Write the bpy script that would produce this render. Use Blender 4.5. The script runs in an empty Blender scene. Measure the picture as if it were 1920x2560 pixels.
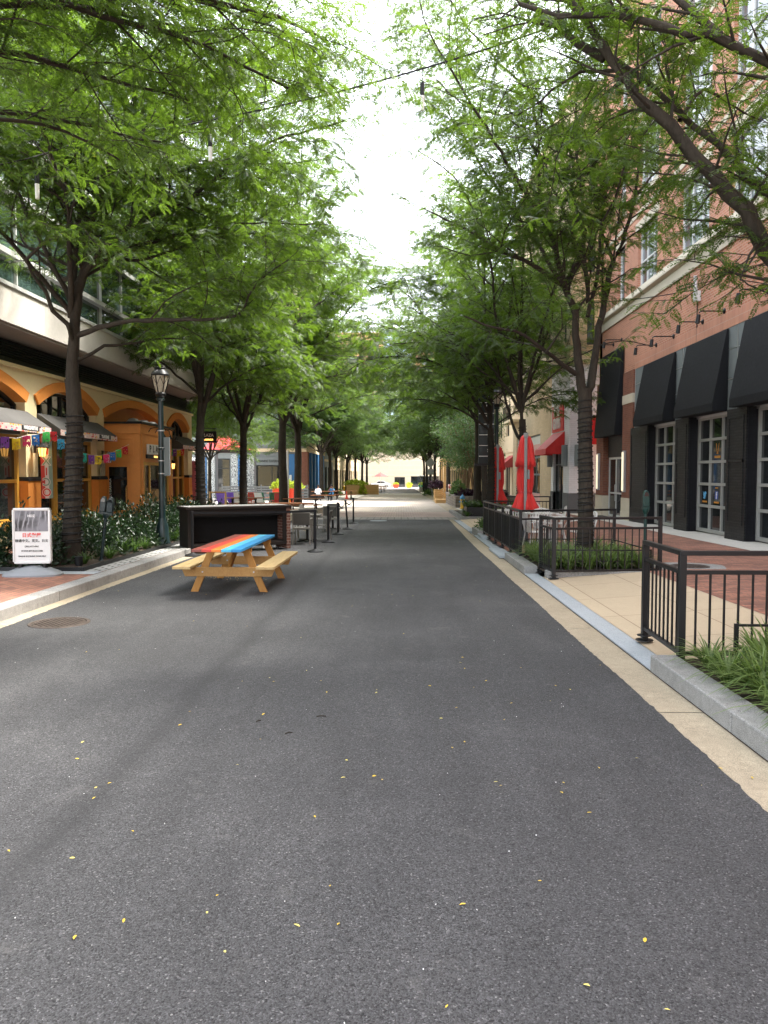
import bpy, math, random
import numpy as np
from mathutils import Vector, Matrix, Euler
R = math.radians
SC = bpy.context.scene
COL = SC.collection
rnd = random.Random(11)
SLOPE = 0.0094                      # the street falls gently away from the viewer


def gz(y):
    return -SLOPE * min(max(y, -40.0), 190.0)


# ------------------------------------------------------------------ camera
FPX = 1923.0
cd = bpy.data.cameras.new('camera')
cam = bpy.data.objects.new('camera', cd)
COL.objects.link(cam)
SC.camera = cam
cd.sensor_width = 36.0
cd.lens = 36.0 * FPX / 2560.0
cd.clip_start = 0.05
cd.clip_end = 3000
cam.location = (0, 0, 1.7)
cam.rotation_euler = (R(90 - 2.92), 0, R(1.28))
CM = cam.rotation_euler.to_matrix()


def P(px, py, Y):
    """the point at depth Y along the street seen at that place of the survey photograph"""
    d = CM @ Vector(((px - 960) / FPX, (1280 - py) / FPX, -1))
    return Vector(cam.location) + d * (Y / d.y)


# ------------------------------------------------------------------ objects
def tag(o, label=None, cat=None, group=None, kind=None):
    if label: o['label'] = label
    if cat: o['category'] = cat
    if group: o['group'] = group
    if kind: o['kind'] = kind
    return o


def thing(name, label, cat, loc=(0, 0, 0), rz=0.0, group=None):
    o = bpy.data.objects.new(name, None)
    o.empty_display_size = 0.2
    COL.objects.link(o)
    o.location = loc
    o.rotation_euler = (0, 0, rz)
    return tag(o, label, cat, group)


def copy_tree(o, parent=None):
    c = o.copy()
    COL.objects.link(c)
    if parent is not None: c.parent = parent
    for ch in list(o.children): copy_tree(ch, c)
    return c


def dup(o, loc, rz=0.0, label=None, group=None, scale=None):
    c = copy_tree(o)
    c.location = loc
    c.rotation_euler = (0, 0, rz)
    if label: c['label'] = label
    if group: c['group'] = group
    if scale: c.scale = (scale,) * 3 if not hasattr(scale, '__len__') else scale
    return c


class MB:
    """collects shapes and links them as ONE mesh object"""
    def __init__(s, at=None):
        s.v, s.f, s.m = [], [], []
        s.o = Vector(at.location) if at is not None else Vector((0, 0, 0))

    def add(s, vs, fs, mi=0, M=None):
        b = len(s.v)
        for p in vs:
            p = Vector(p)
            if M is not None: p = M @ p
            s.v.append(tuple(p - s.o))
        for f in fs:
            s.f.append([i + b for i in f])
            s.m.append(mi)
        return s

    def box(s, x0, x1, y0, y1, z0, z1, mi=0, M=None):
        v = [(x0, y0, z0), (x1, y0, z0), (x1, y1, z0), (x0, y1, z0), (x0, y0, z1), (x1, y0, z1), (x1, y1, z1), (x0, y1, z1)]
        return s.add(v, [(0, 3, 2, 1), (4, 5, 6, 7), (0, 1, 5, 4), (1, 2, 6, 5), (2, 3, 7, 6), (3, 0, 4, 7)], mi, M)

    def bar(s, a, b, w, h, mi=0, up=(0, 0, 1)):
        a, b = Vector(a), Vector(b)
        d = (b - a).normalized()
        u = Vector(up)
        if abs(d.dot(u)) > 0.98: u = Vector((0, 1, 0))
        x = d.cross(u).normalized()
        z = x.cross(d).normalized()
        q = [(-1, -1), (1, -1), (1, 1), (-1, 1)]
        v = [a + x * (i * w / 2) + z * (j * h / 2) for i, j in q] + [b + x * (i * w / 2) + z * (j * h / 2) for i, j in q]
        return s.add(v, [(0, 1, 2, 3), (7, 6, 5, 4), (0, 4, 5, 1), (1, 5, 6, 2), (2, 6, 7, 3), (3, 7, 4, 0)], mi)

    def tube(s, pts, rad, n=8, mi=0, cap=True):
        pts = [Vector(p) for p in pts]
        if not hasattr(rad, '__len__'): rad = [rad] * len(pts)
        vs, fs = [], []
        ref = Vector((0, 0, 1))
        for i, p in enumerate(pts):
            d = (pts[min(i + 1, len(pts) - 1)] - pts[max(i - 1, 0)])
            d = d.normalized() if d.length > 1e-9 else Vector((0, 0, 1))
            r_ = ref if abs(d.dot(ref)) < 0.95 else Vector((1, 0, 0))
            x = d.cross(r_).normalized()
            y = d.cross(x)
            for k in range(n):
                a = 2 * math.pi * k / n
                vs.append(p + (x * math.cos(a) + y * math.sin(a)) * rad[i])
        for i in range(len(pts) - 1):
            for k in range(n):
                k2 = (k + 1) % n
                fs.append((i * n + k, i * n + k2, (i + 1) * n + k2, (i + 1) * n + k))
        if cap:
            fs.append(tuple(range(n - 1, -1, -1)))
            fs.append(tuple((len(pts) - 1) * n + k for k in range(n)))
        return s.add(vs, fs, mi)

    def cyl(s, a, b, r0, r1=None, n=16, mi=0):
        return s.tube([a, b], [r0, r0 if r1 is None else r1], n, mi)

    def lathe(s, prof, c=(0, 0, 0), n=20, mi=0, sx=1, sy=1, M=None):
        c = Vector(c)
        vs, fs = [], []
        for r, z in prof:
            for k in range(n):
                a = 2 * math.pi * k / n
                vs.append((c.x + r * sx * math.cos(a), c.y + r * sy * math.sin(a), c.z + z))
        for i in range(len(prof) - 1):
            for k in range(n):
                k2 = (k + 1) % n
                fs.append((i * n + k, i * n + k2, (i + 1) * n + k2, (i + 1) * n + k))
        fs.append(tuple(range(n - 1, -1, -1)))
        fs.append(tuple((len(prof) - 1) * n + k for k in range(n)))
        return s.add(vs, fs, mi, M)

    def prism(s, poly, ax, a0, a1, mi=0, M=None):
        """extrude a 2-D outline along an axis: 'x' poly=(y,z), 'y' poly=(x,z), 'z' poly=(x,y)"""
        n = len(poly)
        def mk(p, a):
            return {'x': (a, p[0], p[1]), 'y': (p[0], a, p[1]), 'z': (p[0], p[1], a)}[ax]
        vs = [mk(p, a0) for p in poly] + [mk(p, a1) for p in poly]
        fs = [tuple(range(n - 1, -1, -1)), tuple(range(n, 2 * n))]
        for i in range(n):
            j = (i + 1) % n
            fs.append((i, j, n + j, n + i))
        return s.add(vs, fs, mi, M)

    def quad(s, a, b, c, d, mi=0):
        return s.add([a, b, c, d], [(0, 1, 2, 3)], mi)

    def build(s, name, mats, parent=None, smooth=False, bevel=0.0, fix=True, loc=None):
        me = bpy.data.meshes.new(name)
        me.from_pydata(s.v, [], s.f)
        if not isinstance(mats, (list, tuple)): mats = [mats]
        for m in mats: me.materials.append(m)
        me.polygons.foreach_set('material_index', s.m)
        if smooth: me.polygons.foreach_set('use_smooth', [True] * len(s.f))
        if fix:
            import bmesh
            bm = bmesh.new(); bm.from_mesh(me)
            bmesh.ops.recalc_face_normals(bm, faces=bm.faces)
            bm.to_mesh(me); bm.free()
        me.update()
        o = bpy.data.objects.new(name, me)
        COL.objects.link(o)
        if parent is not None: o.parent = parent
        if loc is not None: o.location = loc
        if smooth and smooth != 'all':
            try:
                me.set_sharp_from_angle(angle=R(40))
            except Exception:
                pass
        if bevel:
            b = o.modifiers.new('bevel', 'BEVEL')
            b.width = bevel; b.segments = 2; b.limit_method = 'ANGLE'; b.angle_limit = R(40)
        return o


_tx = {}
def text(s, size, m, parent, loc, rot=(0, 0, 0), extrude=0.004, bold=0.0, name='lettering', sx=1.0, align='CENTER', spacing=1.0, label=None, w=False):
    key = (s, size, extrude, bold, sx, align, spacing)
    if key not in _tx:
        cu = bpy.data.curves.new('lettering', 'FONT')
        cu.body = s; cu.size = size; cu.extrude = extrude; cu.offset = bold
        cu.align_x = align; cu.align_y = 'CENTER'; cu.space_character = spacing
        cu.resolution_u = 3
        t = bpy.data.objects.new('lettering', cu)
        COL.objects.link(t)
        dg = bpy.context.evaluated_depsgraph_get(); dg.update()
        me = bpy.data.meshes.new_from_object(t.evaluated_get(dg))
        bpy.data.objects.remove(t); bpy.data.curves.remove(cu)
        if sx != 1.0: me.transform(Matrix.Diagonal((sx, 1, 1, 1)))
        me.materials.clear()
        _tx[key] = me
    me = _tx[key].copy()
    me.materials.append(m)
    o = bpy.data.objects.new(name, me)
    COL.objects.link(o)
    o.parent = parent
    if w:
        q = parent
        loc = Vector(loc)
        while q is not None:
            loc = loc - Vector(q.location); q = q.parent
    o.location = loc
    o.rotation_euler = rot
    if label: o['label'] = label
    return o


# ------------------------------------------------------------------ materials
class NT:
    def __init__(s, name):
        s.m = bpy.data.materials.new(name)
        s.m.use_nodes = True
        s.t = s.m.node_tree
        s.b = s.t.nodes['Principled BSDF']
        s._pos = None

    def n(s, ty, ins=None, **kw):
        k = s.t.nodes.new(ty)
        for a, v in kw.items(): setattr(k, a, v)
        for a, v in (ins or {}).items():
            if isinstance(v, bpy.types.NodeSocket): s.t.links.new(v, k.inputs[a])
            else: k.inputs[a].default_value = v
        return k

    def link(s, a, b): s.t.links.new(a, b)

    def obj(s):
        if s._pos is None: s._pos = s.n('ShaderNodeTexCoord').outputs['Object']
        return s._pos

    def noise(s, scale, detail=3, rough=0.55, vec=None, dist=0.0):
        return s.n('ShaderNodeTexNoise', {'Vector': vec or s.obj(), 'Scale': scale, 'Detail': detail, 'Roughness': rough, 'Distortion': dist}).outputs['Fac']

    def ramp(s, fac, stops):
        k = s.n('ShaderNodeValToRGB', {'Fac': fac})
        e = k.color_ramp.elements
        while len(e) < len(stops): e.new(0.5)
        for i, (p, c) in enumerate(stops):
            e[i].position = p
            e[i].color = c if len(c) == 4 else (*c, 1)
        return k.outputs['Color']

    def mix(s, fac, a, b, mode='MIX'):
        k = s.n('ShaderNodeMix', data_type='RGBA', blend_type=mode)
        def put(i, v):
            if isinstance(v, bpy.types.NodeSocket): s.link(v, k.inputs[i])
            elif hasattr(v, '__len__'): k.inputs[i].default_value = v if len(v) == 4 else (*v, 1)
            else: k.inputs[i].default_value = v
        put(0, fac); put(6, a); put(7, b)
        return k.outputs[2]

    def math(s, op, a, b=0.0, c=0.0):
        k = s.n('ShaderNodeMath', operation=op)
        for i, v in enumerate((a, b, c)):
            if isinstance(v, bpy.types.NodeSocket): s.link(v, k.inputs[i])
            else: k.inputs[i].default_value = v
        return k.outputs[0]

    def bump(s, h, strength=0.3, dist=0.01):
        k = s.n('ShaderNodeBump', {'Height': h, 'Strength': strength, 'Distance': dist})
        s.link(k.outputs['Normal'], s.b.inputs['Normal'])

    def set(s, **kw):
        for a, v in kw.items():
            i = s.b.inputs[{'color': 'Base Color', 'rough': 'Roughness', 'metal': 'Metallic', 'spec': 'Specular IOR Level', 'trans': 'Transmission Weight', 'coat': 'Coat Weight', 'sheen': 'Sheen Weight', 'ecol': 'Emission Color', 'estr': 'Emission Strength', 'ior': 'IOR', 'alpha': 'Alpha'}[a]]
            if isinstance(v, bpy.types.NodeSocket): s.link(v, i)
            elif hasattr(v, '__len__') and len(v) == 3: i.default_value = (*v, 1)
            else: i.default_value = v
        return s.m

    def wall_uv(s):
        """(along the face, height) for upright faces"""
        p = s.n('ShaderNodeSeparateXYZ', {0: s.obj()})
        g = s.n('ShaderNodeNewGeometry')
        q = s.n('ShaderNodeSeparateXYZ', {0: g.outputs['Normal']})
        k = s.math('GREATER_THAN', s.math('ABSOLUTE', q.outputs[0]), 0.6)
        u = s.math('ADD', s.math('MULTIPLY', p.outputs[1], k), s.math('MULTIPLY', p.outputs[0], s.math('SUBTRACT', 1.0, k)))
        return s.n('ShaderNodeCombineXYZ', {0: u, 1: p.outputs[2], 2: 0.0}).outputs[0]


def sc(c, k): return tuple(min(1.0, x * k) for x in c)


def plain(name, c, rough=0.6, metal=0.0, var=0.14, scale=3.0, bump=0.0, bscale=40.0, spec=0.5, coat=0.0, sheen=0.0):
    """one colour with the slight unevenness of a real surface"""
    t = NT(name)
    f = t.noise(scale, 4, 0.6)
    f2 = t.noise(scale * 9, 3, 0.6)
    a = t.ramp(f, [(0.3, sc(c, 1 - var)), (0.7, sc(c, 1 + var))])
    b = t.mix(0.35, a, t.ramp(f2, [(0.3, sc(c, 1 - var)), (0.7, sc(c, 1 + var * 0.8))]))
    t.set(color=b, rough=t.math('MULTIPLY_ADD', f2, 0.25, rough - 0.12), metal=metal, spec=spec, coat=coat, sheen=sheen)
    if bump: t.bump(t.noise(bscale, 4, 0.65), bump, 0.01)
    return t.m


def brick_mat(name, c1, c2, mortar, bw=0.2, bh=0.067, mort=0.008, ground=False, rough=0.85, var=0.3, offset=0.5, bumpk=0.4, rot=0.0, stain=0.12):
    t = NT(name)
    vec = t.obj() if ground else t.wall_uv()
    if rot:
        vec = t.n('ShaderNodeMapping', {'Vector': vec, 'Rotation': (0, 0, rot)}).outputs[0]
    k = t.n('ShaderNodeTexBrick', {'Vector': vec, 'Color1': (*c1, 1), 'Color2': (*c2, 1), 'Mortar': (*mortar, 1), 'Scale': 1.0, 'Mortar Size': mort, 'Mortar Smooth': 0.2, 'Bias': 0.0, 'Brick Width': bw, 'Row Height': bh}, offset=offset)
    big = t.noise(0.7, 4, 0.6)
    fine = t.noise(60, 3, 0.6)
    col = t.mix(1.0, k.outputs['Color'], t.ramp(big, [(0.3, (1 - stain,) * 3), (0.7, (1 + stain,) * 3)]), 'MULTIPLY')
    col = t.mix(0.5, col, t.ramp(fine, [(0.3, (1 - var,) * 3), (0.75, (1 + var,) * 3)]), 'MULTIPLY')
    t.set(color=col, rough=rough, spec=0.3)
    h = t.math('ADD', t.math('MULTIPLY', k.outputs['Fac'], -1.0), t.math('MULTIPLY', fine, 0.4))
    t.bump(h, bumpk, 0.006)
    return t.m


def concrete(name, c, var=0.12, joint=None, rough=0.9, speck=0.15, stain=0.1):
    t = NT(name)
    a = t.ramp(t.noise(1.3, 5, 0.65), [(0.3, sc(c, 1 - var)), (0.7, sc(c, 1 + var))])
    b = t.mix(0.5, a, t.ramp(t.noise(14, 4, 0.7), [(0.3, sc(c, 1 - var * 1.2)), (0.7, sc(c, 1 + var))]))
    b = t.mix(1.0, b, t.ramp(t.noise(150, 2, 0.5), [(0.3, (1 - speck,) * 3), (0.7, (1 + speck,) * 3)]), 'MULTIPLY')
    if joint:
        k = t.n('ShaderNodeTexBrick', {'Vector': t.obj(), 'Color1': (1, 1, 1, 1), 'Color2': (1 - stain, 1 - stain, 1 - stain, 1), 'Mortar': (0.45, 0.42, 0.4, 1), 'Scale': 1.0, 'Mortar Size': 0.006, 'Brick Width': joint[0], 'Row Height': joint[1]}, offset=0.0)
        b = t.mix(1.0, b, k.outputs['Color'], 'MULTIPLY')
    t.set(color=b, rough=rough, spec=0.3)
    t.bump(t.noise(90, 4, 0.7), 0.25, 0.004)
    return t.m


def wood(name, c1, c2, axis=1, rough=0.6, scale=1.0):
    t = NT(name)
    s_ = [14.0 * scale] * 3
    s_[axis] = 0.9 * scale
    mp = t.n('ShaderNodeMapping', {'Vector': t.obj(), 'Scale': s_}).outputs[0]
    f = t.noise(2.2, 6, 0.65, mp, 1.2)
    f2 = t.noise(0.6, 2, 0.5, mp)
    col = t.mix(t.math('MULTIPLY', f2, 0.5), t.ramp(f, [(0.32, c1), (0.62, c2)]), sc(c1, 0.75))
    t.set(color=col, rough=rough, spec=0.35)
    t.bump(f, 0.15, 0.003)
    return t.m


def glass_dark(name, tint=(0.01, 0.012, 0.013), rough=0.03, ior=1.55, spec=0.6):
    t = NT(name)
    f = t.noise(0.8, 3, 0.6)
    t.set(color=t.ramp(f, [(0.35, sc(tint, 0.6)), (0.7, sc(tint, 2.2))]), rough=rough, spec=spec, ior=ior)
    return t.m


def emit(name, c, k):
    t = NT(name)
    return t.set(color=sc(c, 0.6), rough=0.4, ecol=c, estr=k)
# ------------------------------------------------------------------ shared materials
def asphalt_mat(name, seam=True):
    t = NT(name)
    p = t.n('ShaderNodeSeparateXYZ', {0: t.obj()})
    v = t.n('ShaderNodeTexVoronoi', {'Vector': t.obj(), 'Scale': 150.0}, feature='F1')
    cell = t.n('ShaderNodeSeparateColor', {0: v.outputs['Color']}).outputs[0]
    grain = t.ramp(cell, [(0.0, (0.014, 0.014, 0.0145)), (0.2, (0.037, 0.0367, 0.038)), (0.5, (0.05, 0.0496, 0.0512)), (0.9, (0.068, 0.0675, 0.07)), (0.98, (0.1, 0.1, 0.102)), (1.0, (0.17, 0.168, 0.166))])
    fine = t.ramp(t.noise(240, 3, 0.7), [(0.3, (0.5,) * 3), (0.7, (1.5,) * 3)])
    col = t.mix(1.0, grain, fine, 'MULTIPLY')
    big = t.ramp(t.noise(0.55, 5, 0.62, dist=0.4), [(0.3, (0.8,) * 3), (0.52, (1.0,) * 3), (0.72, (1.38, 1.37, 1.35))])
    col = t.mix(1.0, col, big, 'MULTIPLY')
    mp = t.n('ShaderNodeMapping', {'Vector': t.obj(), 'Scale': (2.2, 0.22, 1)}).outputs[0]
    streak = t.ramp(t.noise(1.5, 4, 0.6, mp), [(0.3, (0.9,) * 3), (0.7, (1.12,) * 3)])
    col = t.mix(1.0, col, streak, 'MULTIPLY')
    scuff = t.ramp(t.noise(3.2, 6, 0.7, dist=0.6), [(0.60, (0, 0, 0)), (0.76, (1, 1, 1))])
    col = t.mix(t.math('MULTIPLY', scuff, 0.32), col, (0.17, 0.165, 0.155))
    if seam:
        w = t.math('MULTIPLY_ADD', t.noise(0.5, 3), 0.34, -1.80)
        d = t.math('ABSOLUTE', t.math('SUBTRACT', p.outputs[0], w))
        k = t.math('MULTIPLY', t.math('SUBTRACT', 1.0, t.math('SMOOTH_MIN', t.math('DIVIDE', d, 0.15), 1.0, 0.3)), 0.5)
        col = t.mix(k, col, (0.022, 0.022, 0.023))
    t.set(color=col, rough=0.82, spec=0.38)
    h = t.math('ADD', t.math('MULTIPLY', v.outputs['Distance'], -1.2), t.noise(200, 3, 0.7))
    t.bump(h, 0.65, 0.006)
    return t.m


M = {}
M['asphalt'] = asphalt_mat('asphalt')
M['asphalt_far'] = plain('worn asphalt', (0.085, 0.085, 0.087), 0.9, var=0.2, scale=0.7)
M['gutter'] = concrete('tan gutter concrete', (0.34, 0.285, 0.205), 0.2, speck=0.35)
M['ramp'] = concrete('tan concrete', (0.47, 0.38, 0.265), 0.07, joint=(0.9, 1.35), speck=0.12, stain=0.06)
M['granite'] = concrete('granite', (0.25, 0.245, 0.235), 0.3, speck=0.45)
M['flush'] = concrete('pale granite', (0.34, 0.37, 0.395), 0.1, speck=0.3)
M['walk'] = concrete('pale pavement', (0.5, 0.47, 0.42), 0.07, joint=(1.5, 1.5), stain=0.05)
M['cobble'] = brick_mat('rough setts', (0.42, 0.42, 0.41), (0.27, 0.27, 0.26), (0.05, 0.05, 0.045), 0.24, 0.15, 0.02, True, bumpk=1.0)
M['brickpave'] = brick_mat('red brick paving', (0.36, 0.16, 0.105), (0.19, 0.085, 0.062), (0.13, 0.1, 0.08), 0.2, 0.1, 0.009, True, var=0.35, stain=0.2)
M['brickpave2'] = brick_mat('red brick paving turned', (0.36, 0.16, 0.105), (0.19, 0.085, 0.062), (0.13, 0.1, 0.08), 0.2, 0.1, 0.009, True, var=0.35, rot=R(90), stain=0.2)
M['pave_header'] = brick_mat('grey header pavers', (0.30, 0.27, 0.24), (0.25, 0.225, 0.2), (0.13, 0.115, 0.1), 0.3, 1.0, 0.02, True, offset=0.0)
M['pave_pink'] = brick_mat('pink pavers', (0.46, 0.34, 0.28), (0.40, 0.30, 0.26), (0.28, 0.22, 0.19), 0.24, 0.5, 0.02, True)
M['pave_tan'] = brick_mat('tan pavers', (0.42, 0.36, 0.30), (0.37, 0.32, 0.27), (0.27, 0.235, 0.2), 0.3, 0.6, 0.02, True)
M['soil'] = plain('mulch', (0.045, 0.028, 0.018), 0.95, var=0.6, scale=22, bump=0.9, bscale=60)
M['black'] = plain('black painted steel', (0.0045, 0.0045, 0.0055), 0.42, var=0.2, scale=8, bump=0.05, bscale=120)
M['blackmatt'] = plain('black plastic', (0.006, 0.006, 0.0075), 0.55, var=0.2, scale=6, spec=.35)
M['canvas'] = plain('black awning canvas', (0.0055, 0.006, 0.0075), 0.75, var=0.25, scale=1.6, bump=0.25, bscale=5, spec=0.25)
M['steel'] = plain('brushed steel', (0.5, 0.5, 0.5), 0.42, 0.85, var=0.1)
M['mast'] = plain('grey mast aluminium', (0.25, 0.26, 0.26), 0.45, 0.4, var=0.08)
M['alu'] = plain('pale aluminium', (0.62, 0.62, 0.6), 0.4, 0.3, var=0.06)
M['greyframe'] = plain('grey window frame', (0.34, 0.34, 0.32), 0.5, 0.1, var=0.08)
M['red_brick'] = brick_mat('red brick', (0.52, 0.22, 0.13), (0.41, 0.168, 0.103), (0.52, 0.36, 0.27), 0.2, 0.075, 0.009, var=0.2)
M['red_soldier'] = brick_mat('red soldier bricks', (0.53, 0.235, 0.145), (0.45, 0.19, 0.12), (0.50, 0.34, 0.26), 0.075, 0.4, 0.009, offset=0.0, var=0.2)
M['dark_brick'] = brick_mat('brown red brick', (0.24, 0.085, 0.05), (0.18, 0.065, 0.04), (0.2, 0.13, 0.1), 0.2, 0.075, 0.008, var=0.25)
M['black_brick'] = brick_mat('black glazed brick', (0.008, 0.008, 0.009), (0.024, 0.0235, 0.024), (0.003, 0.003, 0.003), 0.3, 0.075, 0.012, rough=0.5, var=0.5, bumpk=0.9)
M['black_tile'] = brick_mat('black tile', (0.005, 0.005, 0.008), (0.009, 0.009, 0.013), (0.002, 0.002, 0.002), 0.075, 0.075, 0.006, rough=0.3, offset=0.0)
M['limestone'] = concrete('limestone trim', (0.56, 0.5, 0.39), 0.08, speck=0.06)
M['cream_brick'] = brick_mat('cream brick', (0.60, 0.47, 0.30), (0.53, 0.41, 0.26), (0.5, 0.42, 0.31), 0.3, 0.1, 0.01, var=0.15)
M['cream'] = concrete('cream stucco', (0.62, 0.5, 0.33), 0.06, speck=0.05)
M['white_brick'] = brick_mat('white painted brick', (0.70, 0.72, 0.745), (0.66, 0.68, 0.705), (0.56, 0.58, 0.6), 0.3, 0.1, 0.008, var=0.06, rough=0.6)
M['greybase'] = plain('grey painted base', (0.085, 0.09, 0.095), 0.6, var=0.08)
M['white'] = plain('white paint', (0.76, 0.76, 0.75), 0.5, var=0.04)
M['offwhite'] = plain('white plastic', (0.68, 0.68, 0.66), 0.4, var=0.05)
M['red'] = plain('red acrylic canvas', (0.62, 0.02, 0.017), 0.7, var=0.12, scale=6, sheen=0.2)
M['redsign'] = plain('red sign paint', (0.55, 0.025, 0.03), 0.4, var=0.06)
M['red_brown'] = plain('faded red awning', (0.36, 0.05, 0.045), 0.7, var=0.12)
M['green_pole'] = plain('dark green cast iron', (0.004, 0.017, 0.019), 0.36, var=0.2, scale=7, coat=0.15)
M['teal_cap'] = plain('green enamel', (0.005, 0.035, 0.03), 0.35, var=0.2)
M['lampglass'] = plain('frosted lamp glass', (0.5, 0.45, 0.35), 0.25, var=0.12, spec=0.6)
M['stucco_y'] = concrete('pale yellow stucco', (0.74, 0.62, 0.37), 0.06, speck=0.04)
M['orange'] = plain('orange painted wood', (0.68, 0.265, 0.06), 0.5, var=0.1, scale=2.5)
M['orange_s'] = concrete('orange stucco', (0.68, 0.25, 0.05), 0.09, speck=0.04)
M['orange_br'] = wood('orange boards', (0.5, 0.17, 0.035), (0.58, 0.21, 0.05), axis=2)
M['yellowf'] = plain('ochre window frame', (0.60, 0.32, 0.05), 0.45, var=0.1)
M['darkframe'] = plain('black green frame', (0.007, 0.0095, 0.0095), 0.45, var=0.15)
M['louvre'] = plain('dark louvre metal', (0.004, 0.0055, 0.0055), 0.5, var=0.2)
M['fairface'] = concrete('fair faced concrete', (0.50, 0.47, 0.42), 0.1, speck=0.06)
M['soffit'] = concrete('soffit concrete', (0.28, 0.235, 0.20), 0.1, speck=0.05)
M['awn_grey'] = plain('charcoal awning', (0.085, 0.082, 0.078), 0.8, var=0.22, scale=2.0)
M['stonebase'] = brick_mat('buff stone base', (0.55, 0.45, 0.28), (0.42, 0.34, 0.2), (0.3, 0.24, 0.15), 0.35, 0.16, 0.012, var=0.3)
M['glass'] = glass_dark('dark shop glass')
M['glass_green'] = glass_dark('greenish curtain glass', (0.03, 0.05, 0.045), 0.02, 1.7, 0.9)
M['glass_sky'] = glass_dark('upper window glass', (0.08, 0.1, 0.11), 0.03, 1.8, 0.9)
M['blind'] = plain('grey window blind', (0.14, 0.14, 0.15), 0.6, var=0.1)
M['bark'] = None
M['blue'] = plain('blue painted panel', (0.028, 0.14, 0.33), 0.5, var=0.1)
M['stonepat'] = None
M['greypanel'] = plain('grey fascia', (0.16, 0.18, 0.18), 0.6, var=0.08)
M['iron'] = plain('cast iron cover', (0.075, 0.058, 0.048), 0.6, 0.4, var=0.4, scale=14, bump=0.3, bscale=80)
M['table_wood'] = wood('treated pine', (0.36, 0.185, 0.05), (0.47, 0.26, 0.085), axis=1)
M['table_leg'] = wood('treated pine legs', (0.33, 0.15, 0.03), (0.43, 0.21, 0.05), axis=2)
M['bench_wood'] = wood('bench pine', (0.47, 0.32, 0.14), (0.58, 0.42, 0.2), axis=1)
M['brown_wood'] = wood('brown stained planks', (0.22, 0.085, 0.035), (0.30, 0.13, 0.06), axis=0)
M['pale_wood'] = wood('cedar planks', (0.50, 0.29, 0.11), (0.60, 0.38, 0.17), axis=0)
M['dark_wood'] = wood('near black stained wood', (0.009, 0.0055, 0.004), (0.018, 0.011, 0.008), axis=0)
M['barbrick'] = brick_mat('thin brown brick veneer', (0.16, 0.06, 0.038), (0.11, 0.043, 0.03), (0.28, 0.2, 0.16), 0.2, 0.07, 0.008, var=0.3)
M['recess'] = plain('dark painted recess', (0.003, 0.0026, 0.0026), 0.8, var=0.1)
M['taupe'] = plain('taupe powder coat', (0.22, 0.205, 0.175), 0.5, 0.1, var=0.08)
M['taupe_d'] = plain('taupe sling fabric', (0.105, 0.098, 0.085), 0.75, var=0.1)
M['grey_plastic'] = plain('grey moulded plastic', (0.23, 0.245, 0.265), 0.45, var=0.07)
M['ink'] = plain('black ink', (0.02, 0.02, 0.02), 0.6, var=0.05)
M['redink'] = plain('red ink', (0.72, 0.06, 0.045), 0.6, var=0.05)
M['yellow'] = plain('yellow paint', (0.72, 0.42, 0.02), 0.45, var=0.1)
M['bluecap'] = plain('light blue enamel', (0.06, 0.25, 0.5), 0.4, var=0.1)
M['stone'] = brick_mat('fieldstone wall', (0.26, 0.22, 0.18), (0.15, 0.13, 0.11), (0.09, 0.08, 0.07), 0.4, 0.17, 0.016, var=0.45, bumpk=1.0)
M['coping'] = concrete('stone coping', (0.22, 0.19, 0.165), 0.12)
M['purple'] = plain('purple paint', (0.2, 0.1, 0.5), 0.5, var=0.1)
M['greenp'] = plain('green paint', (0.015, 0.2, 0.1), 0.5, var=0.1)
M['orangered'] = plain('orange red planter', (0.72, 0.06, 0.025), 0.5, var=0.1)
M['skin1'] = plain('brown skin', (0.22, 0.105, 0.06), 0.55, var=0.08)
M['shirt_w'] = plain('white shirt', (0.74, 0.75, 0.8), 0.8, var=0.06)
M['shirt_b'] = plain('blue shirt', (0.06, 0.25, 0.5), 0.8, var=0.1)
M['jeans'] = plain('dark trousers', (0.03, 0.035, 0.05), 0.85, var=0.15)
M['hair'] = plain('black hair', (0.012, 0.01, 0.009), 0.6, var=0.2)
M['amber'] = emit('lit amber lamp', (1.0, 0.5, 0.12), 0.55)
M['tube_on'] = emit('lit wall tube', (1.0, 0.86, 0.6), 0.13)
M['cable'] = plain('black cable', (0.004, 0.004, 0.004), 0.7, var=0.1)


def bark_mat(name, c):
    t = NT(name)
    mp = t.n('ShaderNodeMapping', {'Vector': t.obj(), 'Scale': (1, 1, 0.22)}).outputs[0]
    f = t.noise(28, 6, 0.7, mp, 0.8)
    g = t.noise(3, 4, 0.6)
    col = t.mix(0.45, t.ramp(f, [(0.32, sc(c, 0.4)), (0.68, sc(c, 1.5))]), t.ramp(g, [(0.3, sc(c, 0.6)), (0.7, (c[0] * 1.3, c[1] * 1.4, c[2] * 1.3))]))
    t.set(color=col, rough=0.9, spec=0.2)
    t.bump(f, 0.8, 0.02)
    return t.m


M['bark'] = bark_mat('locust bark', (0.042, 0.034, 0.027))
M['bark_pale'] = bark_mat('crape myrtle bark', (0.20, 0.125, 0.075))


def scroll_mat():
    t = NT('scroll patterned stone')
    k = t.n('ShaderNodeTexWave', {'Vector': t.wall_uv(), 'Scale': 2.2, 'Distortion': 14.0, 'Detail': 2.0, 'Detail Scale': 2.0})
    t.set(color=t.ramp(k.outputs['Fac'], [(0.35, (0.12, 0.125, 0.12)), (0.6, (0.5, 0.52, 0.5))]), rough=0.8)
    return t.m


M['stonepat'] = scroll_mat()


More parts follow.
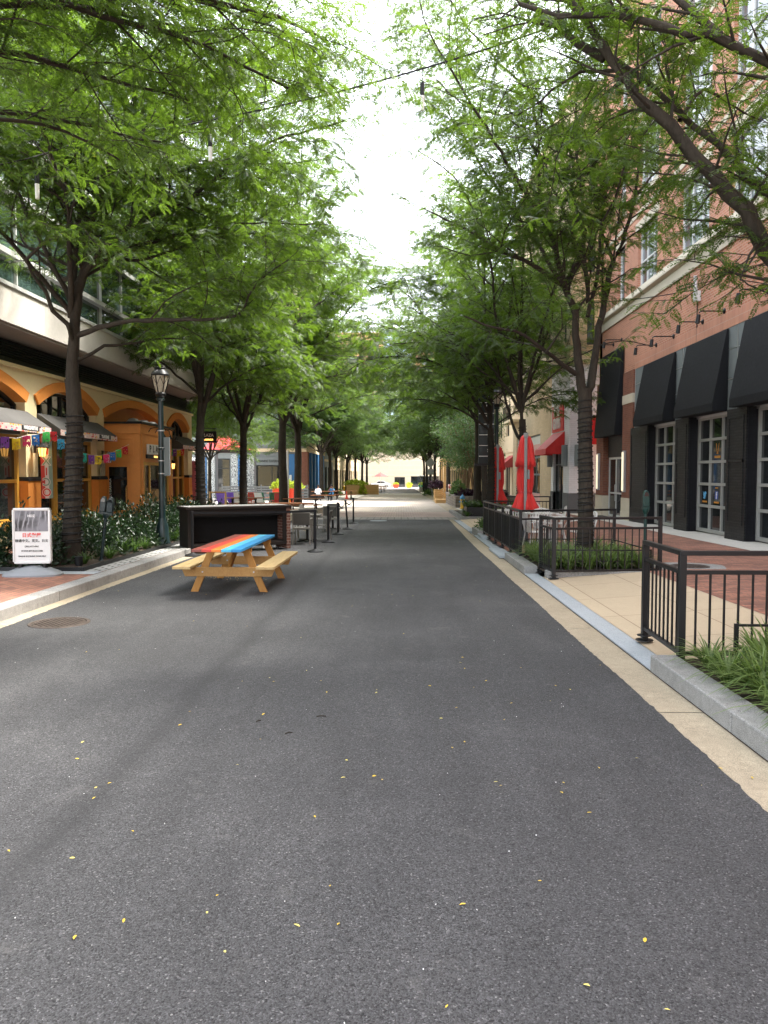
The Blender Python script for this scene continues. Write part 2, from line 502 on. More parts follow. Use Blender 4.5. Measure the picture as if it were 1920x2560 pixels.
def valance_mat():
    """gaudy printed border: repeating round blots of warm colours on pale pink"""
    t = NT('printed valance')
    mp = t.n('ShaderNodeMapping', {'Vector': t.wall_uv(), 'Scale': (9, 16, 1)}).outputs[0]
    v = t.n('ShaderNodeTexVoronoi', {'Vector': mp, 'Scale': 1.0, 'Randomness': 0.55}, feature='F1')
    cell = t.n('ShaderNodeSeparateColor', {0: v.outputs['Color']}).outputs[0]
    k = t.ramp(cell, [(0.0, (0.65, 0.08, 0.05)), (0.2, (0.75, 0.4, 0.05)), (0.4, (0.7, 0.6, 0.5)), (0.6, (0.1, 0.05, 0.05)), (0.75, (0.62, 0.1, 0.2)), (0.9, (0.1, 0.3, 0.45))])
    k.node.color_ramp.interpolation = 'CONSTANT'
    d = t.math('LESS_THAN', v.outputs['Distance'], 0.42)
    t.set(color=t.mix(d, (0.66, 0.5, 0.46), k), rough=0.8)
    return t.m


M['valance'] = valance_mat()


def leaf_mat(name, dark, light, trans, tk=0.45, rough=0.45, spec=0.35, pink=False):
    t = NT(name)
    a = t.n('ShaderNodeAttribute', attribute_name='tone').outputs['Fac']
    g = t.noise(0.55, 3, 0.6)
    f = t.math('ADD', t.math('MULTIPLY', a, 0.62), t.math('MULTIPLY', g, 0.4))
    if pink:
        col = t.ramp(f, [(0.25, dark), (0.72, light), (0.93, light), (0.95, (0.55, 0.2, 0.25))])
    else:
        col = t.ramp(f, [(0.25, dark), (0.78, light), (0.98, sc(light, 1.35))])
    t.set(color=col, rough=rough, spec=spec)
    tr = t.n('ShaderNodeBsdfTranslucent', {'Color': t.mix(1.0, t.ramp(f, [(0.2, sc(trans, 0.7)), (0.9, sc(trans, 1.25))]), (1, 1, 1), 'MULTIPLY')})
    mx = t.n('ShaderNodeMixShader', {0: tk})
    t.link(t.b.outputs[0], mx.inputs[1]); t.link(tr.outputs[0], mx.inputs[2])
    t.link(mx.outputs[0], t.t.nodes['Material Output'].inputs[0])
    return t.m


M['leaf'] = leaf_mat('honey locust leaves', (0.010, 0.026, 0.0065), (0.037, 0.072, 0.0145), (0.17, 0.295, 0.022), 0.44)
M['leaf_far_hazed'] = leaf_mat('locust leaves tinted for distance haze', (0.018, 0.038, 0.017), (0.062, 0.105, 0.04), (0.17, 0.29, 0.045), 0.44)  # paler, greyer than the near leaves: distance haze put into the colour
M['leaf_shrub'] = leaf_mat('glossy laurel leaves', (0.007, 0.018, 0.008), (0.02, 0.044, 0.017), (0.04, 0.1, 0.02), 0.15, 0.36, 0.4)
M['leaf_grass'] = leaf_mat('striped lilyturf leaves', (0.03, 0.07, 0.014), (0.2, 0.27, 0.085), (0.22, 0.36, 0.06), 0.3, 0.45)
M['leaf_grass_d'] = leaf_mat('green lilyturf leaves', (0.016, 0.04, 0.009), (0.075, 0.13, 0.03), (0.12, 0.24, 0.035), 0.3, 0.45)
M['leaf_myrtle'] = leaf_mat('crape myrtle leaves', (0.018, 0.042, 0.016), (0.065, 0.125, 0.04), (0.12, 0.24, 0.05), 0.35, 0.4, 0.4, pink=True)
M['leaf_purple'] = leaf_mat('dark purple leaves', (0.012, 0.006, 0.012), (0.05, 0.018, 0.035), (0.07, 0.02, 0.04), 0.2, 0.4)
M['leaf_lime'] = leaf_mat('lime green leaves', (0.16, 0.24, 0.015), (0.42, 0.5, 0.04), (0.45, 0.55, 0.04), 0.35, 0.45)
M['leaf_bush'] = leaf_mat('mid green leaves', (0.03, 0.07, 0.018), (0.1, 0.18, 0.045), (0.15, 0.28, 0.05), 0.3, 0.45)
# ------------------------------------------------------------------ the setting: ground, road, kerbs, pavements
def sheet(name, m, x0, x1, y0, y1, h=0.0, h1=None, cuts=1):
    """a sheet lying on the sloping ground, h above it (h at x0, h1 at x1)"""
    h1 = h if h1 is None else h1
    b = MB()
    ys = [y0 + (y1 - y0) * i / cuts for i in range(cuts + 1)]
    for a, c in zip(ys, ys[1:]):
        b.quad((x0, a, gz(a) + h), (x1, a, gz(a) + h1), (x1, c, gz(c) + h1), (x0, c, gz(c) + h))
    return tag(b.build(name, m, fix=False), kind='structure')


def slab_mb(b, x0, x1, y0, y1, h0, h1, mi=0):
    v = []
    for h in (h0, h1):
        v += [(x0, y0, gz(y0) + h), (x1, y0, gz(y0) + h), (x1, y1, gz(y1) + h), (x0, y1, gz(y1) + h)]
    b.add(v, [(0, 3, 2, 1), (4, 5, 6, 7), (0, 1, 5, 4), (1, 2, 6, 5), (2, 3, 7, 6), (3, 0, 4, 7)], mi)


def kerb(name, m, x0, x1, y0, y1, h=0.146, bev=0.012):
    b = MB()
    # long kerb stones with fine joints
    y = y0
    while y < y1 - 0.05:
        e = min(y + 1.83, y1)
        slab_mb(b, x0, x1, y, e - 0.006, -0.15, h)
        y = e
    return tag(b.build(name, m, bevel=bev), kind='structure')


g = MB()
xs = [-700, 700]
ys = [-40, 190, 2500]
for a, c in zip(ys, ys[1:]):
    g.quad((-700, a, gz(a) - 0.07), (700, a, gz(a) - 0.07), (700, c, gz(c) - 0.07), (-700, c, gz(c) - 0.07))
tag(g.build('ground', M['walk'], fix=False), kind='structure')

# asphalt with its ragged laid edge
b = MB()
n = 700
prev = None
for i in range(n + 1):
    y = -4 + 37 * i / n
    e = 1.88 + max(0, (y - 20)) * 0.013 + 0.006 * math.sin(y * 1.3) + rnd.uniform(-0.007, 0.007) + (0.014 if rnd.random() < 0.05 else 0)
    l = -4.6 + rnd.uniform(-0.012, 0.012) + 0.015 * math.sin(y * 0.9)
    cur = ((l, y, gz(y) + 0.004), (e, y, gz(y) + 0.004))
    if prev: b.quad(prev[0], prev[1], cur[1], cur[0])
    prev = cur
tag(b.build('road', M['asphalt'], fix=False), kind='structure')
for nm, x0, x1 in (('gutter', 1.7, 2.22), ('gutter', -4.8, -4.4)):
    b = MB()
    y = -4.0
    while y < 33:
        e = min(y + 3.2, 33)
        b.quad((x0, y, gz(y)), (x1, y, gz(y)), (x1, e - 0.012, gz(e)), (x0, e - 0.012, gz(e)))
        y = e
    tag(b.build(nm, M['gutter'], fix=False), kind='structure')
sheet('gutter_joint', M['soil'], 2.208, 2.222, -4, 33, 0.0025)
kerb('kerb', M['granite'], -5.07, -4.8, -4, 33.2)
kerb('kerb', M['granite'], 2.22, 2.45, -4, 6.84)
kerb('kerb', M['granite'], 2.22, 2.47, 13.9, 16.5)
kerb('kerb', M['granite'], 2.35, 2.75, 23.6, 25.5)
for y0, y1 in ((6.86, 13.88), (16.5, 23.6), (25.5, 32.4)):
    kerb('flush_kerb', M['flush'], 2.23, 2.47, y0, y1, 0.012, 0.004)
# the two loose granite steps by the patio fence
b = MB()
for (x0, x1, y0, y1, h) in ((2.12, 2.45, 16.6, 18.6, 0.06), (2.3, 2.5, 22.0, 23.2, 0.09)):
    slab_mb(b, x0, x1, y0, y1, 0.012, h)
tag(b.build('granite_step', M['flush'], bevel=0.008), kind='structure')
# right hand side
sheet('ramp_pavement', M['ramp'], 2.47, 4.2, 6.84, 13.4, 0.014, 0.143)
sheet('planter_soil', M['soil'], 2.45, 4.2, -4, 6.84, 0.11)
sheet('planter_soil', M['soil'], 2.47, 4.5, 13.4, 16.2, 0.115)
sheet('brick_pavement', M['brickpave'], 4.2, 7.7, -4, 36.5, 0.146, cuts=2)
sheet('brick_pavement', M['brickpave2'], 2.47, 4.2, 16.2, 23.6, 0.06, 0.142)
sheet('concrete_pavement', M['ramp'], 2.47, 4.2, 23.6, 32.5, 0.02, 0.142)
sheet('concrete_strip', M['walk'], 7.7, 9.4, -4, 36.5, 0.15)
b = MB()
slab_mb(b, 2.5, 4.6, 13.15, 13.4, -0.1, 0.14)
slab_mb(b, 4.5, 4.65, 13.4, 16.2, -0.1, 0.15)
slab_mb(b, 4.2, 4.3, -4, 6.84, -0.1, 0.15)
tag(b.build('planter_edging', M['granite'], bevel=0.008), kind='structure')
# corner island
kerb('island_kerb', M['granite'], 2.5, 2.72, 32.5, 40.5)
kerb('island_kerb', M['granite'], 2.72, 6.2, 32.5, 32.72)
sheet('island_soil', M['soil'], 2.72, 6.2, 32.72, 40.5, 0.11)
# left hand side
sheet('brick_pavement', M['brickpave2'], -9.3, -5.07, -4, 33.2, 0.144, cuts=2)
sheet('sett_strip', M['cobble'], -5.42, -5.07, 12.9, 26, 0.15)
sheet('bed_soil', M['soil'], -7.9, -5.42, 12.9, 27, 0.165)
b = MB()
for (x0, x1, y0, y1) in ((-5.45, -5.40, 12.9, 27), (-7.95, -7.9, 12.9, 27), (-7.9, -5.45, 12.88, 12.94)):
    slab_mb(b, x0, x1, y0, y1, 0.0, 0.215)
tag(b.build('bed_edging', M['black'], bevel=0.004), kind='structure')
sheet('granite_strip', M['flush'], -8.0, -5.07, 12.5, 12.88, 0.15)
# beyond the asphalt
sheet('header_pavement', M['pave_header'], -5.0, 2.5, 33.0, 35.2, 0.0)
sheet('brick_crossing', M['pave_pink'], -5.0, 3.0, 35.2, 41.0, 0.0)
sheet('paver_street', M['pave_tan'], -5.0, 3.2, 41.0, 92.0, 0.0)
sheet('pale_band_pavement', M['walk'], -5.0, 3.3, 92.0, 97.0, 0.0)
sheet('far_road', M['asphalt_far'], -4.0, 2.6, 97.0, 158.0, 0.0)
sheet('plaza_pavement', M['walk'], -40, -5.0, 33.2, 70.0, 0.02)
sheet('street_end_pavement', M['walk'], -30, 30, 158.0, 186.0, 0.0)
sheet('far_pavement', M['walk'], 3.2, 9.0, 40.5, 158.0, 0.05)
sheet('far_pavement', M['walk'], -9.0, -4.0, 70.0, 158.0, 0.05)
sheet('gutter_band', M['gutter'], 2.5, 3.4, 40.5, 92.0, 0.02)


def manhole(x, y, r, h, label, ring=None):
    t = thing('manhole_cover', label, 'manhole cover', (x, y, gz(y) + h))
    b = MB()
    b.lathe([(r * 0.86, 0.0), (r * 0.86, 0.008), (0.001, 0.009)], n=40)
    k = 0
    for i in range(-8, 9):
        for j in range(-8, 9):
            px, py = i * r * 0.1, j * r * 0.1
            if math.hypot(px, py) < r * 0.8 and (i + j) % 2 == 0:
                b.box(px - r * .036, px + r * .036, py - r * .036, py + r * .036, 0.009, 0.014)
    b.build('lid', M['iron'], t)
    b = MB()
    b.lathe([(r * 1.02, 0.0), (r * 1.0, 0.012), (r * 0.9, 0.012), (r * 0.88, 0.0)], n=40)
    b.build('ring', M['iron'], t, smooth=True)
    if ring:
        b = MB()
        pts = [(math.cos(a) * ring * (1 + 0.06 * math.sin(5 * a)), math.sin(a) * ring * (1 + 0.05 * math.cos(3 * a))) for a in [2 * math.pi * i / 40 for i in range(40)]]
        b.prism(pts, 'z', -0.02, 0.003)
        b.build('collar', M['granite'], t)
    return t


manhole(-4.05, 8.95, 0.34, 0.004, 'rusty round manhole cover in the asphalt near the granite kerb')
manhole(5.2, 13.9, 0.33, 0.147, 'round manhole cover in the red brick pavement with a pale collar', 0.62)
b = MB()
b.lathe([(0.36, 0), (0.36, 0.006), (0.001, 0.007)], (0, 0, 0), 28)
t = thing('manhole_cover', 'pale round utility cover at the far edge of the asphalt by the pavers', 'manhole cover', (-0.95, 31.9, gz(31.9) + 0.004))
b.build('lid', M['flush'], t)

# fallen leaflets and twigs
lv = bpy.data.meshes.new('leaflet')
pts = [(0, 0, 0.002), (0.0075, 0.010, 0.004), (0.008, 0.024, 0.006), (0, 0.04, 0.003), (-0.008, 0.024, 0.007), (-0.0075, 0.010, 0.004)]
lv.from_pydata(pts, [], [(0, 1, 2, 3), (0, 3, 4, 5)])
M['fallen'] = plain('yellowed leaflet', (0.6, 0.42, 0.04), 0.6, var=0.3, scale=20)
M['fallen2'] = plain('pale yellow leaflet', (0.6, 0.52, 0.14), 0.6, var=0.3, scale=20)
lv2 = lv.copy()
lv.materials.append(M['fallen']); lv2.materials.append(M['fallen2'])
spots = []
for px, py in ((734, 2314), (849, 2311), (540, 2244), (518, 2288), (311, 2300), (190, 2342), (564, 2386), (826, 2216), (1165, 2263), (1458, 2465), (1612, 2361), (1120, 2516), (1660, 2527), (1344, 2206), (335, 2082), (188, 2148), (20, 2128), (785, 2042), (864, 1946), (930, 1944), (955, 1953), (1245, 1957), (1256, 1966), (1405, 1958), (1756, 1966), (1400, 1982), (1496, 1920), (1597, 1898), (1480, 2034), (230, 2001), (236, 1974), (268, 1962), (198, 1900), (202, 1860), (445, 1816), (478, 1780), (545, 1702), (655, 1790), (648, 1850), (598, 1915), (816, 1734), (803, 1704), (938, 1735), (1000, 1788), (1078, 1717), (1098, 1798), (1144, 1771), (1161, 1674), (1155, 1659), (1212, 1704), (1260, 1800), (1376, 1754), (1128, 1870), (1163, 1858), (863, 1902), (1878, 1944), (1795, 1922)):
    p = P(px, py, 1.0) - Vector(cam.location)
    # meet the sloping road
    d = p
    s_ = 1.7 / (-(d.z) - SLOPE * d.y)
    spots.append((d.x * s_, d.y * s_))
for _ in range(75):
    y = 5.5 + 24 * rnd.random() ** 1.3
    spots.append((rnd.uniform(-4.4, 1.9), y))
for i, (x, y) in enumerate(spots):
    o = bpy.data.objects.new('fallen_leaflet', lv if i % 3 else lv2)
    COL.objects.link(o)
    o.location = (x, y, gz(y) + 0.006)
    o.rotation_euler = (rnd.uniform(-.25, .25), rnd.uniform(-.25, .25), rnd.uniform(0, 6.28))
    s_ = rnd.uniform(0.42, 0.82)
    o.scale = (s_, s_, s_)
    tag(o, 'tiny yellow locust leaflet lying on the dark asphalt', 'leaf', 'fallen leaflets on the asphalt')
b = MB()
for _ in range(150):
    y = 2.2 + 12 * rnd.random() ** 1.6
    x = rnd.uniform(-4.5, 1.85)
    s_ = rnd.uniform(0.001, 0.0032)
    Mx = Matrix.Translation((x, y, gz(y) + 0.006)) @ Euler((rnd.random() * 3, rnd.random() * 3, rnd.random() * 3)).to_matrix().to_4x4()
    b.box(-s_, s_, -s_ * .7, s_ * .7, -s_ * .5, s_ * .5, 0, Mx)
tag(b.build('pale_grit', M['offwhite'], fix=False), 'scattered pale grit and specks on the asphalt', 'grit', kind='stuff')
for x, y, l, a in ((-0.57, 5.42, .07, .1), (-0.75, 5.05, .05, .5), (-1.0, 5.3, .04, 1.0)):
    b = MB()
    b.tube([(-l / 2, 0, .004), (0, .004, .007), (l / 2, -.002, .004)], .004, 5)
    o = b.build('twig', M['bark'], loc=(x, y, gz(y) + 0.005))
    o.rotation_euler.z = a
    tag(o, {.07: 'longest bare twig lying in the middle of the asphalt', .05: 'short bare twig lying just nearer than the longest twig', .04: 'tiniest bare twig lying beside the other twigs on asphalt'}[l], 'twig', None)
# ------------------------------------------------------------------ buildings
FACE_E = (R(90), 0, R(90))      # lettering on a wall that looks toward +X
FACE_W = (R(90), 0, R(-90))     # toward -X
FACE_S = (R(90), 0, 0)          # toward the viewer


def holes_wall(b, ax, a0, a1, u0, u1, z0, z1, holes, mi=0):
    """a wall of thickness a0..a1 along axis ax, with rectangular openings (u0,u1,z0,z1)"""
    zs = sorted({z0, z1, *[h[2] for h in holes], *[h[3] for h in holes]})
    us = sorted({u0, u1, *[h[0] for h in holes], *[h[1] for h in holes]})
    zs = [z for z in zs if z0 <= z <= z1]; us = [u for u in us if u0 <= u <= u1]
    for za, zb in zip(zs, zs[1:]):
        run = None
        for ua, ub in list(zip(us, us[1:])) + [(None, None)]:
            solid = ua is not None and not any(h[0] <= ua and ub <= h[1] and h[2] <= za and zb <= h[3] for h in holes)
            if solid:
                run = (run[0], ub) if run else (ua, ub)
            elif run:
                if ax == 'x': b.box(a0, a1, run[0], run[1], za, zb, mi)
                else: b.box(run[0], run[1], a0, a1, za, zb, mi)
                run = None


def frame_mb(b, ax, a0, a1, u0, u1, z0, z1, w, vs=(), hs=(), mi=0):
    """window frame with bars at u positions vs and heights hs"""
    def bx(ua, ub, za, zb, d=0.0):
        if ax == 'x': b.box(a0 + d, a1 - d, ua, ub, za, zb, mi)
        else: b.box(ua, ub, a0 + d, a1 - d, za, zb, mi)
    bx(u0, u0 + w, z0, z1); bx(u1 - w, u1, z0, z1)
    bx(u0 + w, u1 - w, z0, z0 + w); bx(u0 + w, u1 - w, z1 - w, z1)
    for v in vs: bx(v - w * .35, v + w * .35, z0 + w, z1 - w, 0.004)
    for h in hs: bx(u0 + w, u1 - w, h - w * .4, h + w * .4, 0.002)


def window(parent, ax, a0, a1, u0, u1, z0, z1, w, fm, gm, vs=(), hs=(), name='window', inset=None):
    b = MB(parent)
    frame_mb(b, ax, a0, a1, u0, u1, z0, z1, w, vs, hs)
    f = b.build(name, fm, parent, bevel=0.004)
    b = MB(parent)
    m_ = (a0 + a1) / 2 if inset is None else inset
    if ax == 'x': b.box(m_ - .006, m_ + .006, u0 + w * .5, u1 - w * .5, z0 + w * .5, z1 - w * .5)
    else: b.box(u0 + w * .5, u1 - w * .5, m_ - .006, m_ + .006, z0 + w * .5, z1 - w * .5)
    b.build('pane', gm, f)
    return f


def arch(ya, yb, zs, zc, n=16, grow=0.0):
    c, h = (ya + yb) / 2, (yb - ya) / 2
    # shallow circular segment
    rise = zc - zs
    rad = (h * h + rise * rise) / (2 * rise)
    cz = zc - rad
    a = math.asin(min(1, h / rad))
    return [(c + (rad + grow) * math.sin(-a + 2 * a * i / n), cz + (rad + grow) * math.cos(-a + 2 * a * i / n)) for i in range(n + 1)]


# ---- the restaurant under the concrete slab, on the west side
rest = thing('restaurant_building', 'cream and orange restaurant with arched openings under a concrete slab and glass storeys', 'building', (-9, 22, gz(22)))
BAYS = [(13.6, 18.3, True), (18.9, 22.6, True), (23.2, 28.9, False), (29.6, 32.3, True)]
ZS, ZC, WT = 3.38, 3.86, 4.22
b = MB(rest)
edges = [12.0] + [v for q in BAYS for v in q[:2]] + [33.0]
for i in range(0, len(edges), 2):
    b.box(-9.4, -9.0, edges[i], edges[i + 1], -0.6, WT)
for ya, yb, _ in BAYS:
    q = arch(ya, yb, ZS, ZC)
    for (y1, z1), (y2, z2) in zip(q, q[1:]):
        b.quad((-9, y1, z1), (-9, y2, z2), (-9, y2, WT), (-9, y1, WT))
        b.quad((-9, y2, z2), (-9, y1, z1), (-9.4, y1, z1), (-9.4, y2, z2))
b.box(-25, -9.4, 32.6, 33.0, -0.8, WT)
b.build('wall', M['stucco_y'], rest)
for ya, yb, _ in BAYS:
    lo, hi = arch(ya + .02, yb - .02, ZS, ZC), arch(ya - .03, yb + .03, ZS, ZC, grow=0.25)
    b = MB(rest)
    for i in range(len(lo) - 1):
        p = [lo[i], lo[i + 1], hi[i + 1], hi[i]]
        b.prism(p, 'x', -9.3, -8.94)
    b.build('arch_trim', M['orange_s'], rest)
piers = [(18.3, 18.9), (22.6, 23.2), (28.9, 29.6), (32.3, 33.0)]
for y0, y1 in piers:
    b = MB(rest)
    b.box(-9.4, -8.95, y0 - .02, y1 + .02, -0.6, 1.5)
    w_ = b.build('wainscot', M['orange_s'], rest)
    b = MB(rest)
    b.box(-9.4, -8.92, y0 - .05, y1 + .05, 1.5, 1.56)
    b.box(-9.4, -8.935, y0 - .035, y1 + .035, 1.56, 1.6)
    b.build('moulding', M['darkframe'], rest, bevel=0.01)
b = MB(rest)
for ya, yb, win in BAYS:
    if not win: continue
    b = MB(rest); b.box(-9.42, -8.98, ya + .02, yb - .02, -0.6, 0.5); b.build('stone_base', M['stonebase'], rest)


def awning(parent, xw, xf, y0, y1, zw, zf, val, cm, vm, name='awning', side=True):
    """sloping canvas from the wall (xw,zw) to the front edge (xf,zf), with a hanging border"""
    b = MB(parent)
    s_ = 0.02
    for (A, B, C, D) in (((xw, y0, zw), (xw, y1, zw), (xf, y1, zf), (xf, y0, zf)),):
        b.quad(A, B, C, D)
        lo = [Vector(q) - Vector((0, 0, s_)) for q in (A, B, C, D)]
        b.quad(*lo[::-1])
        for i in range(4):
            j = (i + 1) % 4
            b.quad([A, B, C, D][i], lo[i], lo[j], [A, B, C, D][j])
    if side:
        for y in (y0, y1):
            b.prism([(xw, zw - .02), (xf, zf - .02), (xf, zf - val), (xw, zf - val)], 'y', y - .008, y + .008)
    a = b.build(name, cm, parent)
    b = MB(parent)
    k = (1 if xf > xw else -1)
    n = max(4, int((y1 - y0) / 0.12))
    for i in range(n):
        ya, yb = y0 + (y1 - y0) * i / n, y0 + (y1 - y0) * (i + 1) / n
        b.prism([(ya, zf - .01), (yb, zf - .01), (yb, zf - val), ((ya + yb) / 2, zf - val - .012), (ya, zf - val)], 'x', xf, xf + .01 * k)
    v = b.build('valance', vm, a)
    return a, v


for i, (ya, yb, win) in enumerate(BAYS):
    if not win: continue
    # fanlight under the arch
    q = arch(ya + .05, yb - .05, ZS - .04, ZC - .04)
    b = MB(rest)
    n = 6 if i != 3 else 5
    for k in range(n + 1):
        y = ya + .06 + (yb - ya - .12) * k / n
        zt = np.interp(y, [p[0] for p in q], [p[1] for p in q])
        b.box(-9.3, -9.2, y - .04, y + .04, 2.98, zt)
    for (y1, z1), (y2, z2) in zip(q, q[1:]):
        b.prism([(y1, z1), (y2, z2), (y2, z2 - .07), (y1, z1 - .07)], 'x', -9.31, -9.19)
    b.box(-9.32, -9.16, ya + .02, yb - .02, 2.9, 2.99)
    f = b.build('fanlight', M['darkframe'], rest)
    b = MB(rest)
    b.prism([(ya + .02, 2.95)] + [p for p in q] + [(yb - .02, 2.95)], 'x', -9.26, -9.25)
    b.build('pane', M['glass'], f)
    b = MB(rest); b.box(-9.36, -9.12, ya + .02, yb - .02, 2.62, 2.9); b.build('fascia', M['greypanel'], rest)
    # ochre casement windows
    nn = {0: 4, 1: 3, 3: 3}[i]
    for k in range(nn):
        u0 = ya + .06 + (yb - ya - .12) * k / nn
        u1 = ya + .06 + (yb - ya - .12) * (k + 1) / nn
        window(rest, 'x', -9.28, -9.14, u0 + .015, u1 - .015, 0.52, 2.6, 0.1, M['yellowf'], M['glass'], hs=(1.5,))
    b = MB(rest); b.box(-9.3, -8.9, ya, yb, 0.46, 0.54); b.build('sill', M['yellowf'], rest, bevel=0.01)
    a, v = awning(rest, -8.99, -8.42, ya + (0 if i else -.3), yb + .08, 3.17, 2.78, 0.15, M['awn_grey'], M['valance'])
    word = {0: 'MARGARITAS', 1: 'TLAYUDAS', 3: 'MEZCAL'}[i]
    if i < 2:
        yy = {0: 17.35, 1: 21.75}[i]
        b = MB(rest); b.box(-8.409, -8.405, yy - .42, yy + .42, 2.655, 2.765); b.build('word_patch', M['ink'], v)
        text(word, 0.115, M['white'], v, (-8.402, yy, 2.712), FACE_E, 0.002, 0.006, w=True, sx=0.95)
# timber vestibule in the wide bay
VX, V0, V1, VZ = -8.0, 23.45, 26.7, 3.2
ves = rest
b = MB(rest)
b.box(-9.35, -9.25, 23.2, 28.9, -0.6, 3.9)                       # boarded wall at the back of the bay
b.build('boarded_wall', M['orange_br'], rest)
b = MB(rest)
holes_wall(b, 'y', V0, V0 + .12, -9.24, VX, -0.6, VZ - .3, [(-9.1, -8.3, -0.6, 2.0)])
holes_wall(b, 'x', VX - .12, VX, V0 + .12, V1, -0.6, VZ - .3, [(V0 + .35, V1 - .3, 0.35, 2.05)])
b.box(-9.24, VX + .03, V0 - .03, V1 + .03, VZ - .3, VZ)
b.box(-9.24, VX + .06, V0 - .06, V1 + .06, VZ - .06, VZ - .02)
for y in (V0 + .2, V1 - .14): b.box(VX, VX + .025, y - .06, y + .06, 0.3, VZ - .3)
for (x0, x1, z0, z1) in ((-9.15, -8.25, 2.25, 2.3), (-9.15, -8.25, 2.72, 2.77), (-9.2, -9.15, 2.25, 2.77), (-8.25, -8.2, 2.25, 2.77)):
    b.box(x0, x1, V0 - .02, V0, z0, z1)
b.box(VX, VX + .02, V0 + .25, V1 - .2, 0.28, 0.35)
b.build('vestibule', M['orange'], rest, bevel=0.006)
b = MB(rest); b.box(-9.25, VX + .1, V0 - .1, V1 + .1, VZ, VZ + .06)
rf = b.build('roof', M['black'], rest)
for x, y in ((-8.35, 23.9), (-8.3, 24.7), (-8.3, 25.5)):
    b = MB(rest); b.lathe([(.16, 0), (.2, .04), (.12, .12), (.02, .14)], (x, y, VZ + .06), 16); b.build('roof_lamp', M['steel'], rf, smooth=True)
b = MB(rest)
frame_mb(b, 'y', V0 + .02, V0 + .07, -9.1, -8.3, -0.2, 2.0, 0.12, hs=(0.5,))
b.box(-9.0, -8.4, V0 + .03, V0 + .06, -.1, 0.5)
dr = b.build('door', M['orange'], rest, bevel=0.005)
b = MB(rest); b.box(-9.0, -8.4, V0 + .035, V0 + .045, 0.5, 1.9); b.build('pane', M['glass'], dr)
b = MB(rest); b.tube([(-8.42, V0 - .01, 0.75), (-8.42, V0 - .07, 0.8), (-8.42, V0 - .07, 1.25), (-8.42, V0 - .01, 1.3)], 0.018, 8); b.build('handle', plain('brass', (.45, .25, .08), .3, .9), dr, smooth=True)
text('PLAZA OAXACA', 0.1, M['white'], dr, (-8.95, V0 + .03, 1.15), (R(90), R(-90), 0), 0.002, w=True)
f = window(rest, 'x', VX - .1, VX - .02, V0 + .36, V1 - .31, 0.36, 2.04, 0.1, M['yellowf'], M['glass'], vs=(V0 + 1.0,), name='window')
b = MB(rest)
for k in range(26): b.box(VX - .05, VX - .045, V0 + 1.06 + .02 * (k % 2), V0 + 1.1 + .02 * (k % 2), 0.5 + k * .057, 0.53 + k * .057)
b.build('window_border_pattern', M['offwhite'], f)
sg = thing('restaurant_sign', 'white block letter sign over a dark strip on the orange timber entrance', 'sign', (VX + .04, 24.75, 2.35))
b = MB(sg); b.box(VX + .01, VX + .07, 23.95, 25.6, 2.15, 2.27); b.build('strip', M['ink'], sg)
b = MB(sg)
for k in range(5): b.box(VX + .02, VX + .1, 24.0 + .31 * k, 24.27 + .31 * k, 2.28, 2.6)
b.build('letter_blocks', M['offwhite'], sg, bevel=.01)
for k, c in enumerate('PLAZA'):
    text(c, 0.3, M['ink'], sg, (VX + .103, 24.135 + .31 * k, 2.44), FACE_E, 0.003, 0.006, w=True)
text('OAXACA', 0.09, M['amber'], sg, (VX + .073, 24.75, 2.21), FACE_E, 0.002, w=True)
for k in range(3):
    y = 24.2 + .65 * k
    t = thing('gooseneck_lamp', ['first', 'middle', 'last'][k] + ' black hooped lamp over the white block letter sign, counted from the street lamp end' if k != 1 else 'middle black hooped lamp over the white block letter sign', 'lamp', (VX, y, 2.95), group='hooped lamps over the sign')
    b = MB(t)
    b.tube([(VX, y, 2.95), (VX + .1, y, 3.1), (VX + .3, y, 3.14), (VX + .48, y, 3.05), (VX + .52, y, 2.88)], .014, 8)
    b.build('arm', M['black'], t, smooth=True)
    b = MB(t); b.lathe([(.02, .08), (.03, .05), (.07, -.03), (.072, -.05)], (VX + .52, y, 2.83), 14); b.build('shade', M['black'], t, smooth=True)
# louvre band, slab and glass storeys
b = MB(rest)
b.box(-9.5, -9.2, 12, 33.0, WT, 4.8)
b.box(-9.2, -9.0, 12, 33.02, WT, 4.32)
for k in range(7): b.prism([(-9.2, 4.36 + .06 * k), (-9.08, 4.34 + .06 * k), (-9.08, 4.37 + .06 * k), (-9.2, 4.39 + .06 * k)], 'y', 12, 33.0)
b.build('louvre_band', M['louvre'], rest)
b = MB(rest); b.box(-9.0, -8.93, 12, 33.02, WT - .09, WT); b.build('wall_coping', M['stucco_y'], rest)
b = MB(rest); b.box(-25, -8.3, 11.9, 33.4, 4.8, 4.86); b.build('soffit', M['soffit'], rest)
b = MB(rest)
b.box(-8.6, -8.26, 11.9, 33.6, 4.86, 5.62); b.box(-25, -8.6, 33.3, 33.6, 4.86, 5.62)
for y in (17.9, 23.2, 28.4): b.box(-8.262, -8.256, y - .008, y + .008, 4.87, 5.6)
b.build('slab_edge', M['fairface'], rest, bevel=.01)
b = MB(rest); b.box(-8.7, -8.22, 11.9, 33.62, 5.62, 5.7); b.box(-8.66, -8.3, 11.9, 33.6, 5.7, 5.74); b.build('coping', M['alu'], rest)
TR = [6.4, 7.75, 9.1, 10.45, 11.8, 13.15, 14.5]
lo = 5.74
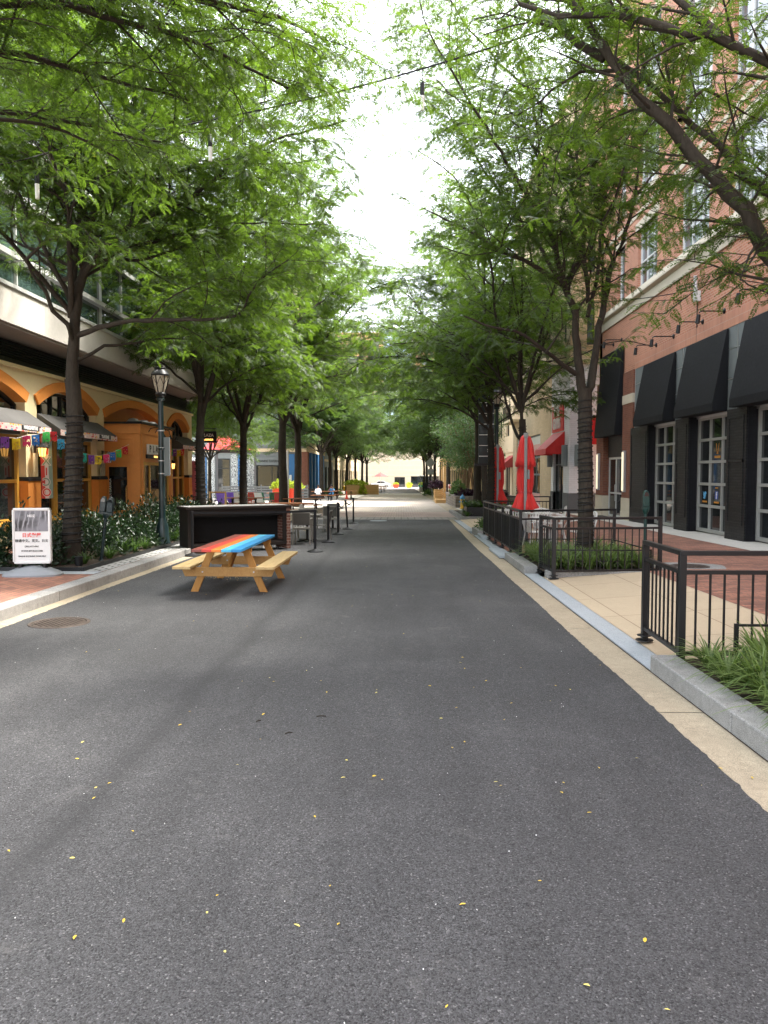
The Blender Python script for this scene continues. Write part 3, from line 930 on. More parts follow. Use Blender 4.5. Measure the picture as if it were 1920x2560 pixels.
for z in TR:
    b = MB(rest); b.box(-8.62, -8.36, 11.9, 33.5, z - .05, z + .07); tr = b.build('transom', M['alu'], rest)
    b = MB(rest); b.box(-8.56, -8.53, 11.9, 33.48, lo, z - .05); b.box(-25, -8.56, 33.42, 33.46, lo, z - .05)
    p_ = b.build('curtain_glass', M['glass_green'], rest)
    for k in range(14):
        b = MB(rest); b.box(-8.53, -8.47, 12.2 + 1.6 * k, 12.24 + 1.6 * k, lo, z - .05); b.build('mullion', M['alu'], p_)
    lo = z + .07
b = MB(rest); b.box(-25, -8.6, 11.9, 33.3, 14.57, 14.9); b.build('roof_slab', M['fairface'], rest)
b = MB(rest); b.box(-25, -8.7, 11.9, 33.25, 4.87, 14.5); b.build('storey_core', M['darkframe'], rest)
b = MB(rest)
for y0, y1, z in ((24.2, 26.6, 6.3), (31.6, 33.2, 6.3), (19.8, 21.2, 10.2)): b.box(-8.35, -8.3, y0, y1, z, z + .1)
b.build('service_rail', M['yellow'], rest)

# ---- the brick building on the east side
XB = 8.8
brk = thing('brick_building', 'red brick building with black steep awnings and limestone band above shop windows', 'building', (9, 22, gz(22)))
WIN2 = [(30.95, 31.95), (27.1, 29.3), (22.6, 25.0), (18.6, 21.2), (14.4, 16.8)]
ROWS = [(8.5, 10.65), (11.9, 14.2), (15.3, 17.6)]
holes = [(a, c, z0, z1) for a, c in WIN2 for z0, z1 in ROWS]
b = MB(brk)
holes_wall(b, 'x', XB, XB + .4, -16, 34.6, 6.0, 20.0, holes)
b.box(XB, XB + .4, -16, 10, -.3, 6.0); b.box(XB, 25, -16, -15.6, -.3, 20)
b.box(XB, 25, 34.2, 34.6, -.8, 20)
b.box(XB, XB + .4, 29.3, 34.6, 5.58, 6.0)
b.build('wall', M['red_brick'], brk)
b = MB(brk); b.box(XB - .03, XB + .4, 10, 29.3, 5.58, 6.0); b.build('soldier_course', M['red_soldier'], brk)
b = MB(brk)
b.box(XB - .06, XB + .1, 10, 34.64, 7.8, 8.14)
b.prism([(XB - .06, 8.14), (XB - .2, 8.2), (XB - .2, 8.26), (XB - .1, 8.5), (XB + .1, 8.5), (XB + .1, 8.14)], 'y', 10, 34.66)
b.build('limestone_band', M['limestone'], brk, bevel=.01)
for z0, z1 in ROWS:
    for a, c in WIN2:
        n = 1 if c - a < 1.3 else 3
        f = window(brk, 'x', XB + .12, XB + .24, a, c, z0, z1, 0.07, M['offwhite'], M['glass_sky'], vs=[a + (c - a) * k / n for k in range(1, n)], hs=(z0 + (z1 - z0) * .45,))
        b = MB(brk)
        b.box(XB + .26, XB + .28, a, c, z0, z1); b.build('blind', M['blind'], f)
        b = MB(brk); b.box(XB - .04, XB + .12, a - .2, c + .2, z1, z1 + .3); b.build('lintel', M['limestone'], f)
        if z0 > 9:
            b = MB(brk); b.box(XB - .06, XB + .14, a - .12, c + .12, z0 - .18, z0); b.build('sill', M['limestone'], f)
for z in (11.2, 14.75):
    b = MB(brk); b.box(XB - .03, XB, 10, 34.62, z, z + .16); b.build('string_course', M['limestone'], brk)
b = MB(brk); b.box(XB - .12, 25, -16.1, 34.7, 20, 20.5); b.build('parapet', M['limestone'], brk)
b = MB(brk); b.box(XB + .4, 25, 10, 34.2, 6, 20); b.build('core', M['darkframe'], brk)
# ground floor
b = MB(brk); b.box(XB - .02, XB + .2, 10, 29.3, 3.36, 5.58); b.build('metal_fascia', M['greypanel'], brk)
b = MB(brk)
for k in range(6):
    y = (28.15, 24.35, 20.45, 16.65, 29.25, 12.8)[k]
    b.box(XB - .035, XB - .02, y - .015, y + .015, 3.36, 5.56)
for z in (4.2, 5.0): b.box(XB - .03, XB - .02, 10, 29.28, z - .01, z + .01)
b.build('fascia_joint', M['steel'], brk)
PIL = [(27.25, 29.25), (23.4, 24.5), (19.5, 20.66), (15.65, 16.8), (11.8, 12.9)]
for y0, y1 in PIL:
    b = MB(brk)
    b.box(8.62, 8.99, y0, y1, -0.7, 3.36)
    # raised border panel on the street face
    for (u0, u1, z0, z1) in ((y0 + .12, y1 - .12, .35, .42), (y0 + .12, y1 - .12, 1.98, 2.05), (y0 + .12, y1 - .12, 3.1, 3.17), (y0 + .12, y0 + .19, .42, 3.1), (y1 - .19, y1 - .12, .42, 3.1)):
        b.box(8.6, 8.62, u0, u1, z0, z1)
    pl = b.build('pilaster', M['black_brick'], brk)
    b = MB(brk); b.box(8.66, 8.99, y0 - .012, y0 - .003, -.7, 3.34); b.build('tile_side', M['black_tile'], pl)
WSP = [(24.5, 27.25), (20.66, 23.4), (16.8, 19.5), (12.9, 15.65)]
wins = []
for u0, u1 in WSP:
    zb = gz(u0) + .16
    n = 3
    vs = [u0 + .12 + (u1 - u0 - .2) * k / n for k in range(1, n)]
    hs = [zb + .12 + (3.3 - zb - .12) * k / 5 for k in range(1, 5)]
    f = window(brk, 'x', 8.9, 8.98, u0 + .02, u1 - .02, zb, 3.34, 0.1, M['greyframe'], M['glass'], vs, hs, inset=8.965)
    wins.append((f, u0, u1, zb))
    b = MB(brk); b.box(8.86, 9.0, u0, u1, 3.3, 3.4); b.build('track', M['steel'], f)
b = MB(brk)
b.box(9.6, 9.7, 10, 34, -.6, 3.4); b.box(9.0, 9.7, 10, 29, -.6, gz(20) + .16)
b.build('interior_wall', M['darkframe'], brk)
# decals on the middle window
f, u0, u1, zb = wins[1]
cw = (u1 - u0 - .2) / 3
ch = (3.3 - zb - .12) / 5
def cell(i, j): return (u0 + .12 + cw * (i + .5), zb + .12 + ch * (j + .5))
M['icon_blue'] = plain('sky blue decal', (.12, .42, .72), .5, var=.03)
M['icon_navy'] = plain('navy decal', (.05, .09, .36), .5, var=.03)
M['orange_ink'] = plain('orange decal', (.55, .22, .02), .5, var=.05)
y, z = cell(2, 1)
b = MB(brk)
b.prism([(y + .13, z + .1), (y + .05, z + .04), (y + .0, z + .1), (y - .07, z + .1), (y - .13, z + .05), (y - .08, z + .03), (y - .06, z - .06), (y - .01, z - .12), (y + .09, z - .11), (y + .13, z - .07), (y + .07, z - .06), (y + .12, z - .0), (y + .1, z + .02)], 'x', 8.953, 8.957)
b.build('bird_decal', M['icon_blue'], f)
b = MB(brk); b.box(8.953, 8.957, y - .17, y + .17, z - .22, z - .17); b.build('decal_line', M['orange_ink'], f)
y, z = cell(1, 1)
b = MB(brk); b.box(8.954, 8.957, y - .1, y + .1, z - .1, z + .12); b.build('square_decal', M['icon_navy'], f)
text('f', .27, M['white'], f, (8.952, y, z), FACE_W, 0.001, .008, w=True)
b = MB(brk); b.box(8.953, 8.957, y - .17, y + .17, z - .22, z - .17); b.box(8.953, 8.957, y - .1, y + .1, z + .2, z + .24); b.build('decal_line', M['orange_ink'], f)
y, z = cell(1, 3)
b = MB(brk)
for k in (-1, 1): b.prism([(y + k * .11, z + .2), (y + k * .08, z + .2), (y + k * .035, z - .08), (y + k * .06, z - .08)], 'x', 8.953, 8.957)
b.prism([(y - .06, z - .1), (y + .06, z - .1), (y + .075, z - .02), (y - .075, z - .02)], 'x', 8.953, 8.957)
b.box(8.953, 8.957, y - .2, y + .2, z - .22, z - .15)
b.build('glass_decal', M['orange_ink'], f)
f, u0, u1, zb = wins[0]
b = MB(brk)
y, z = u0 + .62, 1.9
b.add(*(lambda n: ([(8.95, y + math.cos(2 * math.pi * k / n) * r, z + math.sin(2 * math.pi * k / n) * r * 1.35) for r in (.17, .215) for k in range(n)], [(k, (k + 1) % n, n + (k + 1) % n, n + k) for k in range(n)]))(28))
b.build('reflected_neon_ring', M['tube_on'], f)  # glowing ring on the pane stands in for a reflected OPEN sign
# steep black awnings
def steep(y0, y1, zt, zb_, xo, name='awning'):
    b = MB(brk)
    xw = XB - .036
    v = .22
    pr = [(xw, zt), (xw - .04, zt), (xo, zb_ + v), (xo, zb_), (xo + .012, zb_), (xo + .012, zb_ + v), (xw, zt - .06)]
    b.prism([(xw, zt), (xw - .05, zt), (xo, zb_ + v), (xo, zb_), (xw, zb_)], 'y', y0, y1)
    return b.build(name, M['canvas'], brk, bevel=.012)
for y0, y1 in ((24.95, 28.1), (21.0, 23.95), (16.9, 19.95), (12.9, 16.0)):
    steep(y0, y1, 5.55, 3.36, 8.36)
steep(30.75, 33.9, 6.7, 3.2, 8.42)
# the door bay
for y0, y1 in ((29.3, 30.6), (33.45, 34.6)):
    b = MB(brk); b.box(8.7, 9.2, y0, y1, .72, 5.58); col_ = b.build('brick_column', M['dark_brick'], brk)
    y0 -= .02; y1 += .02
    b = MB(brk); b.box(8.66, 9.2, y0, y1, -.7, .2); b.box(8.68, 9.2, y0, y1, .2, .72); b.build('column_base', M['limestone'], col_, bevel=.01)
    b = MB(brk); b.box(8.68, 8.9, y0, y1, 4.35, 4.7); b.build('stone_block', M['limestone'], col_, bevel=.01)
b = MB(brk); b.box(8.92, 9.2, 30.6, 31.2, -.7, 5.58); b.box(8.92, 9.2, 31.2, 33.45, 2.35, 5.58); b.build('door_surround', M['black_brick'], brk)
f = window(brk, 'x', 8.94, 9.02, 31.22, 33.4, gz(32) + .15, 2.35, 0.09, M['alu'], M['glass'], vs=(32.3,), hs=(.85,), name='door')
b = MB(brk); b.tube([(8.93, 32.2, .5), (8.88, 32.2, .55), (8.88, 32.2, 1.2), (8.93, 32.2, 1.25)], .015, 8); b.build('handle', M['steel'], f, smooth=True)
for k, y in enumerate((30.1, 34.0)):
    t = thing('wall_light', ['tall lit wall light on the brown brick column before the glass door', 'tall lit wall light on the brick column beyond the glass door'][k], 'wall light', (8.68, y, 1.2))
    b = MB(t); b.box(8.6, 8.7, y - .09, y + .09, .95, 2.55); b.build('housing', M['steel'], t, bevel=.008)
    b = MB(t); b.box(8.56, 8.6, y - .07, y + .07, 1.0, 2.5); b.build('diffuser', M['tube_on'], t, bevel=.01)
ordn = ['first', 'second', 'third', 'fourth', 'fifth']
for k, (y, z) in enumerate(((27.0, 6.1), (25.3, 6.1), (22.9, 6.1), (21.4, 6.1), (18.9, 6.1), (32.4, 7.0), (31.2, 7.0))):
    lb = (ordn[k] + ' gooseneck lamp along the brick wall counting from the narrow end awning') if k < 5 else ['gooseneck lamp over the narrow end awning, next to the building corner', 'gooseneck lamp over the narrow end awning, away from the corner'][k - 5]
    t = thing('gooseneck_lamp', lb, 'lamp', (XB, y, z), group='gooseneck lamps on the brick wall')
    b = MB(t); b.lathe([(.08, 0), (.08, .02), (.04, .05)], (0, 0, 0), 14, M=Matrix.Translation((XB, y, z)) @ Euler((0, R(-90), 0)).to_matrix().to_4x4()); b.build('wall_plate', M['black'], t, smooth=True)
    b = MB(t); b.tube([(XB, y, z), (XB - .62, y, z), (XB - .68, y, z - .03), (XB - .7, y, z - .12)], .018, 8); b.build('arm', M['black'], t, smooth=True)
    b = MB(t); b.cyl((XB - .70, y, z - .1), (XB - .73, y, z - .33), .055, .06, 14); b.build('head', M['black'], t, smooth=True)
t = thing('camera_box', 'white camera and junction box high on the red brick wall', 'junction box', (XB, 23.2, 6.6))
b = MB(t); b.box(XB - .16, XB, 23.1, 23.3, 6.75, 7.05); b.build('box', M['offwhite'], t, bevel=.01)
b = MB(t); b.cyl((XB - .12, 23.2, 7.05), (XB - .14, 23.2, 7.5), .06, .05, 12); b.build('antenna', M['offwhite'], t, smooth=True)
b = MB(t); b.tube([(XB - .02, 23.32, 5.6), (XB - .02, 23.32, 6.9), (XB - .05, 23.32, 7.1), (XB - .12, 23.5, 7.15)], .014, 6); b.build('conduit', M['cable'], t, smooth=True)

# ---- cream corner building with the white painted ground floor
XC = 7.8
cor = thing('corner_building', 'cream brick corner building with white painted ground floor and red shop sign', 'building', (8.5, 44, gz(44)))
b = MB(cor)
holes_wall(b, 'x', XC, XC + .4, 36.0, 40.3, -.3, 6.7, [(37.3, 39.7, -.3, 2.9)])
b.box(XC + .4, 12, 36.0, 36.4, -.3, 6.7)
b.build('white_wall', M['white_brick'], cor)
b = MB(cor)
b.box(XC - .03, XC + .42, 35.97, 37.3, -.7, .75); b.box(XC + .42, 12, 35.97, 36.4, -.7, .75)
b.build('grey_base', M['greybase'], cor)
b = MB(cor); b.box(XC - .03, XC + .4, 39.7, 40.32, -.7, .75); b.build('grey_base', M['greybase'], cor)
b = MB(cor)
ch_ = [(41, 42.2), (46, 47.5), (50, 51.5)]
hh = [(a, c, z, z + 1.9) for a, c in ch_ for z in (8.2, 11.4, 14.6)] + [(36.9, 38.0, z, z + 1.9) for z in (7.9, 11.2, 14.5)]
holes_wall(b, 'x', XC, XC + .4, 36.0, 54.0, 6.95, 19, hh)
holes_wall(b, 'y', 36.0, 36.4, XC + .4, 12, 6.95, 19, [(8.55, 8.9, z, z + 2) for z in (7.6, 10.9, 14.2)])
b.box(XC, XC + .4, 40.32, 43.5, -.7, 6.7)
b.box(XC, XC + .4, 43.5, 49, 3.9, 6.7); b.box(XC, XC + .4, 52.4, 54, -.7, 6.7)
b.box(XC, XC + .4, 49, 52.4, 4.2, 6.7)
b.build('wall', M['cream_brick'], cor)
b = MB(cor); b.box(XC - .12, 12, 35.88, 54.05, 6.7, 6.8); b.box(XC - .2, 12, 35.8, 54.1, 6.8, 6.95); b.build('string_course', M['cream'], cor, bevel=.01)
b = MB(cor); b.box(XC - .1, 12, 35.9, 54, 19, 19.4); b.build('cornice', M['cream'], cor, bevel=.01)
for a, c, z0, z1 in hh:
    window(cor, 'x', XC + .15, XC + .23, a, c, z0, z1, .07, M['darkframe'], M['glass_sky'], hs=((z0 + z1) / 2,))
for z in (7.6, 10.9, 14.2):
    window(cor, 'y', 36.15, 36.23, 8.55, 8.9, z, z + 2, .06, M['darkframe'], M['glass_sky'])
f = window(cor, 'x', XC + .12, XC + .22, 37.3, 39.7, gz(38) + .12, 2.9, .09, M['darkframe'], M['glass'], vs=(38.5,), hs=(2.1,), name='door')
a_, v_ = awning(cor, XC - .01, 6.9, 37.0, 39.9, 3.68, 2.85, .26, M['red'], M['red'], side=True)
b = MB(cor)
for y in (37.1, 39.8): b.bar((XC, y, 2.8), (6.95, y, 2.72), .03, .03); b.bar((XC, y, 2.75), (7.2, y, 3.1), .03, .03)
b.build('brace', M['steel'], a_)
sg = thing('shop_sign', 'red sign with white capital letters above the red shop awning', 'sign', (XC, 38.5, 4.3))
b = MB(sg); b.box(XC - .07, XC - .003, 37.2, 39.8, 3.72, 5.05); b.build('board', M['redsign'], sg, bevel=.01)
text('FIVE', .72, M['white'], sg, (XC - .10, 38.5, 4.72), FACE_W, .03, .025, w=True, sx=1.0)
text('GUYS', .72, M['white'], sg, (XC - .10, 38.5, 4.1), FACE_W, .03, .025, w=True, sx=.92)
for k, y in enumerate((36.5, 40.05)):
    t = thing('sconce', ['grey half round sconce on the white brick, between the door and the corner', 'grey half round sconce on the white brick, beyond the shop door'][k], 'wall light', (XC, y, 2.4))
    b = MB(t); b.lathe([(.14, -.5), (.16, -.48), (.16, .48), (.14, .5)], (XC - .1, y, 2.5), 18); b.build('body', M['greypanel'], t, smooth=True)
t = thing('sconce', 'grey sconce on the white brick end wall facing the brick building', 'wall light', (8.3, 36, 2.4))
b = MB(t); b.lathe([(.2, -.5), (.22, -.48), (.22, .48), (.2, .5)], (8.25, 35.92, 2.5), 18); b.build('body', M['greypanel'], t, smooth=True)
t = thing('blade_sign', 'small red and black projecting sign at the white brick end wall', 'sign', (8.75, 35.7, 3.6))
b = MB(t); b.box(8.5, 9.1, 35.6, 35.66, 3.0, 4.2); b.build('panel', M['redsign'], t)
b = MB(t); b.bar((8.8, 36, 4.3), (8.8, 35.4, 4.3), .04, .04); b.box(8.45, 9.15, 35.59, 35.67, 4.2, 4.3); b.build('bracket', M['black'], t)


def check_mat():
    t = NT('red white wave pattern')
    k = t.n('ShaderNodeTexWave', {'Vector': t.wall_uv(), 'Scale': 2.4, 'Distortion': 1.5, 'Detail': 0.0}, bands_direction='X')
    t.set(color=t.ramp(k.outputs['Fac'], [(0.42, (.6, .05, .05)), (0.5, (.72, .66, .62))]), rough=.5)
    return t.m


M['check'] = check_mat()
f = window(cor, 'x', XC + .1, XC + .2, 43.5, 49.0, gz(46) + .1, 3.9, .14, M['greypanel'], M['glass'], vs=(45.3, 47.1), hs=(1.6, 2.6))
b = MB(cor); b.box(XC + .08, XC + .12, 43.7, 48.8, 2.75, 3.35); b.box(XC + .08, XC + .12, 43.7, 48.8, -.2, .5); b.build('check_panel', M['check'], f)
b = MB(cor); b.box(XC + .07, XC + .12, 43.7, 48.8, 3.35, 3.8); b.build('white_panel', M['offwhite'], f)
f = window(cor, 'x', XC + .1, XC + .2, 49.0, 52.4, gz(50) + .1, 4.2, .16, M['offwhite'], M['glass_sky'], vs=(50.1, 51.3), hs=(1.5, 2.9))
b = MB(cor)
b.box(7.0, XC, 50, 53.8, 5.0, 5.15); b.build('balcony', M['cream'], cor)
b = MB(cor)
for k in range(20): b.box(7.02, 7.04, 50.05 + .19 * k, 50.07 + .19 * k, 5.15, 6.1)
b.box(7.0, 7.06, 50, 53.8, 6.1, 6.15); b.build('balcony_railing_rib', M['black'], cor)


def shopfront(name, label, x, y0, y1, west, wm, top, bays, fm, extra=None):
    """a plain street building: wall with a row of shop windows and two rows above"""
    s_ = -1 if west else 1
    t = thing(name, label, 'building', (x, (y0 + y1) / 2, gz((y0 + y1) / 2)))
    n = bays
    w = (y1 - y0) / n
    g_ = gz((y0 + y1) / 2)
    hl = []
    for k in range(n):
        hl.append((y0 + w * k + w * .14, y0 + w * (k + 1) - w * .14, g_ + .3, g_ + 3.3))
        for z in (g_ + 5.2, g_ + 8.6, g_ + 12):
            if z + 2.2 < top: hl.append((y0 + w * k + w * .28, y0 + w * (k + 1) - w * .28, z, z + 1.9))
    b = MB(t)
    xa, xb = (x - .4, x) if west else (x, x + .4)
    holes_wall(b, 'x', xa, xb, y0, y1, g_ - .6, top, hl)
    far = x + s_ * 12
    b.box(min(x, far), max(x, far), y0, y0 + .01, g_ - .6, top)
    b.build('wall', wm, t)
    b = MB(t); b.box(min(x - s_ * .15, far), max(x - s_ * .15, far), y0 - .1, y1 + .1, top, top + .4); b.build('cornice', M['cream'], t)
    b = MB(t); b.box(xa - .06, xb + .06, y0, y1, g_ + 3.9, g_ + 4.15); b.build('string_course', M['cream'], t)
    for h in hl:
        xc = x + s_ * .2
        window(t, 'x', xc - .05, xc + .05, h[0], h[1], h[2], h[3], .1, fm, M['glass'], vs=((h[0] + h[1]) / 2,))
    return t


shopfront('shop_building', 'cream stucco building with a small faded red awning, behind the crape myrtles', 8.3, 54.2, 88, False, M['cream'], 14, 8, M['darkframe'])
t = bpy.data.objects['shop_building']
awning(t, 8.28, 7.4, 56.5, 59.5, 3.0, 2.3, .2, M['red_brown'], M['red_brown'])
shopfront('shop_building', 'pale building with dark shop windows, last on the shaded side before the street end', 8.6, 89, 158, False, M['cream'], 15, 14, M['teal_cap'])

# ---- west side beyond the plaza
TY = 70.0
tav = thing('tavern_building', 'grey and blue tavern with scroll patterned pillars facing the plaza', 'building', (-14, TY, gz(TY)))
g_ = gz(TY)
b = MB(tav)
holes_wall(b, 'y', TY, TY + .4, -30, -8.7, g_ - .3, 9, [(-16.9, -15.6, g_ + .4, 3.0), (-13.2, -11.0, g_ + .4, 3.0), (-21, -18.6, g_, 2.0)])
b.build('wall', M['greypanel'], tav)
window(tav, 'y', TY + .1, TY + .2, -16.9, -15.6, g_ + .4, 3.0, .1, M['darkframe'], M['glass'], hs=(2.1,))
window(tav, 'y', TY + .1, TY + .2, -13.2, -11.0, g_ + .4, 2.4, .1, M['darkframe'], M['glass'], vs=(-11.8,))
window(tav, 'y', TY + .1, TY + .2, -21, -18.6, g_, 2.0, .1, M['darkframe'], M['glass'], vs=(-19.8,), name='door')
for x0, x1 in ((-17.7, -17.0), (-15.5, -14.9), (-14.2, -13.7), (-13.65, -13.25), (-10.95, -10.5)):
    b = MB(tav); b.box(x0, x1, TY - .12, TY - .003, g_, 3.4); b.build('patterned_pillar', M['stonepat'], tav)
for x0, x1 in ((-18.5, -17.75), (-14.85, -14.3), (-10.4, -9.7)):
    b = MB(tav); b.box(x0, x1, TY - .18, TY - .003, g_, 3.4); p_ = b.build('blue_pillar', M['blue'], tav)
    b = MB(tav); b.box((x0 + x1) / 2 - .1, (x0 + x1) / 2 + .1, TY - .3, TY - .18, .9, 1.5); b.build('wall_lamp', M['offwhite'], p_, bevel=.02)
b = MB(tav); b.box(-9.6, -8.68, TY - .2, TY - .003, g_, 3.6); b.box(-8.7, -8.5, TY - .2, TY + 1.0, g_, 3.6); b.build('stone_pillar', M['dark_brick'], tav)
b = MB(tav); b.box(-13.25, -10.95, TY - .1, TY + .1, 2.4, 3.15); sp = b.build('sign_panel', M['greypanel'], tav)
text('LEBANESE TAVERNA', .3, M['ink'], sp, (-12.1, TY - .11, 2.75), FACE_S, .01, .004, w=True, sx=.8)
b = MB(tav); b.box(-21, -17.8, TY - .1, TY - .003, 2.0, 3.5); sp = b.build('sign_panel', M['greypanel'], tav)
text('LEBANESE', .44, M['white'], sp, (-19.1, TY - .11, 2.93), FACE_S, .01, .02, w=True)
text('TAVERNA', .44, M['white'], sp, (-19.1, TY - .11, 2.42), FACE_S, .01, .02, w=True)
b = MB(tav); b.box(-30, -8.6, TY - .25, TY + .1, 3.6, 3.9); b.build('string_course', M['cream'], tav)
b = MB(tav); b.box(-30, -8.6, TY - .1, TY + 18, 9, 9.4); b.build('cornice', M['cream'], tav)
g2 = gz(79)
hl = []
b = MB(tav)
for k in range(6):
    y = TY + 1.0 + 2.8 * k
    b.box(-9.1, -8.6, y, y + .9, g2 - .5, 3.6)
for_blue = b.build('street_pillar_rib', M['blue'], tav)
b = MB(tav); b.box(-9.1, -8.7, TY + .4, TY + 18, 3.6, 9); b.build('upper_wall', M['cream'], tav)
for k in range(6):
    y = TY + 1.9 + 2.8 * k
    window(tav, 'x', -9.05, -8.9, y, y + 1.9, g2, 3.6, .1, M['blue'], M['glass'], vs=(y + .95,))
shopfront('shop_building', 'pale grey shopfront building next to the blue tavern pillars', -8.8, 88.2, 99, True, M['greypanel'], 12, 3, M['darkframe'])
shopfront('shop_building', 'cream shopfront building with ochre planters, last before the street end on the plaza side', -8.8, 99.2, 158, True, M['cream'], 15, 12, M['darkframe'])
# upper storeys that close the plaza behind the trees
t = thing('apartment_block', 'tall cream apartment block rising behind the plaza trees', 'building', (-30, 75, gz(75)))
b = MB(t)
hl = [(x, x + 1.8, z, z + 1.8) for x in range(-44, -12, 4) for z in (10.2, 13.4, 16.6, 19.8)]
holes_wall(b, 'y', 76, 76.4, -46, -9, -1, 22, hl)
b.box(-9.4, -9, 76.4, 88, 9.5, 22)
b.build('wall', M['cream'], t)
for h in hl: window(t, 'y', 76.15, 76.25, h[0], h[1], h[2], h[3], .1, M['offwhite'], M['glass_sky'], vs=((h[0] + h[1]) / 2,))

# ---- the building that closes the street
YE = 184.0
end = thing('end_building', 'cream stone block with dark garage openings closing the street', 'building', (0, YE, gz(YE)))
g_ = gz(YE)
op = [(-16, -11.5, g_, g_ + 2.6), (-1.6, .9, g_, g_ + 2.4), (2.3, 9.0, g_, g_ + 2.6), (11, 16, g_, g_ + 2.6)]
b = MB(end)
holes_wall(b, 'y', YE, YE + .6, -40, 40, g_ - .5, 8, op)
b.build('wall', concrete('end block stone', (.42, .36, .27), .1), end)
for k, o_ in enumerate(op):
    f = window(end, 'y', YE + .3, YE + .42, o_[0], o_[1], o_[2], o_[3], .15, M['darkframe'], M['glass'], vs=((o_[0] + o_[1]) / 2,), name='garage_opening')
b = MB(end)
for z in range(6): b.box(-40, 40, YE - .02, YE, g_ + 3.0 + z * 1.1, g_ + 3.06 + z * 1.1)
b.box(-40, 40, YE - .1, YE, g_ + 2.75, g_ + 2.95)
b.build('stone_joint', M['cream'], end)
twr = thing('apartment_tower', 'tall brick apartment tower with bluish glass bay seen through the treetops', 'building', (0, YE + 6, g_))
hl = [(x, x + 2.4, z, z + 2) for x in list(range(-38, -6, 5)) + list(range(5, 36, 5)) for z in np.arange(9.5, 34, 3.1)]
b = MB(twr)
holes_wall(b, 'y', YE + 6, YE + 6.6, -40, 40, 8, 36, [(h[0], h[1], float(h[2]), float(h[3])) for h in hl])
b.build('wall', brick_mat('orange tower brick', (.5, .24, .14), (.45, .21, .12), (.45, .35, .28), .6, .25, .02), twr)
b = MB(twr)
for h in hl: b.box(h[0], h[1], YE + 6.3, YE + 6.34, float(h[2]), float(h[3]))
b.build('pane', M['glass_sky'], twr)
b = MB(twr); b.box(-4.2, 2.6, YE + 3.5, YE + 6, 8, 36); b.build('glass_bay', plain('pale blue bay glass', (.34, .45, .55), .12, var=.2, scale=.4, spec=.8), twr)
b = MB(twr)
for z in np.arange(8.6, 36, 3.1): b.box(-4.4, 2.8, YE + 3.3, YE + 6, float(z), float(z) + .35)
for x in (-4.25, -2.6, -.6, 1.2, 2.55): b.box(x - .08, x + .08, YE + 3.38, YE + 3.5, 8, 36)
b.build('bay_frame', M['offwhite'], twr)
# ------------------------------------------------------------------ street furniture
def rotz(a): return Matrix.Rotation(a, 4, 'Z')


# picnic table with the striped top
t = thing('picnic_table', 'wooden picnic table with red, orange and blue striped top on the asphalt', 'picnic table', (-2.6, 12.2, gz(12.2) + .004), R(-1))
stripe = [plain('stripe %s' % n, c, .42, var=.16, scale=7) for n, c in (('maroon', (.24, .06, .045)), ('red', (.56, .05, .035)), ('orange', (.72, .2, .025)), ('sky', (.08, .42, .62)), ('blue', (.02, .22, .48)))]
b = MB()
for k in range(5): b.box(-.35 + .142 * k, -.35 + .142 * k + .139, -1.4, 1.25, .685, .725, k)
b.build('tabletop', stripe, t, bevel=.004)
for s in (-1, 1):
    b = MB()
    for k in range(2): b.box(s * .60 - .135 + .137 * k + s * .02, s * .60 - .002 + .137 * k + s * .02, -1.02, 1.3, .39, .43)
    b.build('bench_seat', M['bench_wood'], t, bevel=.004)
for y in (-.64, .9):
    for s in (-1, 1):
        b = MB()
        p = [(s * .185, .68), (s * .30, .68), (s * .59, 0), (s * .475, 0)]
        b.prism(p, 'y', y - .02, y + .02)
        b.build('leg', M['table_leg'], t, bevel=.003)
    b = MB(); b.prism([(-.72, .385), (.72, .385), (.66, .245), (-.66, .245)], 'y', y - .06, y - .022); b.build('cross_beam', M['table_wood'], t, bevel=.004)
    b = MB()
    for x in (-.39, .39):
        b.cyl((x, y - .062, .315), (x, y - .068, .315), .012, n=10)
    b.build('bolt', M['steel'], t)
    b = MB(); b.box(-.34, .34, y + .022, y + .06, .6, .684); b.build('top_cleat', M['table_leg'], t)
b = MB(); b.bar((0, -.62, .36), (0, -.05, .66), .04, .09); b.bar((0, .88, .36), (0, .3, .66), .04, .09); b.build('brace_rib', M['table_leg'], t)

# outdoor bar with an open dark back
bx0, by0, bx1, by1 = -4.85, 17.35, -2.72, 18.78
ang = math.atan2(by1 - by0, bx1 - bx0)
L = math.hypot(bx1 - bx0, by1 - by0)
t = thing('bar_counter', 'dark outdoor bar counter, open black back and brick veneer end, behind the picnic table', 'bar', (bx0, by0, gz(17.8)), ang)
D, H = .62, 1.12
b = MB()
b.box(0, .05, 0, D, .06, H - .1); b.box(.05, L - .1, 0, .03, .88, H - .1); b.box(.05, L - .1, 0, .04, .12, .2); b.box(.05, .14, 0, .03, .2, .88); b.box(L - .2, L - .1, 0, .03, .2, .88)
b.box(.05, L - .1, .02, D - .03, .2, .23)
b.build('frame', M['dark_wood'], t, bevel=.004)
b = MB(); b.box(.05, L - .1, D - .1, D - .06, .2, H - .1); b.box(.14, L - .2, .03, .05, .84, .88); b.build('recess_board', M['recess'], t)
b = MB(); b.box(L - .1, L, -.012, D + .02, .02, H - .05); b.build('brick_end', M['barbrick'], t, bevel=.003)
b = MB(); b.box(-.05, L + .012, -.05, D + .04, H - .1 + .001, H - .04); b.build('top_board', M['dark_wood'], t, bevel=.006)
b = MB(); b.box(.0, L - .08, -.02, D + .02, H - .04, H - .028); b.build('counter_sheet', M['steel'], t)
for x in (.12, L - .3):
    b = MB(); b.cyl((x, .1, .0), (x, .1, .06), .04); b.cyl((x, D - .1, .0), (x, D - .1, .06), .04); b.build('caster', M['black'], t)
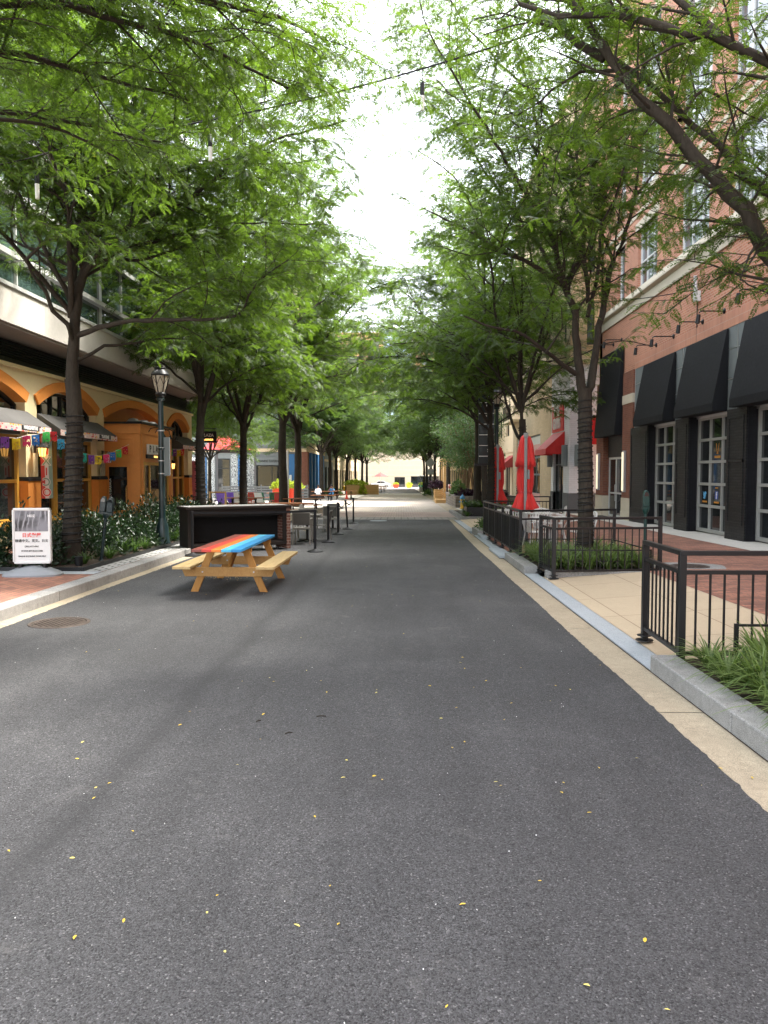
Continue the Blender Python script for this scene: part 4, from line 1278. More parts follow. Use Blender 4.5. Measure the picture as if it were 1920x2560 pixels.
b = MB(); b.box(1.85, 2.0, -.005, .02, .05, .125); b.build('label_plate', M['offwhite'], t)

# belt stanchions
ST = [(-4.66, 17.02, 0), (-2.03, 18.06, 0), (-1.98, 20.8, 0), (-1.96, 23.8, 0), (-1.84, 26.4, -4.5), (-1.85, 29.7, 0)]
SL_ = ['black belt stanchion by the granite kerb in front of the dark bar end', 'black belt stanchion beside the brick veneer end of the bar', 'black belt stanchion next to the single chair back, second along the road from the bar', 'black belt stanchion midway along the chair row, between two leaning-free posts', 'leaning black belt stanchion, second from the pavers', 'black belt stanchion standing at the far end of the row by the pavers']
SL_[3] = 'upright black belt stanchion just before the leaning one'
for k, (x, y, tilt) in enumerate(ST):
    t = thing('belt_stanchion', SL_[k], 'stanchion', (x, y, gz(y) + .006), group='belt stanchions')
    b = MB(); b.lathe([(.185, 0), (.185, .018), (.15, .035), (.05, .06), (.036, .075)], n=28); b.build('base', M['blackmatt'], t, smooth=True)
    dx = math.tan(R(tilt)) * .93
    b = MB(); b.cyl((0, 0, .06), (dx, 0, .93), .032, n=16); b.build('post', M['blackmatt'], t, smooth=True)
    b = MB(); b.cyl((dx, 0, .93), (dx * 1.05, 0, 1.0), .038, n=16); b.build('head', M['blackmatt'], t, smooth=True)
    nxt = {0: 1, 2: 3, 3: 4, 4: 5}.get(k)
    if nxt is not None:
        X, Y, T = ST[nxt]
        ex = X + math.tan(R(T)) * .93 - x
        ey, ez = Y - y, gz(Y) - gz(y)
        sag = .02 if k == 0 else .16
        b = MB()
        n = 12
        q = [(dx + (ex - dx) * i / n, ey * i / n, .965 + ez * i / n - sag * 4 * (i / n) * (1 - i / n)) for i in range(n + 1)]
        for p0, p1 in zip(q, q[1:]):
            v = [(p0[0], p0[1], p0[2] - .025), (p1[0], p1[1], p1[2] - .025), (p1[0], p1[1], p1[2] + .025), (p0[0], p0[1], p0[2] + .025)]
            b.quad(*v)
        b.build('belt', M['blackmatt'], t, fix=False)


# taupe cafe chairs and pedestal tables
def cafe_chair(name, label, loc, rz, fm, sm, group):
    t = thing(name, label, 'chair', loc, rz, group)
    for s in (-1, 1):
        b = MB(); b.bar((s * .225, -.24, .0), (s * .225, -.225, .68), .03, .03); b.build('leg', fm, t, bevel=.004)
        b = MB(); b.bar((s * .225, .27, .0), (s * .225, .21, .45), .03, .03); b.bar((s * .225, .21, .45), (s * .225, .3, .84), .03, .03); b.build('leg', fm, t, bevel=.004)
        b = MB(); b.box(s * .225 - .022, s * .225 + .022, -.25, .27, .66, .685); b.build('armrest', fm, t, bevel=.004)
    for y_ in (-.215, .215):
        b = MB(); b.box(-.21, .21, y_ - .015, y_ + .015, .40, .44); b.build('seat_rail', fm, t)
    b = MB(); b.box(-.212, .212, -.2, .2, .425, .44); b.build('seat', sm, t, bevel=.004)
    b = MB(); b.prism([(.225, .52), (.24, .515), (.305, .83), (.29, .835)], 'x', -.212, .212); b.build('backrest', sm, t, bevel=.004)
    b = MB(); b.box(-.225, .225, .285, .315, .825, .85); b.build('top_rail', fm, t, bevel=.004)
    return t


def cafe_table(name, label, loc, group, tm, bm_, w=.38):
    t = thing(name, label, 'table', loc, 0, group)
    b = MB(); b.box(-w, w, -w, w, .715, .745); b.build('tabletop', tm, t, bevel=.006)
    b = MB(); b.cyl((0, 0, .04), (0, 0, .715), .04, n=14); b.build('pedestal', bm_, t, smooth=True)
    b = MB()
    for k in range(4):
        a = R(45 + 90 * k)
        b.bar((0, 0, .05), (math.cos(a) * .33, math.sin(a) * .33, .02), .06, .03)
    b.build('foot', bm_, t, bevel=.004)
    return t


G1, G2 = 'taupe cafe chairs behind the stanchions', 'pedestal tables behind the stanchions'
g_ = lambda y: gz(y) + .005
c0 = cafe_chair('cafe_chair', 'taupe cafe chair with its back turned to the viewer, beside the brick veneer bar end', (-2.62, 20.35, g_(20.3)), R(180), M['taupe'], M['taupe_d'], G1)
dup(c0, (-2.25, 21.35, g_(21.3)), R(-95), 'taupe cafe chair seen from the side at the first table, on the road side')
dup(c0, (-2.75, 22.1, g_(22)), R(4), 'taupe cafe chair facing the viewer across the first pedestal table')
dup(c0, (-2.3, 25.3, g_(25.3)), R(176), 'taupe cafe chair with its back turned at the second pedestal table')
dup(c0, (-3.15, 26.3, g_(26.3)), R(85), 'taupe cafe chair seen from the side at the second pedestal table')
dup(c0, (-2.45, 27.2, g_(27)), R(-5), 'taupe cafe chair facing the viewer behind the second pedestal table')
t0 = cafe_table('pedestal_table', 'square grey topped pedestal table in front of the bar end chairs', (-2.6, 21.2, g_(21)), G2, M['taupe_d'], M['black'])
dup(t0, (-2.35, 26.3, g_(26.2)), 0, 'square grey topped pedestal table farther up, by the leaning stanchion')
dup(t0, (-3.6, 24.0, g_(24)), 0, 'square grey topped pedestal table hidden mostly behind the dark bar')


# plank tables with concrete-block feet beyond the bar
def plank_table(label, loc, w, l, rz=0, m=None, group='long brown plank tables'):
    m = m or M['brown_wood']
    t = thing('plank_table', label, 'table', loc, rz, group)
    b = MB()
    for k in range(5): b.box(-w, w, -l + 2 * l * k / 5 + .004, -l + 2 * l * (k + 1) / 5 - .004, .72, .76)
    b.build('tabletop_plank', m, t)
    for s in (-1, 1):
        b = MB(); b.box(-w, w, s * (l + .32) - .14, s * (l + .32) + .14, .42, .46); b.build('bench_seat', m, t)
        b = MB(); b.bar((s * w * .6, -l - .3, .02), (s * w * .6, l * .5, .72), .07, .05); b.bar((s * w * .6, l + .3, .02), (s * w * .6, -l * .5, .72), .07, .05); b.bar((s * w * .6, -l - .3, .4), (s * w * .6, l + .3, .4), .05, .05); b.build('trestle', M['black'], t)
    return t


p0 = plank_table('long brown plank table just beyond the dark bar end', (-4.6, 31.2, g_(31)), 1.0, .4)
for (x, y, lb) in ((-4.9, 38.6, 'long brown plank table beside the grey steel pole'), (-8.2, 40, 'long brown plank table in front of the tall orange planters'), (-10.2, 47, 'long brown plank table near the purple and green chairs'), (-8.6, 55, 'brown plank table just before the seated pair'), (-4.9, 66, 'reddish plank table beyond the seated pair, by the orange cone')):
    dup(p0, (x, y, g_(y) + .02), 0, lb)
for (x, y, lb) in ((-3.3, 104, 'reddish plank table on the distant terrace past the cedar planters'), (-3.0, 113, 'second reddish plank table on the distant terrace'), (-3.4, 124, 'farthest reddish plank table before the open red umbrella')):
    dup(p0, (x, y, g_(y) + .02), 0, lb)
ptab = plank_table('reddish plank table with pale benches where two people sit', (-6.3, 62.6, g_(62) + .02), 1.0, .38)
for x, y, lb in ((-5.0, 32.8, 'pale concrete block beneath the plank table end'), (-4.2, 40.0, 'pale concrete block at the edge of the pavers, past the steel pole')):
    b = MB(); b.box(-.9, .9, -.25, .25, 0, .25)
    tag(b.build('concrete_block', M['limestone'], bevel=.015, loc=(x, y, g_(y))), lb, 'block')

b = MB()
for _ in range(90):
    x, y = rnd.gauss(-3.15, .22), rnd.gauss(13.3, .22)
    s_ = rnd.uniform(.004, .012)
    Mx = Matrix.Translation((x, y, gz(y) + .008)) @ Euler((0, 0, rnd.random() * 3)).to_matrix().to_4x4()
    b.box(-s_, s_, -s_ * .5, s_ * .5, -.002, .002, 0, Mx)
tag(b.build('wood_chip_litter', M['bench_wood'], fix=False), 'pale wood chips scattered on the asphalt under the striped picnic table', 'litter', kind='stuff')

# water-based poster stand
sx, sy = -6.0, 12.35
t = thing('poster_stand', 'white framed hair salon poster stand on grey water-filled base', 'sign', (sx, sy, gz(sy) + .146), R(6))
b = MB()
n, rows = 40, 8
prof = [(1.0, .0), (1.0, .035), (.93, .065), (.8, .1), (.6, .135), (.35, .155), (.1, .16)]
vs, fs = [], []
for r, z in prof:
    for k in range(n):
        a = 2 * math.pi * k / n
        ca, sa = math.cos(a), math.sin(a)
        ex = abs(ca) ** .7 * (1 if ca > 0 else -1) * .46 * r
        ey = abs(sa) ** .7 * (1 if sa > 0 else -1) * .28 * r
        zz = z * (1 - .25 * abs(ex / .46)) * (1 - .28 * math.exp(-((ex / .2) ** 2)) * (1 if sa < 0 else 0) * r)
        vs.append((ex, ey, zz))
for i in range(len(prof) - 1):
    for k in range(n): fs.append((i * n + k, i * n + (k + 1) % n, (i + 1) * n + (k + 1) % n, (i + 1) * n + k))
fs += [tuple(range(n - 1, -1, -1)), tuple((len(prof) - 1) * n + k for k in range(n))]
b.add(vs, fs)
b.build('base', M['grey_plastic'], t, smooth=True)
for s in (-1, 1):
    b = MB(); b.cyl((s * .19, 0, .1), (s * .19, 0, .2), .028, n=12); b.cyl((s * .19, 0, .12), (s * .19, 0, .15), .045, n=14); b.build('spring', M['black'], t, smooth=True)
z0, z1, W = .2, 1.09, .29
b = MB(); b.box(-W, W, -.03, .03, z0, z1); b.build('panel', M['offwhite'], t, bevel=.02)
b = MB()
b.box(-W - .012, -W + .022, -.04, .04, z0 + .02, z1 - .02); b.box(W - .022, W + .012, -.04, .04, z0 + .02, z1 - .02); b.box(-W + .005, W - .005, -.04, .04, z1 - .03, z1 + .01); b.box(-W + .005, W - .005, -.04, .04, z0 - .01, z0 + .03)
b.build('rim', M['alu'], t, bevel=.012)
def hairmat():
    q = NT('black and white hair picture')
    mp = q.n('ShaderNodeMapping', {'Vector': q.obj(), 'Rotation': (0, R(-28), 0), 'Scale': (1, 1, .35)}).outputs[0]
    k = q.n('ShaderNodeTexWave', {'Vector': mp, 'Scale': 4.5, 'Distortion': 5.0, 'Detail': 3.0, 'Detail Scale': 2.5})
    g = q.noise(3.2, 3, .5)
    q.set(color=q.mix(q.ramp(g, [(.42, (0, 0, 0)), (.6, (1, 1, 1))]), q.ramp(k.outputs['Fac'], [(.1, (.015, .015, .017)), (.75, (.06, .06, .065)), (1, (.3, .3, .32))]), (.2, .2, .22)), rough=.35)
    return q.m
b = MB(); b.box(-W + .03, W - .03, -.034, -.031, z1 - .37, z1 - .035); b.build('picture', hairmat(), t)
for s_, size, z, m, bold in (('HDZ', .055, .97, M['white'], .001), ('日式髮屋', .075, .655, M['redink'], .0015), ('精通中文。英文。日文', .052, .565, M['ink'], .0008), ('(301) 417-4961', .036, .475, M['ink'], .0006), ('WWW.MYHDZ.COM', .036, .4, M['ink'], .0008), ('ONLINE BOOKING AVAILABLE', .032, .315, M['ink'], .0008)):
    text(s_, size, m, t, (0, -.0355, z), FACE_S, .0008, bold)

# cast iron street lamps
def lamp_post(label, x, y, h, extra=None):
    t = thing('street_lamp', label, 'street lamp', (x, y, gz(y) + .1), 0, 'green street lamps')
    b = MB(); b.lathe([(.19, 0), (.19, .12), (.16, .16), (.14, .5), (.1, .62), (.085, .7)], n=20); b.build('base', M['green_pole'], t, smooth=True)
    b = MB(); b.tube([(0, 0, .65), (0, 0, h - .75)], [.075, .062], 18); b.lathe([(.075, -.03), (.09, 0), (.075, .03)], (0, 0, h * .55)); b.lathe([(.07, -.03), (.1, 0), (.1, .03), (.07, .06)], (0, 0, h - .78)); b.build('pole', M['green_pole'], t, smooth=True)
    b = MB(); b.lathe([(.06, 0), (.115, .05), (.13, .1), (.1, .13)], (0, 0, h - .74), 20); b.build('collar', M['black'], t, smooth=True)
    b = MB(); b.lathe([(.085, 0), (.135, .14), (.18, .32), (.185, .4), (.17, .44)], (0, 0, h - .62), 16); gl = b.build('lantern_glass', M['lampglass'], t, smooth=True)
    b = MB()
    for k in range(6):
        a = 2 * math.pi * k / 6 + .3
        c, s = math.cos(a), math.sin(a)
        b.tube([(.095 * c, .095 * s, h - .64), (.148 * c, .148 * s, h - .47), (.198 * c, .198 * s, h - .27), (.205 * c, .205 * s, h - .2)], .011, 6)
        a2 = a + math.pi / 6
        b.tube([(.15 * c, .15 * s, h - .44), (.19 * math.cos(a2), .19 * math.sin(a2), h - .26)], .007, 5)
        a2 = a - math.pi / 6
        b.tube([(.15 * c, .15 * s, h - .44), (.19 * math.cos(a2), .19 * math.sin(a2), h - .26)], .007, 5)
    b.build('cage_rib', M['black'], t, smooth=True)
    b = MB(); b.lathe([(.205, -.03), (.215, .0), (.19, .05), (.14, .1), (.12, .13), (.14, .145), (.13, .17), (.03, .18)], (0, 0, h - .2), 24); b.build('cap', M['black'], t, smooth=True)
    return t


t = lamp_post('tall dark green street lamp in the hedge in front of the restaurant', -5.62, 17.95, 4.25)
b = MB()
for z in (1.75, 2.05, 2.35, 2.75): b.lathe([(.08, -.012), (.084, 0), (.08, .012)], (0, 0, z), 18)
b.build('clamp_grille', M['steel'], t, smooth=True)
b = MB(); b.box(.06, .2, -.02, .02, 1.7, 2.6); b.build('notice_back', M['greypanel'], t)
t = lamp_post('tall dark green street lamp among the trees by the red umbrellas', 3.45, 28.0, 4.95)
b = MB(); b.box(-.66, -.08, -.03, .03, 2.2, 5.0); sgp = b.build('directory_panel', M['green_pole'], t, bevel=.006)
b = MB()
for k in range(7): b.box(-.64, -.1, -.036, -.031, 2.45 + .385 * k, 2.475 + .385 * k)
b.build('white_line_stripe', M['white'], sgp)
for k, ch in enumerate('UQSN'):
    text(ch, .36, M['white'], sgp, (-.3, -.036, 3.6 + .385 * (k - 0) + .2), FACE_S, .003, .006)
text('EC', .16, M['white'], sgp, (-.25, -.036, 2.66), FACE_S, .003, .003)
b = MB(); b.box(-.8, .1, -.06, .06, 2.12, 2.2); b.build('bracket', M['black'], t)
b = MB(); b.box(.0, .16, -.2, -.08, 1.25, 1.75); b.build('control_box', M['greypanel'], t, bevel=.01)


# parking meters
def meter(label, x, y, h, lean, mat, heads=(-1, 1)):
    t = thing('parking_meter', label, 'parking meter', (x, y, gz(y) + .14), 0)
    Mx = Matrix.Rotation(lean, 4, 'Y')
    p = lambda a: Mx @ Vector(a)
    b = MB(); b.tube([p((0, 0, 0)), p((0, 0, h - .42))], .03, 12); b.lathe([(.06, 0), (.06, .02), (.035, .05)], (0, 0, 0), 14); b.build('post', mat, t, smooth=True)
    b = MB(); b.tube([p((0, 0, h - .45)), p((0, 0, h - .4)), p((0, 0, h - .35))], [.032, .06, .062], 12); b.box(-.065 * len(heads), .065 * len(heads), -.04, .04, h - .37, h - .32, 0, Mx); b.build('yoke', mat, t, smooth=True)
    for s in heads:
        b = MB()
        pr = [(-.055, 0), (.055, 0), (.06, .13), (.055, .22), (.03, .28), (0, .3), (-.03, .28), (-.055, .22), (-.06, .13)]
        b.prism([(q[0] + s * .068, q[1] + h - .32) for q in pr], 'y', -.05, .05, 0, Mx)
        hd = b.build('head', mat, t, bevel=.012)
        b = MB()
        n = 10
        arcp = [(s * .068 + .042 * math.cos(math.pi * k / n), h - .13 + .075 * math.sin(math.pi * k / n)) for k in range(n + 1)]
        b.prism(arcp, 'y', -.053, -.051, 0, Mx)
        b.build('window_pane', M['glass'], hd)
    return t


meter('leaning twin-headed dark parking meter in the hedge bed', -5.69, 14.4, 1.28, R(7), M['green_pole'])
meter('green parking meter by the black railing and the trunk wrapped in wires', 4.42, 14.0, 1.4, 0, M['teal_cap'], (0,))


# ---- black railings
def railing(label, pts, posts_extra=(), h=1.02, panel=(), rz=0, sub=.125, lift=.02, group='black steel railings'):
    t = thing('railing', label, 'railing', (pts[0][0], pts[0][1], gz(pts[0][1])), 0, group)
    o = Vector(t.location)
    loc = [Vector((x, y, gz(y) + lift)) - o for x, y in pts]
    done = []
    def post(p):
        if any((p - d).length < .05 for d in done): return
        done.append(p)
        b = MB(); b.box(p.x - .03, p.x + .03, p.y - .03, p.y + .03, p.z, p.z + h - .021); b.lathe([(.09, .0), (.09, .012), (.05, .014)], (p.x, p.y, p.z + .0), 14); b.lathe([(.075, .05), (.075, .06), (.04, .062)], (p.x, p.y, p.z), 14)
        b.build('post', M['black'], t, bevel=.003)
    for i, (a, c) in enumerate(zip(loc, loc[1:])):
        l = (c - a).length
        n = max(1, round(l / 1.45))
        for k in range(n + 1): post(a + (c - a) * (k / n))
        d = (c - a).normalized()
        b = MB()
        e = d * .03
        b.bar(a - e + Vector((0, 0, h)), c + e + Vector((0, 0, h)), .06, .042)
        b.build('top_rail', M['black'], t, bevel=.004)
        b = MB(); b.bar(a + Vector((0, 0, h - .17)), c + Vector((0, 0, h - .17)), .04, .035); b.build('middle_rail', M['black'], t)
        b = MB(); b.bar(a + Vector((0, 0, .13)), c + Vector((0, 0, .13)), .04, .035); b.build('bottom_rail', M['black'], t)
        m = max(2, round(l / sub))
        b = MB()
        for k in range(1, m):
            p = a + (c - a) * (k / m)
            b.box(p.x - .008, p.x + .008, p.y - .008, p.y + .008, p.z + .145, p.z + h - .185)
        b.build('baluster_grille', M['black'], t)
        if i in panel:
            b = MB(); nrm = Vector((-d.y, d.x, 0)) * .02
            for k in range(m // 2):
                p, q = a + (c - a) * (k * 2 / m) + d * .01, a + (c - a) * (min((k * 2 + 2) / m, 1)) - d * .01
                w = nrm * (1 + .5 * math.sin(k * 2.1))
                b.quad(p + w + Vector((0, 0, .15)), q + w + Vector((0, 0, .15)), q + w + Vector((0, 0, h - .19)), p + w + Vector((0, 0, h - .19)))
            b.build('canvas_panel', M['canvas'], t, fix=False)
    return t


railing('black railing at the end of the striped grass planter nearest the kerb ramp', [(2.52, 7.95), (2.47, 6.78), (4.2, 6.78)], lift=.04)
railing('black railing with short return in front of the wire-wrapped tree planter', [(2.52, 13.9), (2.58, 13.0), (4.45, 13.28)], lift=.03)
railing('black patio railing with dark canvas panels running along the granite kerb', [(4.55, 16.5), (2.44, 15.75), (2.46, 22.8), (3.2, 23.1)], panel=(1,), lift=.05)
railing('black patio railing behind the red umbrellas toward the white shop', [(3.3, 26.9), (5.2, 27.0)], lift=.1)


def low_rail(label, pts, h=.38):
    t = thing('edging_rail', label, 'edging rail', (pts[0][0], pts[0][1], gz(pts[0][1]) + .1), 0, 'low planter edging rails')
    o = Vector(t.location)
    q = [Vector((x, y, gz(y) + .1)) - o for x, y in pts]
    for p in q:
        b = MB(); b.box(p.x - .014, p.x + .014, p.y - .014, p.y + .014, p.z, p.z + h); b.build('post', M['black'], t)
    b = MB()
    for a, c in zip(q, q[1:]):
        for z in (h - .014, h * .45): b.bar(a + Vector((0, 0, z)), c + Vector((0, 0, z)), .02, .02)
    b.build('rail_rib', M['black'], t)
    return t


low_rail('low black edging rail in the striped grass planter beside the ramp', [(2.85, 6.55), (4.1, 6.55), (4.1, 4.2)])
low_rail('low black edging rail round the wire-wrapped tree planter', [(2.62, 13.6), (3.5, 13.55), (4.4, 13.6), (4.4, 16.1), (2.62, 16.1)])
low_rail('low black edging rail between the poster stand and the brick pavement', [(-6.9, 12.75), (-7.8, 12.75), (-7.85, 15.0)])
b = MB(); b.cyl((0, 0, 0), (0, 0, .17), .06, .075, 14)
tag(b.build('plant_pot', M['blackmatt'], loc=(-5.75, 13.55, gz(13.5) + .165), smooth=True), 'small black plant pot at the hedge bed edge by the meter', 'pot')


# ---- closed red umbrellas
def closed_umbrella(label, x, y, k=1.0):
    t = thing('closed_umbrella', label, 'umbrella', (x, y, gz(y) + .1), 0, 'closed red cantilever umbrellas')
    b = MB(); b.box(-.036, .036, -.03, .03, .0, 2.72); b.build('mast', M['mast'], t, bevel=.01)
    b = MB(); b.box(-.055, .055, -.045, .035, 2.66, 2.78); b.build('mast_cap', M['mast'], t, bevel=.015)
    b = MB(); b.box(.045, .1, -.05, .03, 1.62, 1.86); b.build('crank_box', M['mast'], t, bevel=.012)
    b = MB(); b.box(-.35, .35, -.35, .35, .0, .05); b.lathe([(.09, .05), (.07, .3), (.055, .34)]); b.build('base', M['greybase'], t)
    b = MB()
    prof = [(2.74, .055, .0), (2.68, .12, .1), (2.5, .165, .16), (2.28, .195, .2), (2.1, .215, .22), (1.96, .245, .26), (1.95, .19, .2), (1.75, .2, .24), (1.5, .2, .28), (1.32, .175, .2), (1.27, .17, .14), (1.2, .2, .22), (1.05, .25, .26), (.9, .295, .3), (.82, .315, .32), (.86, .25, .3)]
    n = 64
    vs, fs = [], []
    for i, (z, r, am) in enumerate(prof):
        for k_ in range(n):
            a = 2 * math.pi * k_ / n
            rr = r * (1 + am * .55 * math.sin(8 * a + .9 * math.sin(z * 3)) + am * .4 * math.sin(13 * a + z * 2.7) + am * .3 * math.sin(5 * a + z * 4 + x))
            zz = z + (.035 * math.sin(8 * a + 1) if i in (5, 13, 14) else 0)
            vs.append((rr * math.cos(a) + .02, .17 + rr * math.sin(a) * .8, zz))
    for i in range(len(prof) - 1):
        for k_ in range(n): fs.append((i * n + k_, i * n + (k_ + 1) % n, (i + 1) * n + (k_ + 1) % n, (i + 1) * n + k_))
    fs.append(tuple(range(n)))
    b.add(vs, fs)
    b.build('folded_canopy', M['red'], t, smooth='all')
    b = MB(); b.lathe([(.185, -.02), (.19, 0), (.185, .02)], (.02, .17, 1.29), 24, sy=.8); b.build('tie_strap', M['redsign'], t, smooth=True)
    b = MB(); b.cyl((.02, .17, .7), (.02, .17, 2.7), .02); b.build('inner_pole', M['steel'], t)
    return t


closed_umbrella('closed red umbrella with grey mast, the taller-looking one standing in the patio', 3.12, 19.4)
closed_umbrella('closed red umbrella farther up by the street lamp and dark trunk', 3.22, 25.8)


# ---- white patio tables and chairs
def slat_table(label, x, y, rz=0):
    t = thing('slatted_table', label, 'table', (x, y, gz(y) + .1), rz, 'white slatted patio tables')
    b = MB()
    for k in range(9): b.box(-.4 + .09 * k, -.4 + .09 * k + .055, -.42, .42, .715, .735)
    b.build('tabletop_slat', M['offwhite'], t)
    b = MB()
    n = 28
    q = [(.46 * math.cos(2 * math.pi * k / n), .46 * math.sin(2 * math.pi * k / n), .725) for k in range(n + 1)]
    b.tube(q, .014, 6, cap=False); b.build('rim', M['offwhite'], t, smooth=True)
    for k in range(4):
        a = R(45 + 90 * k)
        c, s = math.cos(a), math.sin(a)
        b = MB(); b.tube([(.34 * c, .34 * s, .71), (.2 * c, .2 * s, .45), (.24 * c, .24 * s, .2), (.38 * c, .38 * s, .0)], .018, 8); b.build('leg', M['offwhite'], t, smooth=True)
    return t


s0 = slat_table('white round slatted patio table beside the tall red umbrella', 3.15, 22.4)
dup(s0, (3.55, 17.9, gz(17.9) + .1), .3, 'white slatted patio table behind the wire-wrapped trunk railing')
dup(s0, (3.6, 20.4, gz(20.4) + .1), .8, 'white slatted patio table just behind the red umbrella mast')


def wire_chair(label, x, y, rz):
    t = thing('patio_chair', label, 'chair', (x, y, gz(y) + .1), rz, 'white patio chairs')
    b = MB()
    for k in range(7): b.box(-.2 + .06 * k, -.2 + .06 * k + .04, -.21, .21, .43, .45)
    b.build('seat_slat', M['offwhite'], t)
    b = MB(); b.tube([(-.21, .2, .44), (-.23, .27, .7), (-.18, .3, .86), (0, .32, .9), (.18, .3, .86), (.23, .27, .7), (.21, .2, .44)], .016, 8); b.build('back_frame', M['offwhite'], t, smooth=True)
    b = MB()
    for k in range(5): b.bar((-.14 + .07 * k, .215, .44), (-.14 + .07 * k, .305, .88), .03, .008)
    b.build('back_slat', M['offwhite'], t)
    for s in (-1, 1):
        b = MB(); b.tube([(s * .2, -.2, .44), (s * .22, -.22, .2), (s * .24, -.26, 0)], .015, 8); b.build('leg', M['offwhite'], t, smooth=True)
        b = MB(); b.tube([(s * .2, .2, .44), (s * .22, .24, .2), (s * .24, .3, 0)], .015, 8); b.build('leg', M['offwhite'], t, smooth=True)
        b = MB(); b.tube([(s * .22, .25, .66), (s * .26, .05, .68), (s * .26, -.15, .66), (s * .22, -.2, .44)], .015, 8); b.build('armrest', M['offwhite'], t, smooth=True)
    return t


w0 = wire_chair('white patio chair closest to the wire-wrapped tree, facing the street', 3.05, 17.3, R(100))
for x, y, a, lb in ((4.05, 17.4, -80, 'white patio chair behind the wire-wrapped trunk'), (3.5, 18.8, 5, 'white patio chair facing the viewer across the first slatted table'), (3.1, 20.9, 20, 'white patio chair right beside the red umbrella mast'), (4.1, 20.7, -95, 'white patio chair on the shop side of the umbrella'), (3.7, 22.6, -70, 'white patio chair at the far round slatted table')):
    dup(w0, (x, y, gz(y) + .1), R(a), lb)
b = MB(); b.box(7.9, 8.65, 31.0, 33.3, gz(32) + .155, gz(32) + .17)
tag(b.build('door_mat', M['blackmatt']), 'black door mat before the glass door of the brick building', 'mat')

# hydrant
t = thing('fire_hydrant', 'yellow fire hydrant with light blue cap by the fieldstone planter', 'hydrant', (3.5, 44, gz(44) + .05))
b = MB(); b.lathe([(.17, 0), (.17, .04), (.115, .06), (.11, .5), (.14, .52), (.14, .56)], n=20); b.build('barrel', M['yellow'], t, smooth=True)
b = MB(); b.lathe([(.15, .56), (.155, .6), (.13, .68), (.08, .76), (.04, .78), (.04, .84), (.01, .85)], n=20); b.build('bonnet', M['bluecap'], t, smooth=True)
for a, l, r in ((0, .2, .05), (180, .2, .05), (-90, .19, .07)):
    c, s = math.cos(R(a)), math.sin(R(a))
    b = MB(); b.cyl((.08 * c, .08 * s, .42), (l * c, l * s, .42), r, n=14); b.build('outlet_cap', M['bluecap'], t, smooth=True)

# fieldstone planter, dark low box, timber parklet
def stone_planter(label, x0, x1, y0, y1, h):
    t = thing('stone_planter', label, 'planter', (x0, y0, gz(y0)))
    o = Vector(t.location)
    b = MB(t)
    for (a, c, d, e) in ((x0, x1, y0, y0 + .3), (x0, x1, y1 - .3, y1), (x0, x0 + .3, y0 + .3, y1 - .3), (x1 - .3, x1, y0 + .3, y1 - .3)): b.box(a, c, d, e, gz(y1) - .2, gz(y0) + h)
    b.build('stone_wall', M['stone'], t)
    b = MB(t); z = gz(y0) + h
    for (a, c, d, e) in ((x0 - .05, x1 + .05, y0 - .05, y0 + .35), (x0 - .05, x1 + .05, y1 - .35, y1 + .05), (x0 - .05, x0 + .35, y0 + .35, y1 - .35), (x1 - .35, x1 + .05, y0 + .35, y1 - .35)): b.box(a, c, d, e, z, z + .08)
    b.build('coping_rim', M['coping'], t, bevel=.01)
    b = MB(t); b.box(x0 + .3, x1 - .3, y0 + .3, y1 - .3, z - .3, z - .02); b.build('soil', M['soil'], t)
    return t


stone_planter('long fieldstone planter holding crape myrtles and purple plants', 3.25, 6.8, 46, 56, .66)
t = thing('planter_box', 'low black planter box on the corner island', 'planter', (4, 33.6, gz(33.6)))
b = MB(t)
for (a, c, d, e) in ((2.85, 5.2, 33.55, 33.6), (2.85, 5.2, 35.0, 35.05), (2.85, 2.9, 33.6, 35.0), (5.15, 5.2, 33.6, 35.0)): b.box(a, c, d, e, gz(33.6) + .1, gz(33.6) + .52)
b.build('side_panel_plank', M['black'], t, bevel=.005)
b = MB(t); b.box(2.9, 5.15, 33.6, 35.0, gz(33.6) + .2, gz(33.6) + .46); b.build('soil', M['soil'], t)

t = thing('timber_pergola', 'cedar timber pergola frame with striped cushions past the fieldstone planter', 'pergola', (3.6, 59, gz(59)))
z = gz(59)
for x, y in ((3.25, 57.6), (3.25, 61.5), (5.6, 57.6), (5.6, 61.5)):
    b = MB(t); b.box(x - .09, x + .09, y - .09, y + .09, z, z + 3.1); b.build('post', M['pale_wood'], t, bevel=.01)
b = MB(t)
b.box(3.1, 5.75, 57.5, 57.7, z + 3.1, z + 3.26); b.box(3.1, 5.75, 61.4, 61.6, z + 3.1, z + 3.26)
for k in range(6): b.box(3.1 + .5 * k, 3.18 + .5 * k, 57.4, 61.7, z + 3.26, z + 3.34)
b.build('beam_slat', M['pale_wood'], t)
for k in range(3):
    b = MB(t); b.tube([(3.5, 57.45, z + .72 + .27 * k), (4.6, 57.45, z + .72 + .27 * k)], .125, 14)
    b.build('striped_cushion', M['check'], t, smooth=True)
b = MB(t); b.box(2.5, 4.7, 55.9, 57.3, z + .0, z + .32); b.build('deck_step', M['pale_wood'], t, bevel=.01)
t = thing('cedar_planter', 'cedar plank planter with dark purple plants beside the timber pergola', 'planter', (2.75, 58.4, gz(58)))
b = MB(t)
for k in range(6): b.box(2.5, 3.05, 57.9, 59.2, z + .1 + .15 * k, z + .1 + .15 * k + .143)
b.build('box_plank', M['pale_wood'], t)
t = thing('cedar_gate', 'narrow cedar slat screen between purple planter and pergola post', 'screen', (3.1, 57.8, gz(58)))
b = MB(t)
for k in range(6): b.box(3.06, 3.14, 57.7, 58.3, z + .2 + .16 * k, z + .3 + .16 * k)
b.build('slat', M['pale_wood'], t)

